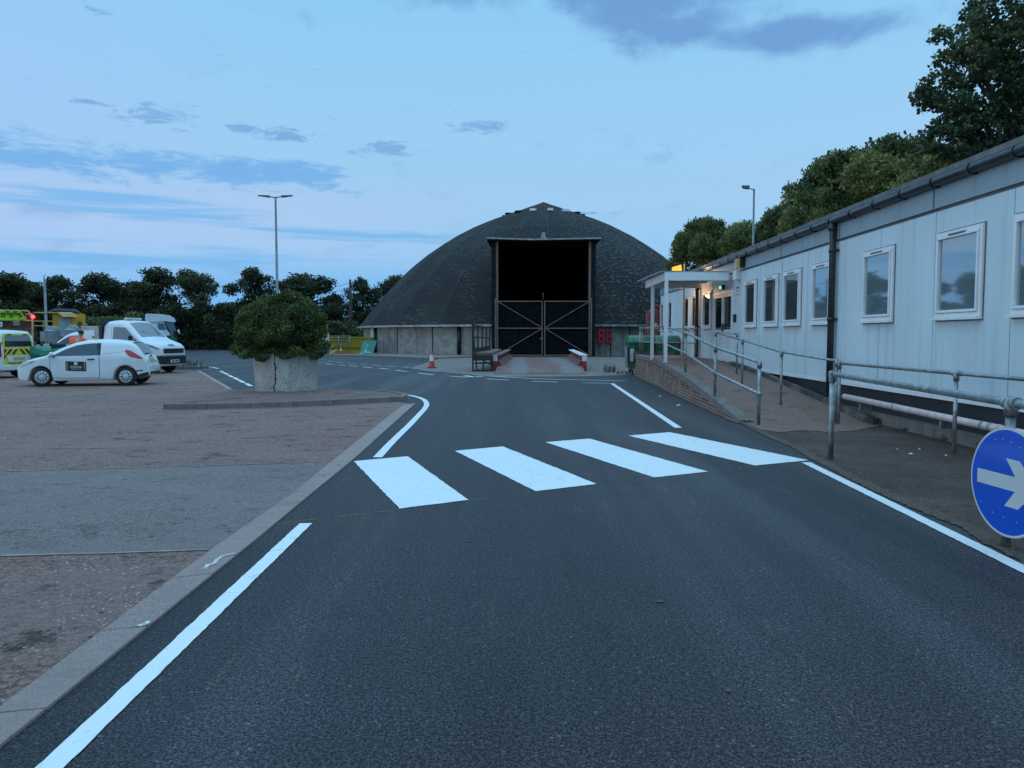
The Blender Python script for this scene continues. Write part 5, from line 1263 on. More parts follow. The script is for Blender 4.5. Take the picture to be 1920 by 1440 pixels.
def put(t, u, vtop, Y, wpx, h, cr, first, label, group, rot, zb=0):
    o = t if first else copy_tree(t)
    x = (u-960)/F*Y; H = CAM_H + (630-vtop)/F*Y - zb; sx = (wpx/2/F*Y)/cr
    o.location = (x, Y, zb); o.scale = (sx, sx, H/h); o.rotation_euler = (0,0,rot); tag(o, label, 'tree', group); return o
FT = 'trees along the far hedge'
protos = [tree('field_tree', 'x', 'tree', FT, 10, 4, .3, 'leaf_far', .30, 40, 12, .62, s_, low=.10, lob=26) for s_ in (3, 8, 17)]
used = [True]*3
far = [(18,519,118,94,'bushy dark tree at the far left edge of the hedge line'), (68,530,96,100,'low bushy tree left of the grey lamp post'), (105,524,96,92,'rounded dark tree just right of the grey far lamp post'), (206,519,92,93,'dense dark tree with a broad crown above the yellow truck'),
       (252,530,80,98,'lower dark tree behind the dense ones above the white truck'), (300,511,112,93,'tallest broad dark tree above the lorry cab'), (372,511,76,91,'narrow dark tree right of the tallest broad one'), (420,570,80,96,'low dark tree left of the lamp post with two heads'), (483,509,78,92,'dark tree just left of the lamp post with two heads'),
       (568,517,112,95,'broad dark tree right of the lamp post with two heads'), (622,553,70,92,'low dark tree left of the telegraph pole'), (683,527,62,97,'small tree just right of the telegraph pole'), (733,521,70,104,'tree partly hidden by the left slope of the barn'), (158,572,60,97,'low shrubby tree filling the gap above the yellow truck')]
for i, (u, vt, wp, Y, lb) in enumerate(far):
    k = i % 3; put(protos[k], u, vt-3, Y, wp*1.30, 10, 4, used[k], lb, FT, i*1.7); used[k] = False
MT = 'trees behind the office building'
mp = [tree('broadleaf_tree', 'x', 'tree', MT, 9, 3.4, .3, 'leaf_near', .17, 95, 22, .40, s_, low=.05, lob=46) for s_ in (5, 12)]
used = [True]*2
mid = [(1322,408,104,60,'open crowned greyish tree beside the right slope of the barn'), (1378,418,80,57,'small bushy tree left of the single headed lamp post'), (1465,383,135,48,'tree right of the single headed lamp post above the roof'), (1410,432,110,50,'low shrubby tree at the foot of the single headed lamp post'),
       (1580,292,190,37,'rounded green tree mid way along the office roof'), (1665,254,230,35,'large green tree above the office roof left of the maple'), (1535,352,120,34,'small leafy tree close above the gutter at mid roof'), (1790,262,230,29,'green tree low behind the roof beneath the maple crown')]
for i, (u, vt, wp, Y, lb) in enumerate(mid):
    k = i % 2; put(mp[k], u, vt-4, Y, wp*1.32, 9, 3.4, used[k], lb, MT, i*2.1+.4); used[k] = False
# the big maple: hand placed boughs
def PT(u, v, Y): p = P(u, v, Y); return (p.x, p.y, p.z)
mpl = thing('maple_tree', PT(1900, 630, 26)[:2] + (0,), 'tall dark maple with loose outer twigs at the top right above the office roof', 'tree')
lob = []
for (u, v, Y, rp_) in ((1880,30,26,70),(1930,90,26,95),(1810,125,25.4,55),(1860,180,26,80),(1770,178,25.2,50),(1745,185,25,32),(1730,175,24.8,17),(1950,200,27,95),(1800,255,25.5,62),(1757,262,25,38),(1890,270,26,75),(1850,90,25.6,52),(1790,100,25,34),(1765,70,24.8,14),(1760,60,24.8,10),
                         (1840,15,25.5,34),(1822,45,25,30),(2000,60,28,130),(1990,-80,28,110),(1900,-60,27,60),(2080,200,28,140),(1815,215,25.5,50),(1735,272,25,20)):
    s_ = rp_/F*Y; lob.append((PT(u, v, Y), (s_, s_*1.1, s_*.72)))
rng = np.random.default_rng(77)
cs, ts = cluster_crown(lob, 64, 20, .27, .2); leaves('crown', cs, .135, 'leaf_maple', ts, mpl, tuple(mpl.location), .85)
m = MB(); bx = mpl.location.x; m.tube([(bx,26,0),(bx+.1,26,3),(bx+.4,26.3,7),(bx+.6,26.5,12)], [.32,.27,.2,.05], 10); m.build('trunk', 'bark', mpl)
for (c, r) in lob[:16]:
    m = MB(); c = Vector(c); st = Vector((bx+.3, 26.2, min(max(c.z-3.0, 3), 9))); m.tube([st, st.lerp(c, .5) + Vector((0,0,.3)), c], [.09,.05,.012], 6); m.build('limb', 'bark', mpl)
# hedge masses
rng = np.random.default_rng(31)
def hedge(name, label, x0, x1, y, z, dep, n, leaf, mat, zf=None):
    t = thing(name, ((x0+x1)/2, y, 0), label, 'hedge'); pts = np.empty((n,3)); pts[:,0] = rng.uniform(x0, x1, n)
    top = z*(.80 + .13*np.sin(pts[:,0]*.55+1) + .10*np.sin(pts[:,0]*1.3) + .06*np.sin(pts[:,0]*3.1)); q = rng.random(n)
    face = rng.random(n) < .6; pts[:,2] = np.where(face, q*top, top - rng.random(n)**2*1.2)
    pts[:,1] = np.where(face, y - dep/2 + rng.normal(0,.25,n) + .35*np.sin(pts[:,0]*1.1+pts[:,2]*1.7), y + rng.uniform(-dep/2, dep/2, n)); pts[:,2] += rng.normal(0,.12,n); pts[:,2] = np.maximum(pts[:,2], .05)
    tn = .4 + .3*np.sin(pts[:,0]*1.7+pts[:,2]*2.3)*np.sin(pts[:,2]*3.1+pts[:,0]) + rng.normal(0,.15,n); leaves('foliage', pts, leaf, mat, tn, t, tuple(t.location), .65)
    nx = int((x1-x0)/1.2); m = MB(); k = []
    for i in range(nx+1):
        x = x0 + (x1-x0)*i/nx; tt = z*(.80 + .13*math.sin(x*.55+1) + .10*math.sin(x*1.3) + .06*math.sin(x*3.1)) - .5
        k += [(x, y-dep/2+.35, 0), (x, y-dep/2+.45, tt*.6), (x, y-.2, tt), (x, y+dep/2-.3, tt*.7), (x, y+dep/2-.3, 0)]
    m.add(k, [[5*i+j, 5*i+j+1, 5*i+6+j, 5*i+5+j] for i in range(nx) for j in range(4)]); m.build('leaf_core', 'hedge_core', t); return t  # opaque dark core added to block the gaps between leaves
hedge('hedge', 'tall dark hedge along the back of the yard from the trucks to the bush', -58, -34, 91.5, 5.6, 4, 15000, .33, 'leaf_far')
hedge('hedge', 'tall dark hedge behind the planter bush beneath the lamp post', -34, -26, 90.5, 5.2, 4, 6500, .33, 'leaf_far')
hedge('hedge', 'lighter green hedge behind the yellow skip left of the barn', -26, -8, 86, 3.7, 3.4, 10000, .30, 'leaf_near')
hedge('hedge', 'dark hedge at the far left behind the yellow trucks', -72, -58, 93, 4.0, 4, 5000, .35, 'leaf_far')
sb = P(217, 600, 70); hs = hedge('shrub', 'pale green shrub standing behind the flatbed truck', sb.x-2.0, sb.x+2.0, 70, 3.9, 3, 3500, .22, 'leaf_near'); hs['category'] = 'shrub'
hb = hedge('hedge', 'green hedge directly behind the office roof line', 0, 1, 0, 1, 1, 10, .1, 'leaf_near') if False else None
for i, (u, Y, zt, wp) in enumerate(((1340,52,6.2,110),(1430,47,6.0,110),(1500,43,6.6,110),(1600,36,7.0,140))):
    pass

# ================================================================== VEHICLES
def lerp_list(L, x):
    if x <= L[0][0]: return L[0][1]
    for (a, b), (c, d) in zip(L[:-1], L[1:]):
        if x <= c: return b + (d-b)*(x-a)/max(c-a, 1e-9)
    return L[-1][1]
class Body:
    def __init__(s, L, zt, zb, wp, belt, tumble, rnd, wheels, ra, wr, crown=.03, low=.04, lowz=.4):
        s.L, s.ZT, s.ZB, s.WP, s.belt, s.tum, s.r, s.wh, s.ra, s.wr, s.crown, s.low, s.lowz = L, zt, zb, wp, belt, tumble, rnd, wheels, ra, wr, crown, low, lowz
        xs = set(np.linspace(0, L, int(L/.055)+1)) | {p[0] for p in zt} | {.015, .03, .06, L-.015, L-.03, L-.06}
        s.xs = sorted(x for x in xs if 0 <= x <= L)
    def zt(s, x): return sum(lerp_list(s.ZT, min(max(x+d, 0), s.L)) for d in (-.05,-.025,0,.025,.05))/5
    def zb(s, x):
        z = lerp_list(s.ZB, x)
        for xw in s.wh:
            d = s.ra**2 - (x-xw)**2
            if d > 0: z = max(z, s.wr + math.sqrt(d))
        return z
    def W(s, x, z):
        w_ = lerp_list(s.WP, x)
        if z > s.belt: w_ -= (z-s.belt)*s.tum
        if z < s.lowz: w_ -= (s.lowz-z)*s.low*3
        zt = s.zt(x); q = z - (zt - s.r)
        if q > 0: w_ -= s.r*(1 - math.sqrt(max(0, 1-(min(q/s.r, 1))**2)))
        return w_
    def mesh(s):
        m = MB(); N = 14; T = 9; cols = []
        for x in s.xs:
            zb, zt = s.zb(x), s.zt(x); zb = min(zb, zt-.05); col = []
            for sgn in (1, -1):
                rows = []
                for i in range(N+1):
                    t = i/N; z = zb + (zt-zb)*(t if t < .85 else .85 + (t-.85)); rows.append((x, sgn*s.W(x, z), z))
                col.append(rows)
            we = s.W(x, zt); top = [(x, we*(1-2*j/T), zt + s.crown*(1-(1-2*j/T)**2)) for j in range(1, T)]
            cols.append(col[0] + top + col[1][::-1])
        n = len(cols[0]); vs = [p for c in cols for p in c]
        fs = [[i*n+j, i*n+j+1, (i+1)*n+j+1, (i+1)*n+j] for i in range(len(cols)-1) for j in range(n-1)]
        fs += [[i*n, i*n+n-1, (i+1)*n+n-1, (i+1)*n] for i in range(len(cols)-1)]
        m.add(vs, fs, 0, True); e = (len(cols)-1)*n
        # end caps as ladders between the two sides
        for b in (0, e):
            for i in range(N): m.f.append([b+i, b+i+1, b+n-2-i, b+n-1-i]); m.m.append(0); m.sm.append(True)
            m.f.append([b+N+j for j in range(T+1)]); m.m.append(0); m.sm.append(True)
        return m
    def side(s, lower, upper, sgn=1, off=.004, nx=14, nz=6, m=None):
        m = m or MB(); x0, x1 = lower[0][0], lower[-1][0]; vs = []
        for i in range(nx+1):
            x = x0 + (x1-x0)*i/nx; a, b = lerp_list(lower, x), lerp_list(upper, x)
            for j in range(nz+1): z = a + (b-a)*j/nz; vs.append((x, sgn*(s.W(x, z)+off), z))
        m.add(vs, [[i*(nz+1)+j, i*(nz+1)+j+1, (i+1)*(nz+1)+j+1, (i+1)*(nz+1)+j] for i in range(nx) for j in range(nz)], 0, True); return m
    def top(s, x0, x1, k0, k1, off=.005, nx=12, ny=10, y0=-1, y1=1):
        """patch on the top surface from x0 to x1; k0,k1 fraction of local width"""
        m = MB(); vs = []
        for i in range(nx+1):
            x = x0 + (x1-x0)*i/nx; zt = s.zt(x); we = s.W(x, zt) ; k = k0 + (k1-k0)*i/nx; sl = (s.zt(x+.01)-s.zt(x-.01))/.02; nl = math.hypot(1, sl)
            for j in range(ny+1):
                f = (y0 + (y1-y0)*j/ny)*k; vs.append((x - sl/nl*off*(1), f*we, zt + s.crown*(1-f*f) + off/nl))
        m.add(vs, [[i*(ny+1)+j, i*(ny+1)+j+1, (i+1)*(ny+1)+j+1, (i+1)*(ny+1)+j] for i in range(nx) for j in range(ny)], 0, True); return m
def wheels(t, B_, y, r, wd, hub, steer=0, n=9, dual=()):
    for xw in B_.wh:
        for sgn in (1, -1):
            st_ = steer if xw == B_.wh[0] else 0
            rot = Matrix.Translation((xw, sgn*y, r)) @ Matrix.Rotation(st_, 4, 'Z')
            m = MB(); m.lathe([(r*.66,-wd/2),(r*.9,-wd/2),(r*.985,-wd*.36),(r,-wd*.2),(r,wd*.2),(r*.985,wd*.36),(r*.9,wd/2),(r*.66,wd/2),(r*.62,0),(r*.66,-wd/2)], (0,0,0), 32, axis='Y'); m.v = [rot @ v for v in m.v]; w_ = m.build('wheel', 'tyre', t, local=True)
            m = MB(); o_ = sgn*wd*.42; pr = [(r*.66,o_),(r*.60,o_+sgn*.012),(r*.2,o_-sgn*.004),(r*.12,o_+sgn*.012),(.001,o_+sgn*.014)]; m.lathe(pr, (0,0,0), 36, axis='Y')
            m.lathe([(r*.66,o_),(r*.66,o_-sgn*.06),(.001,o_-sgn*.06)], (0,0,0), 24, axis='Y')
            for q in range(n):
                a = 2*math.pi*q/n; c = Matrix.Rotation(a, 4, 'Y'); m.box((r*.30, o_+sgn*.010 if sgn > 0 else o_-.016, -r*.045), (r*.55, o_+.016 if sgn > 0 else o_-.010, r*.045), 1, c)
            m.v = [rot @ v for v in m.v]; m.build('hub', [hub, 'black_plastic'], w_, local=True)
def lift(t, dx):      # recentre local x so the root sits mid vehicle
    for ch in [o for o in bpy.data.objects if o.parent == t]: ch.location.x -= dx
def heading(hx, hy): return math.atan2(-hy, -hx)
def darkfloor(t, x0, x1, y, z0, z1): MB().box((x0,-y,z0),(x1,y,z1)).build('underbody', 'black_plastic', t, local=True)

# ---- white hatchback van
ct = G(150, 724.6); hd = Vector((-.985, -.17, 0)).normalized(); pv_ = Vector((-hd.y, hd.x, 0)); pv_ = pv_ if pv_.y > 0 else -pv_
cc = ct + pv_*.80 + Vector((.06, 0, 0)); rzv = heading(hd.x, hd.y)
car = thing('hatchback_van', (cc.x, cc.y, .006), 'small white hatchback van with black door placard and front wheel turned, on the gravel', 'car', rz=rzv)
hb = Body(3.95, [(0,.50),(.03,.60),(.12,.69),(.3,.79),(.6,.89),(.95,.965),(1.05,1.03),(1.4,1.22),(1.78,1.38),(2.1,1.45),(2.5,1.47),(2.9,1.45),(3.3,1.395),(3.5,1.35),(3.62,1.24),(3.74,1.06),(3.82,.90),(3.90,.80),(3.94,.62),(3.95,.45)],
          [(0,.30),(.15,.20),(.5,.17),(3.4,.19),(3.7,.26),(3.95,.36)], [(0,.50),(.06,.64),(.2,.745),(.45,.82),(.9,.85),(3.2,.86),(3.6,.82),(3.85,.745),(3.95,.66)], .93, .36, .09, (.80, 3.29), .355, .305)
hb.mesh().build('body', 'car_white', car, local=True)
darkfloor(car, .45, 3.6, .55, .20, .5)
for sgn in (1, -1):
    hb.side([(1.16,.955),(2.50,.985)], [(1.16,.965),(1.5,1.165),(1.85,1.30),(2.2,1.355),(2.44,1.365),(2.50,1.0)], sgn).build('side_window', 'windscreen', car, local=True)
    hb.side([(1.02,.93),(1.2,.945)], [(1.02,.945),(1.2,.995)], sgn, .003, 4, 2).build('quarter_glass', 'dark_trim', car, local=True)
    hb.side([(2.42,.985),(2.56,.985)], [(2.42,1.37),(2.56,1.37)], sgn, .0025, 3, 6).build('door_pillar', 'dark_trim', car, local=True)
    hb.side([(1.08,.27),(1.085,.27),(1.09,.27)], [(1.08,.93),(1.09,.93)], sgn, .003, 2, 10).build('door_gap', 'crack_dark', car, local=True)
    hb.side([(2.52,.27),(2.535,.27)], [(2.52,.98),(2.535,.98)], sgn, .003, 2, 10).build('door_gap', 'crack_dark', car, local=True)
    hb.side([(1.1,.262),(2.53,.262)], [(1.1,.274),(2.53,.274)], sgn, .003, 10, 1).build('door_gap', 'crack_dark', car, local=True)
    hb.side([(2.18,.83),(2.40,.84)], [(2.18,.87),(2.40,.885)], sgn, .03, 5, 2).build('door_handle', 'black_plastic', car, local=True)
    hb.side([(2.62,1.02),(3.35,1.10)], [(2.62,1.028),(3.35,1.106)], sgn, .003, 10, 1).build('panel_crease', 'lamp_grey', car, local=True)
    hb.side([(3.28,1.10),(3.36,.99),(3.46,.925),(3.80,.855)], [(3.28,1.13),(3.33,1.165),(3.46,1.12),(3.66,.995),(3.80,.885)], sgn, .006, 12, 5).build('tail_light', 'tail_red', car, local=True)
    hl_ = hb.side([(.14,.60),(.34,.655),(.66,.79)], [(.14,.66),(.34,.775),(.66,.83)], sgn, .004, 8, 3).build('headlight', 'silver_paint', car, local=True); hb.side([(.22,.645),(.46,.72)], [(.22,.68),(.46,.77)], sgn, .008, 8, 3).build('lamp_lens', 'sign_white', hl_, local=True)
    hb.side([(3.55,.45),(3.80,.47)], [(3.55,.49),(3.80,.51)], sgn, .004, 5, 2).build('rear_reflector', 'maroon', car, local=True)
    hb.side([(3.52,.21),(3.94,.33)], [(3.52,.24),(3.7,.38),(3.94,.44)], sgn, .004, 8, 3).build('bumper_trim', 'dark_trim', car, local=True)
    m = MB(); m.lathe([(.06,0),(.055,.003),(.001,.003)], (3.22, sgn*(hb.W(3.22,.88)+.002), .88), 16, axis='Y'); m.build('fuel_flap', 'car_white', car, local=True)
    m = MB(); yw = hb.W(1.22,.98); m.box((1.14, sgn*yw - .0, .94), (1.24, sgn*(yw+.14), .97)); mi_ = m.build('mirror_arm', 'black_plastic', car, local=True)
    m = MB(); m.lathe([(.001,-.05),(.055,-.045),(.075,0),(.06,.05),(.001,.06)], (1.19, sgn*(yw+.17), 1.02), 12, axis='X'); m.build('mirror', 'car_white', mi_, local=True)
hb.top(3.50, 3.79, .84, .80).build('rear_window', 'windscreen', car, local=True); hb.top(3.42, 3.50, .86, .84, .012).build('spoiler', 'dark_trim', car, local=True)
hb.top(1.12, 1.86, .90, .88).build('windscreen', 'windscreen', car, local=True)
m = MB(); m.box((3.952,-.52,.36),(3.975,.52,.44)); m.build('bumper_trim', 'dark_trim', car, local=True)
hb.top(3.835, 3.90, .36, .36, .012, 4, 4).build('number_plate', 'plate_yellow', car, local=True); m = MB(); m.box((3.80,-.03,.93),(3.87,.03,.975)); m.build('badge', 'blue_sign', car, local=True)
MB().bar((3.79,-.02,1.03),(3.80,-.32,1.04),.02).build('wiper', 'black_plastic', car, local=True)
# door placard with pale edging, emblem square and two lines of unreadable lettering
sg = 1
def plac(x0, x1, z0, z1, sgn, nm, mt, off, par, tilt=-.02):
    return hb.side([(x0,z0),(x1,z0+tilt*(x1-x0)/.56)], [(x0,z1),(x1,z1+tilt*(x1-x0)/.56)], sgn, off, 6, 3).build(nm, mt, par, local=True)
for sgn in (1, -1):
    pd_ = plac(1.54, 2.14, .50, .80, sgn, 'door_placard', 'black_steel', .007, car)
    plac(1.575, 1.60, .53, .77, sgn, 'placard_edging', 'gold', .009, pd_); plac(2.08, 2.105, .53, .77, sgn, 'placard_edging', 'gold', .009, pd_)
    plac(1.79, 1.89, .68, .775, sgn, 'placard_emblem', 'sign_white', .0095, pd_)
    plac(1.67, 2.02, .60, .65, sgn, 'placard_lettering', 'gold', .009, pd_); plac(1.69, 2.00, .545, .575, sgn, 'placard_lettering', 'bag_grey', .009, pd_)
wheels(car, hb, .735, .305, .20, 'hub_silver', R(16), 10)
lift(car, 1.975)

# ---- white cab flatbed truck
tc_ = G(262, 701); hd = Vector((.965, -.26, 0)).normalized(); pr_ = Vector((-hd.y, hd.x, 0)); pr_ = pr_ if pr_.y > 0 else -pr_
L_ = 6.0
fx = tc_ + hd*.95 + pr_*.95; ctr = fx - hd*L_/2
trk = thing('flatbed_truck', (ctr.x, ctr.y, .006), 'white cab flatbed truck with white locker boxes behind the hatchback', 'truck', rz=heading(hd.x, hd.y))
cb_ = Body(2.75, [(0,.82),(.02,.95),(.06,1.12),(.25,1.25),(.6,1.36),(.85,1.45),(1.0,1.55),(1.55,2.06),(1.75,2.19),(2.0,2.24),(2.4,2.24),(2.68,2.20),(2.75,2.12)], [(0,.36),(.2,.30),(2.75,.34)], [(0,.70),(.08,.84),(.3,.95),(.6,.99),(2.75,.99)], 1.2, .16, .12, (.95,), .43, .36, .05)
cb_.mesh().build('cab', 'car_white', trk, local=True)
cb_.top(.96, 1.66, .90, .90).build('windscreen', 'windscreen', trk, local=True)
for sgn in (1, -1):
    cb_.side([(1.05,1.36),(1.3,1.24),(2.28,1.24)], [(1.05,1.40),(1.3,1.62),(1.66,1.95),(2.1,1.98),(2.28,1.97)], sgn, .005).build('side_window', 'car_glass', trk, local=True)
    cb_.side([(2.36,.5),(2.37,.5)], [(2.36,2.0),(2.37,2.0)], sgn, .004, 2, 10).build('door_gap', 'crack_dark', trk, local=True)
    cb_.side([(.07,1.00),(.55,1.20)], [(.07,1.08),(.30,1.20),(.55,1.27)], sgn, .006, 8, 4).build('headlight', 'lamp_grey', trk, local=True)
    cb_.side([(.0,.40),(.5,.40)], [(0,.76),(.5,.74)], sgn, .006, 6, 4).build('bumper', 'dark_trim', trk, local=True)
    m = MB(); yw = cb_.W(1.25,1.35); m.box((1.16,sgn*yw,1.30),(1.22,sgn*(yw+.16),1.34)); a_ = m.build('mirror_arm', 'black_plastic', trk, local=True); MB().box((1.14,min(sgn*(yw+.1),sgn*(yw+.28)),1.28),(1.24,max(sgn*(yw+.1),sgn*(yw+.28)),1.62)).build('mirror', 'black_plastic', a_, local=True, bevel=.03)
m = MB(); m.box((-.035,-.62,.86),(.0,.62,1.06)); m.build('grille', 'dark_trim', trk, local=True, bevel=.012); m = MB(); m.box((-.045,-.70,.78),(-.0,.70,.835)); m.build('chrome_strip', 'car_white', trk, local=True, bevel=.01)
m = MB(); m.box((-.05,-.74,.40),(-.001,.74,.74)); m.build('lower_grille', 'dark_trim', trk, local=True, bevel=.02)
pl_ = MB().box((-.062,-.27,.46),(-.052,.27,.58)).build('number_plate', 'plate_white', trk, local=True); MB().box((-.066,-.22,.49),(-.063,-.02,.55)).build('plate_lettering', 'dark_trim', pl_, local=True); MB().box((-.066,.04,.49),(-.063,.20,.55)).build('plate_lettering', 'dark_trim', pl_, local=True)
m = MB(); m.box((.075,-.22,1.135),(.09,.22,1.175), 0, Matrix.Rotation(R(0), 4, 'Y')); 
cb_.top(.085, .16, .24, .24, .008, 3, 4).build('bonnet_badge', 'lamp_grey', trk, local=True)
m = MB(); m.bar((.98,-.3,1.56),(1.22,.45,1.80),.02); m.build('wiper', 'black_plastic', trk, local=True)
m = MB(); m.box((1.95,-.45,2.30),(2.12,.45,2.38)); m.build('roof_beacon', 'sign_white', trk, local=True, bevel=.02)
m = MB(); m.box((2.80,-1.0,.75),(2.86,1.0,2.28)); m.build('headboard', 'black_steel', trk, local=True)
m = MB(); m.box((2.76,-.4,.45),(L_,-.25,.62)); m.box((2.76,.25,.45),(L_,.4,.62)); m.build('chassis', 'black_steel', trk, local=True)
m = MB(); m.box((2.87,-1.02,.78),(L_,1.02,.86)); m.build('bed', 'black_steel', trk, local=True)
for sgn in (1, -1):
    m = MB(); a, b = sorted((sgn*.55, sgn*1.02)); m.box((2.92,a,.862),(3.85,b,2.02)); lk = m.build('locker', 'silver_paint' , trk, local=True, bevel=.015)
    y_ = sgn*1.024; m = MB(); m.box((3.12,min(y_,y_+sgn*.012),1.02),(3.70,max(y_,y_+sgn*.012),1.84)); dd = m.build('locker_door', 'car_white', lk, local=True); m = MB(); m.box((3.14,min(y_+sgn*.013,y_+sgn*.03),1.52),(3.24,max(y_+sgn*.013,y_+sgn*.03),1.58)); m.build('latch', 'black_plastic', dd, local=True)
    m = MB(); a, b = sorted((sgn*.98, sgn*1.02)); m.box((3.9,a,.862),(L_,b,1.25)); m.build('side_board', 'silver_paint', trk, local=True)
cb_.wh = (.95, 4.7); wheels(trk, cb_, .84, .36, .24, 'hub_silver', 0, 6); lift(trk, L_/2)

# ---- small vans (shared shape)
VZ = [(0,.70),(.03,.80),(.1,.90),(.45,1.03),(.85,1.10),(1.0,1.18),(1.5,1.56),(1.75,1.70),(2.0,1.77),(2.6,1.81),(3.8,1.80),(4.2,1.77),(4.32,1.68),(4.38,1.3),(4.40,1.0)]
def small_van(L_=4.4):
    return Body(4.40, VZ, [(0,.30),(.2,.22),(4.1,.24),(4.40,.32)], [(0,.60),(.08,.76),(.3,.86),(.6,.89),(4.2,.89),(4.40,.84)], 1.05, .11, .12, (.80, 3.62), .375, .32, .03)
def van_common(t, vb):
    vb.mesh().build('body', 'car_white', t, local=True); darkfloor(t, .5, 4.1, .6, .22, .5); vb.top(1.02, 1.72, .92, .90).build('windscreen', 'windscreen', t, local=True)
    for sgn in (1, -1):
        vb.side([(1.2,1.12),(2.28,1.12)], [(1.2,1.18),(1.5,1.42),(1.85,1.60),(2.28,1.62)], sgn, .005).build('side_window', 'windscreen', t, local=True)
        vb.side([(2.34,.30),(2.355,.30)], [(2.34,1.66),(2.355,1.66)], sgn, .003, 2, 10).build('door_gap', 'crack_dark', t, local=True)
        vb.side([(2.6,1.10),(4.0,1.10)], [(2.6,1.112),(4.0,1.112)], sgn, .003, 10, 1).build('panel_crease', 'lamp_grey', t, local=True)
        vb.side([(4.22,.78),(4.385,.78)], [(4.22,1.36),(4.385,1.36)], sgn, .006, 3, 6).build('tail_light', 'tail_red', t, local=True)
        vb.side([(.08,.72),(.5,.86)], [(.08,.84),(.5,.98)], sgn, .005, 6, 3).build('headlight', 'sign_white', t, local=True)
        m = MB(); yw = vb.W(1.3,1.15); m.box((1.26,min(sgn*yw,sgn*(yw+.2)),1.08),(1.36,max(sgn*yw,sgn*(yw+.2)),1.28)); m.build('mirror', 'black_plastic', t, local=True, bevel=.03)
    wheels(t, vb, .77, .32, .20, 'hub_silver', 0, 8)
# plain van at the back, side on, pointing left
vb = small_van(); p = P(150, 640, 35.5)
v2 = thing('panel_van', (p.x, 36.2, .006), 'plain white panel van side on behind the person in orange', 'van', rz=heading(-1, .02)); van_common(v2, vb); lift(v2, 2.2)
# rear-facing highways van at the left edge
vb = small_van(); hd = Vector((-.985, .17, 0)).normalized(); rr_ = G(12, 712); pz = Vector((-hd.y, hd.x, 0)); pz = pz if pz.y > 0 else -pz
c_ = Vector((P(-4, 640, 28.6).x, 28.6, 0)) + pz*.88 + hd*2.15
v3 = thing('highways_van', (c_.x, c_.y, .006), 'white van at the left edge with red and yellow chevrons on its back', 'van', rz=heading(hd.x, hd.y)); van_common(v3, vb)
XR = 4.402
def rq(name, mat, poly, off, par, dx=0): 
    m = MB(); m.prism([(XR+off, y, z) for y, z in poly], (.003,0,0)); return m.build(name, mat, par, local=True)
m = MB(); m.box((4.36,-.80,.86),(XR+.0,.80,1.05)); 
def rear_x(z): # inverse of the roof profile at the back
    for (x0_, z0_), (x1_, z1_) in zip(VZ[-5:-1], VZ[-4:]):
        if z1_ <= z <= z0_: return x0_ + (x1_-x0_)*(z0_-z)/(z0_-z1_)
    return 4.40
def rear_patch(name, mat, poly, off, par):
    m = MB(); vs = [Vector((rear_x(z)+off, y, z)) for y, z in poly]; m.prism(vs, (.004,0,0)); return m.build(name, mat, par, local=True)
rear_patch('rear_frame', 'van_yellow', [(-.72,1.16),(.72,1.16),(.70,1.40),(.62,1.68),(-.62,1.68),(-.70,1.40)], .02, v3)
rw = rear_patch('rear_window', 'windscreen', [(-.64,1.20),(.64,1.20),(.62,1.40),(.56,1.62),(-.56,1.62),(-.62,1.40)], .035, v3)
for a, b in ((-.5,-.25),(.25,.5)): rear_patch('red_flash', 'maroon', [(a,1.63),(b,1.63),(b-.04,1.67),(a+.04,1.67)], .04, v3)
yb_ = rear_patch('chevron_board', 'van_yellow', [(-.70,.50),(.70,.50),(.70,1.12),(-.70,1.12)], .012, v3)
for k in range(-5, 6):
    for z0_, z1_ in ((.90,1.10),):
        s_ = 1 if k >= 0 else -1
        if k == 0: continue
        a = (abs(k)-1)*.26 + .02; 
        if a > .62: continue
        c1_ = a; c2_ = min(a+.13, .69); d1_ = min(a+.20, .69); d2_ = min(a+.33, .69)
        rear_patch('chevron', 'maroon', [(s_*d1_, z0_), (s_*d2_, z0_), (s_*c2_, z1_), (s_*c1_, z1_)], .020, v3)
for s_ in (-1, 1):
    rear_patch('chevron', 'maroon', [(s_*.69,.72),(s_*.69,.88),(s_*.58,.88)], .020, v3); rear_patch('chevron', 'maroon', [(s_*.45,.60),(s_*.55,.60),(s_*.50,.66)], .020, v3)
rear_patch('tailgate_panel', 'car_white', [(-.52,.62),(.52,.62),(.58,.86),(-.58,.86)], .024, v3); rear_patch('number_plate', 'plate_yellow', [(-.26,.68),(.26,.68),(.26,.79),(-.26,.79)], .032, v3)
m = MB(); m.box((4.405,-.80,.30),(4.46,.80,.50)); m.build('rear_bumper', 'car_white', v3, local=True, bevel=.03)
text_mesh('lettering', 'HIGHWAY MAINTENANCE', .085, 'dark_trim', v3, Matrix.Translation((4.437, 0, .555)) @ Matrix.Rotation(R(90), 4, 'Z') @ Matrix.Rotation(R(90), 4, 'X'))
for sgn in (1, -1):
    m = MB(); m.box((4.26,min(sgn*.80,sgn*.885),.80),(4.415,max(sgn*.80,sgn*.885),1.36)); m.build('tail_light', 'tail_red', v3, local=True, bevel=.02)
    for x, z0_, z1_, mt in ((3.2,1.05,1.7,'lime_board'), (3.2,.55,1.05,'bin_green'), (3.2,.42,.58,'van_yellow')):
        vb.side([(x,z0_+.02),(4.12,z0_+.02)], [(x,z1_-.02),(4.12,z1_-.02)], sgn, .004, 6, 4).build('side_marking', mt, v3, local=True)
lift(v3, 2.2)

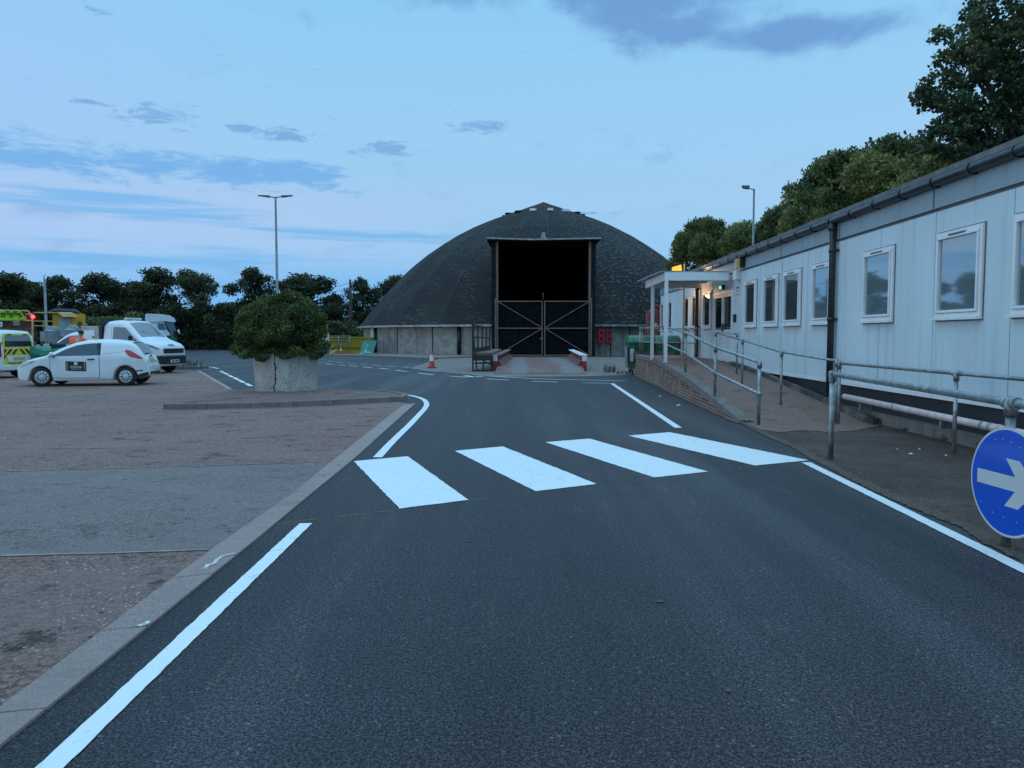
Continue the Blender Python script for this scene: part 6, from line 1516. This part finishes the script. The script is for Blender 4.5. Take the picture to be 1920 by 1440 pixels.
# ---- green sheeted trailer and person
gc = P(95, 655, 30.6); gt = thing('covered_trailer', (gc.x, gc.y, .006), 'low trailer covered with a bright green sheet between the highways van and the hatchback', 'trailer')
A0, A1 = P(62, 648, 30.6), P(127, 648, 30.6)
m = MB(); n = 12; vs = []
for i in range(n+1):
    f = i/n; x = A0.x + (A1.x-A0.x)*f; zt = 1.28 - .30*math.sin(f*math.pi*.5)*.55 + .05*math.sin(f*9) ; sag = .08*math.sin(f*math.pi)
    vs += [(x, 30.0, .62+.14*abs(f-.5)), (x, 29.95, (zt-.62)*.5+.62 - sag*.3), (x, 30.05, zt-sag*.5-.04), (x, 30.4, zt-sag), (x, 31.1, zt-.06), (x, 31.3, .7)]
m.add(vs, [[6*i+j, 6*i+j+1, 6*i+7+j, 6*i+6+j] for i in range(n) for j in range(5)] + [[0,1,2,3,4,5], [6*n+k for k in range(5,-1,-1)]], 0, False); m.build('sheet', 'green_sheet', gt)
m = MB(); m.box((A0.x+.05,30.1,.42),(A1.x-.05,31.2,.66)); m.build('frame', 'black_steel', gt)
for x in (A0.x+.45, A1.x-.4): m = MB(); m.lathe([(.001,-.08),(.2,-.08),(.28,-.05),(.28,.05),(.2,.08),(.001,.08)], (x,30.05,.29), 20, axis='Y'); m.build('wheel', 'tyre', gt)
for x in (A0.x+.5, A0.x+.85): m = MB(); m.tube([(x,30.35,1.2),(x,30.35,1.36)], .045, 8); m.build('nozzle', 'black_steel', gt)
m = MB(); m.box((A1.x-.5,30.3,1.06),(A1.x-.1,30.7,1.30)); m.build('engine', 'black_steel', gt, bevel=.04)

def skinned(name, pts, edges, radii, mat, parent, sub=2, mats=None, paint=None):
    me = bpy.data.meshes.new(name); me.from_pydata([Vector(p) for p in pts], edges, []); o = bpy.data.objects.new(name, me); C.objects.link(o)
    md = o.modifiers.new('skin', 'SKIN'); md.use_smooth_shade = True
    if not me.skin_vertices: raise RuntimeError('no skin layer')
    for i, r in enumerate(radii):
        r = r if isinstance(r, tuple) else (r, r); me.skin_vertices[0].data[i].radius = r
    me.skin_vertices[0].data[0].use_root = True
    s_ = o.modifiers.new('sub', 'SUBSURF'); s_.levels = sub; s_.render_levels = sub
    dg = bpy.context.evaluated_depsgraph_get(); m2 = bpy.data.meshes.new_from_object(o.evaluated_get(dg)); bpy.data.objects.remove(o)
    m2.name = name; m2.materials.clear()
    for k in (mats or [mat]): m2.materials.append(MATS[k])
    for p in m2.polygons:
        p.use_smooth = True
        p.material_index = paint(p.center) if paint else 0
    ob = bpy.data.objects.new(name, m2); C.objects.link(ob); ob.parent = parent; return ob
pp_ = P(117, 640, 30.6)
per = thing('person', (pp_.x, 31.4, .006), 'person in an orange hi-vis top bending forward over something behind the hatchback', 'person', rz=R(0))
# local axes: +x to the viewer's right, -y to the camera. Bent forward towards the right/away.
Hp = Vector((-.10,0,.95)); Ch = Vector((.02,.14,1.32)); Nk = Vector((.10,.20,1.46)); Hd = Vector((.165,.235,1.60))
arm = lambda s_: [Vector((.05+ (.0 if s_ < 0 else .16), .17 + (.14*-s_)*0, 1.40)) + Vector((-.20 if s_ < 0 else .05, 0, -.02)), None, None]
ShL, ElL, WrL = Vector((-.14,.12,1.38)), Vector((-.17,.30,1.13)), Vector((.02,.50,1.05)); ShR, ElR, WrR = Vector((.22,.22,1.36)), Vector((.36,.34,1.14)), Vector((.24,.56,1.05))
KL, AL, TL = Vector((-.18,.06,.50)), Vector((-.18,-.02,.09)), Vector((-.16,.16,.04)); KR, AR, TR = Vector((.02,.12,.50)), Vector((.03,.02,.09)), Vector((.05,.20,.04))
HL, HR = Vector((-.19,0,.90)), Vector((.0,.04,.90))
pts = [Hp, Ch, Nk, Vector((.125,.215,1.52)), Hd, Vector((.18,.25,1.65)), ShL, ElL, WrL, ShR, ElR, WrR, HL, KL, AL, TL, HR, KR, AR, TR]
ed = [(0,1),(1,2),(2,3),(3,4),(4,5),(1,6),(6,7),(7,8),(1,9),(9,10),(10,11),(0,12),(12,13),(13,14),(14,15),(0,16),(16,17),(17,18),(18,19)]
rad = [(.15,.11),(.16,.12),.062,.058,(.083,.095),(.066,.075),.058,.043,.032,.058,.043,.032,.085,.06,.042,.035,.085,.06,.042,.035]
skinned('body', pts, ed, rad, 'skin', per)
m = MB(); m.lathe([(.001,-.02),(.085,-.01),(.1,.04),(.085,.09),(.04,.12),(.001,.125)], (Hd.x-.012,Hd.y-.028,Hd.z-.005), 14); m.build('hair', 'hair', per, local=True)
for w0, e0, sg_ in ((WrL, ElL, -1), (WrR, ElR, 1)):
    d = (w0-e0).normalized(); pc_ = w0 + d*.07; ps = [w0, pc_]; es = [(0,1)]; rs = [.03, (.038,.02)]
    sd = d.cross(Vector((0,0,1))).normalized()
    for k in range(4):
        b = pc_ + sd*(k-1.5)*.021; i0_ = len(ps); ps += [b + d*.02, b + d*.05 - Vector((0,0,.01)), b + d*(.075 - .006*abs(k-1.3)) - Vector((0,0,.03))]; es += [(1,i0_),(i0_,i0_+1),(i0_+1,i0_+2)]; rs += [.0095,.009,.008]
    i0_ = len(ps); ps += [w0 + d*.03 + sd*.035*sg_, w0 + d*.06 + sd*.055*sg_ - Vector((0,0,.012))]; es += [(0,i0_),(i0_,i0_+1)]; rs += [.012,.009]
    skinned('hand', ps, es, rs, 'skin', per, 1)
tp_pts = [Vector((-.10,0,.93)), Ch, Vector((.085,.19,1.43)), ShL, ElL.lerp(ShL,.15), ShR, ElR.lerp(ShR,.15)]
skinned('hivis_top', tp_pts, [(0,1),(1,2),(1,3),(3,4),(1,5),(5,6)], [(.165,.125),(.22,.16),.09,.095,.075,.095,.075], None, per, 2, ['hivis_orange','hivis_grey'], lambda c: 1 if (abs(c.z-1.08) < .035 or (c.z > 1.15 and abs(c.x-(.10)) < .03)) else 0)
skinned('trousers', [Vector((-.10,0,.95)), HL, KL, AL+Vector((0,0,.03)), HR, KR, AR+Vector((0,0,.03))], [(0,1),(1,2),(2,3),(0,4),(4,5),(5,6)], [(.155,.12),.098,.075,.06,.098,.075,.06], 'trousers', per)
for a, b in ((AL, TL), (AR, TR)): MB().tube([a+Vector((0,-.06,-.035)), a+Vector((0,0,-.03)), b+Vector((0,.02,-.005))], [.045,.055,.04], 10).build('boot', 'black_plastic', per, local=True)

per.scale = (1.12, 1.12, 1.07)
# ---- line painting lorry (left edge) : frames, boards, lamp, sign
def LP(u, v, Y): return P(u, v, Y)
Yl = 39.0; c_ = P(20, 640, Yl); lt = thing('line_painting_lorry', (c_.x, Yl, .006), 'yellow line painting lorry with lime sign board and red lamp at far left', 'lorry')
def fb(u0, v0, u1, v1, Y0_, Y1_, nm, mat, par=None, bev=0):
    a, b = P(u0, v1, Y0_), P(u1, v0, Y0_); return MB().box((a.x, Y0_, a.z), (b.x, Y1_, b.z)).build(nm, mat, par or lt, bevel=bev)
sb_ = MB(); y_ = Yl-.1
pl_pts = [P(-62, 600, y_), P(47, 600, y_), P(37, 582.5, y_), P(-54, 582.5, y_)]; sb_.prism(pl_pts, (0,.04,0)); sgn_ = sb_.build('sign_board', 'lime_board', lt)
for u0, v0, up_ in ((6,583.2,1),(21,583.2,1),(13.5,593,0),(31,592.5,0),(-2,592.8,0)):
    w_ = 10; h_ = 1.9
    q = [P(u0, v0, y_-.02), P(u0+w_, v0, y_-.02), P(u0+w_-2.5, v0+h_, y_-.02), P(u0+2.5, v0+h_, y_-.02)] if up_ else [P(u0+2.5, v0-.4, y_-.02), P(u0+w_-2.5, v0-.4, y_-.02), P(u0+w_, v0+h_, y_-.02), P(u0, v0+h_, y_-.02)]
    m = MB(); m.prism(q, (0,.012,0)); m.build('red_flash', 'maroon', sgn_)
m = MB(); m.prism([P(39, 583, y_-.02), P(45, 583.5, y_-.02), P(48.5, 594, y_-.02), P(47.5, 594.5, y_-.02)], (0,.012,0)); m.build('red_flash', 'maroon', sgn_)
tm = P(16.7, 588.9, y_-.03); 
text_mesh('lettering', 'LINE PAINTING', .165, 'gate_black', sgn_, Matrix.Translation(tm) @ Matrix.Rotation(R(90), 4, 'X') @ Matrix.Diagonal((1, 1.25, 1, 1)), local=False, extrude=.004, bold=.004)
a = P(0, 600, Yl).z; 
m = MB(); m.bar(P(-60,582,Yl), P(53,582,Yl), .07); m.bar(P(53,582,Yl), P(61,592,Yl), .06); m.bar(P(46,582.5,Yl), P(49.5,600,Yl), .06); m.bar(P(-60,600.5,Yl), P(61,600.5,Yl), .07); m.bar(P(61.5,590,Yl), P(61.5,650,Yl), .10); m.bar(P(50,588,Yl), P(62,588,Yl), .05); m.build('rear_frame', 'tan_paint', lt)
fb(-60, 615, 61, 628, Yl+.02, Yl+.2, 'tail_board', 'brown_board'); fb(-60, 628.5, 61, 642, Yl+.1, Yl+.25, 'lower_board', 'brown_board')
fb(9, 600.5, 13, 616, Yl+.05, Yl+.15, 'upright', 'timber_dark'); fb(-10, 600.5, -6, 616, Yl+.05, Yl+.15, 'upright', 'timber_dark')
fb(-60, 600.5, 60, 628, Yl+2.6, Yl+2.7, 'front_board', 'timber_dark'); fb(-60, 641, 62, 645, Yl, Yl+6.5, 'bed', 'black_steel')
fb(45, 603, 58, 616, Yl+1.0, Yl+1.6, 'cargo_box', 'brown_board'); fb(33, 602, 43.5, 610.5, Yl+.3, Yl+.7, 'cargo_box', 'silver_paint', bev=.02); fb(15, 604, 24, 614, Yl+.8, Yl+1.4, 'cargo_box', 'upvc', bev=.03); fb(24, 608, 32, 616, Yl+.5, Yl+1.1, 'cargo_box', 'deck_board'); fb(-8, 601, 8, 613, Yl+3, Yl+5, 'cab', 'silver_paint', bev=.05)
emis('red_lamp', (1.0, .04, .05), 5.0)
m = MB(); c = P(60, 593.5, Yl-.1); m.lathe([(.001,-.11),(.075,-.09),(.09,0),(.075,.09),(.001,.11)], c, 14, axis='X'); m.build('warning_lamp', 'red_lamp', lt); m = MB(); c = P(54, 593, Yl-.1); m.lathe([(.001,-.06),(.05,-.05),(.055,0),(.05,.05),(.001,.06)], c, 12, axis='X'); m.build('reflector', 'tail_red', lt)
fb(32.5, 595, 41, 600, Yl-.2, Yl-.12, 'amber_beacon', 'truck_yellow', bev=.03)
for u in (-30, 30):
    c = P(u, 640, Yl+.8); m = MB(); m.lathe([(.001,-.14),(.3,-.14),(.46,-.1),(.46,.1),(.3,.14),(.001,.14)], (c.x, Yl+1.0, .47), 20, axis='Y'); m.build('wheel', 'tyre', lt)

# ---- yellow body truck behind
Yt = 43.0; c_ = P(120, 640, Yt); yt = thing('yellow_truck', (c_.x, Yt, .006), 'yellow body truck with a grey roller shutter and black rolled tarpaulin', 'truck')
def fy(u0, v0, u1, v1, Y0_, Y1_, nm, mat, bev=0, par=None):
    a, b = P(u0, v1, Y0_), P(u1, v0, Y0_); return MB().box((a.x, Y0_, a.z), (b.x, Y1_, b.z)).build(nm, mat, par or yt, bevel=bev)
bd = fy(102, 588, 162, 634, Yt+.1, Yt+2.2, 'body', 'truck_yellow')
fy(62, 601.5, 102, 603, Yt+.1, Yt+2.2, 'rail', 'tan_paint'); fy(62, 585.6, 110, 587.2, Yt-.1, Yt+2.2, 'roof_edge', 'tan_paint'); fy(63, 587.4, 101.8, 601, Yt+1.4, Yt+1.5, 'back_panel', 'maroon'); fy(63, 601, 101.8, 634, Yt+1.7, Yt+1.8, 'back_panel', 'brown_board')
m = MB(); a, b = P(104, 586, Yt-.3), P(139, 594, Yt-.3); m.hexa([P(111,594,Yt-.35),P(139,594,Yt-.35),(P(139,594,Yt).x,Yt+.09,P(0,592,Yt).z),(P(111,594,Yt).x,Yt+.09,P(0,592,Yt).z)], [P(104,586.5,Yt-.3),P(133,587,Yt-.3),(P(133,594,Yt).x,Yt+.09,P(0,585.5,Yt).z),(P(104,594,Yt).x,Yt+.09,P(0,585.5,Yt).z)]); m.build('locker_hood', 'tan_paint', yt)
sh_ = fy(112, 597, 133, 631, Yt+.04, Yt+.09, 'roller_shutter', 'shutter_grey')
for k in range(9): v = 599 + k*3.4; fy(112.5, v, 132.5, v+.5, Yt+.03, Yt+.039, 'slat_line', 'lamp_grey', 0, sh_)
m = MB(); ac = P(151.5, 612, Yt+.05); arc = [(ac.x-.15,ac.y,ac.z-.65)] + [(ac.x-.15*math.cos(t_), ac.y, ac.z+.02+.28*math.sin(t_)) for t_ in np.linspace(0, math.pi, 9)] + [(ac.x+.15,ac.y,ac.z-.65)]; m.prism(arc, (0,.03,0)); m.build('door_hatch', 'brown_board', yt)
m = MB(); tr0, tr1 = P(99, 586, Yt+.6), P(166, 588, Yt+.6); m.tube([(tr0.x,Yt+.9,tr0.z-.05),(tr0.x+.5,Yt+.9,tr0.z+.06),(tr1.x-.4,Yt+.9,tr0.z+.04),(tr1.x,Yt+.9,tr1.z-.12),(tr1.x+.08,Yt+.9,tr1.z-.45)], [.08,.17,.17,.15,.10], 12); m.build('rolled_tarpaulin', 'black_plastic', yt)
m = MB()
for u in (155, 161.5): m.bar(P(u,606,Yt-.1), P(u,634,Yt-.1), .06)
m.bar(P(155,607,Yt-.1), P(162,607,Yt-.1), .06); m.tube([P(80,618,Yt-.1), P(80,606,Yt-.1), P(82,602.5,Yt-.1), P(85,602.5,Yt-.1), P(87,606,Yt-.1), P(87,618,Yt-.1)], .03, 8); m.bar(P(62,611,Yt-.1), P(90,611,Yt-.1), .05); m.bar(P(90,611,Yt-.1), P(90,622,Yt-.1), .05); m.build('guard_rail', 'tan_paint', yt)
fy(62, 634.2, 166, 640, Yt, Yt+2.4, 'chassis', 'black_steel')
for u in (85, 145): c = P(u, 640, Yt+.2); m = MB(); m.lathe([(.001,-.14),(.3,-.14),(.48,-.1),(.48,.1),(.3,.14),(.001,.14)], (c.x, Yt+.3, .49), 20, axis='Y'); m.build('wheel', 'tyre', yt)
fy(64, 622, 84, 640, Yt-.6, Yt-.2, 'side_tank', 'silver_paint')
for u, v, rr, lb in ((98,619,.36,'grey bagged load with a pale front between the yellow truck and the van'), (137,617,.33,'grey tarpaulin mound seen over the roof of the plain van')):
    c = P(u, v, 40.5); t = thing('covered_load', (c.x, 40.5, .006), lb, 'load', 'grey covered loads')
    m = MB(); n_ = 14; m.lathe([(rr*1.1,-c.z),(rr*1.05,-.3),(rr*.95,.0),(rr*.7,.16),(rr*.35,.22),(.001,.23)], c, n_); m.v = [v + Vector((math.sin(v.z*9+v.x*7)*.03, math.sin(v.x*11)*.03, 0)) for v in m.v]; m.build('sheet', 'bag_grey', t)
    m = MB(); a = P(u, v, 40.5); m.tube([(a.x-rr*.8,40.2,a.z-.05),(a.x,40.06,a.z-.02),(a.x+rr*.8,40.2,a.z-.05)], .02, 6); m.build('strap', 'sign_white', t)

for o_, az_ in ((lt, math.atan(-940/F)), (yt, math.atan(-840/F))): o_.rotation_euler = (0, 0, -az_); o_.scale = (math.cos(az_), 1, 1)
# ---- lorry cab under the trees
Yc = 66.0; a = P(272, 600, Yc); b = P(330, 600, Yc); cx = (a.x+b.x)/2; lc = thing('lorry_cab', (cx, Yc, .006), 'white lorry tractor cab with a roof deflector parked in the shade under the trees', 'lorry')
def fc(u0, v0, u1, v1, Y0_, Y1_, nm, mat, bev=0, par=None):
    a, b = P(u0, v1, Y0_), P(u1, v0, Y0_); return MB().box((a.x, Y0_, a.z), (b.x, Y1_, b.z)).build(nm, mat, par or lc, bevel=bev)
m = MB(); pr = [P(272,605,Yc), P(272.5,590,Yc), P(275,588.3,Yc), P(300,588.8,Yc), P(318,591,Yc), P(327,596,Yc), P(330,602,Yc), P(328,604,Yc), P(306,602,Yc), P(290,604,Yc)]; m.prism(pr, (0,2.3,0)); m.build('roof_deflector', 'car_white', lc)
m = MB(); pr = [P(277,604,Yc), P(307,603,Yc), P(314,620,Yc), P(318,624,Yc), P(320,640,Yc), P(277,640,Yc)]; m.prism([p + Vector((0,.1,0)) for p in pr], (0,2.1,0)); m.build('cab', 'car_white', lc)
m = MB(); pr = [P(296,606,Yc), P(307,606,Yc), P(312,618,Yc), P(296,618,Yc)]; m.prism([p + Vector((0,.06,0)) for p in pr], (0,.03,0)); m.build('side_window', 'car_glass', lc)
fc(279, 612, 295, 629, Yc+.04, Yc+.09, 'side_panel', 'silver_paint'); m = MB(); pr = [P(309,604,Yc), P(326,604,Yc), P(333,628,Yc), P(333,650,Yc), P(321,650,Yc), P(319,622,Yc)]; m.prism([p + Vector((0,.15,0)) for p in pr], (0,2.0,0)); m.build('windscreen', 'car_glass', lc)
fc(279, 633, 333, 650, Yc+.12, Yc+2.1, 'lower_body', 'bin_green'); m = MB(); m.tube([P(334,618,Yc), P(337,626,Yc)], .08, 6); m.build('mirror', 'car_white', lc)
m = MB(); m.tube([P(270.5,598,Yc), P(274,594,Yc), P(279,604,Yc), P(281,612,Yc)], .04, 6); m.build('air_pipe', 'car_white', lc)
for u in (285, 318): c = P(u, 640, Yc); m = MB(); m.lathe([(.001,-.16),(.3,-.16),(.5,-.12),(.5,.12),(.3,.16),(.001,.16)], (c.x, Yc+.3, .5), 20, axis='Y'); m.build('wheel', 'tyre', lc)

lc.rotation_euler = (0, 0, -math.atan(-659/F)); lc.scale = (math.cos(math.atan(-659/F)), 1, 1)
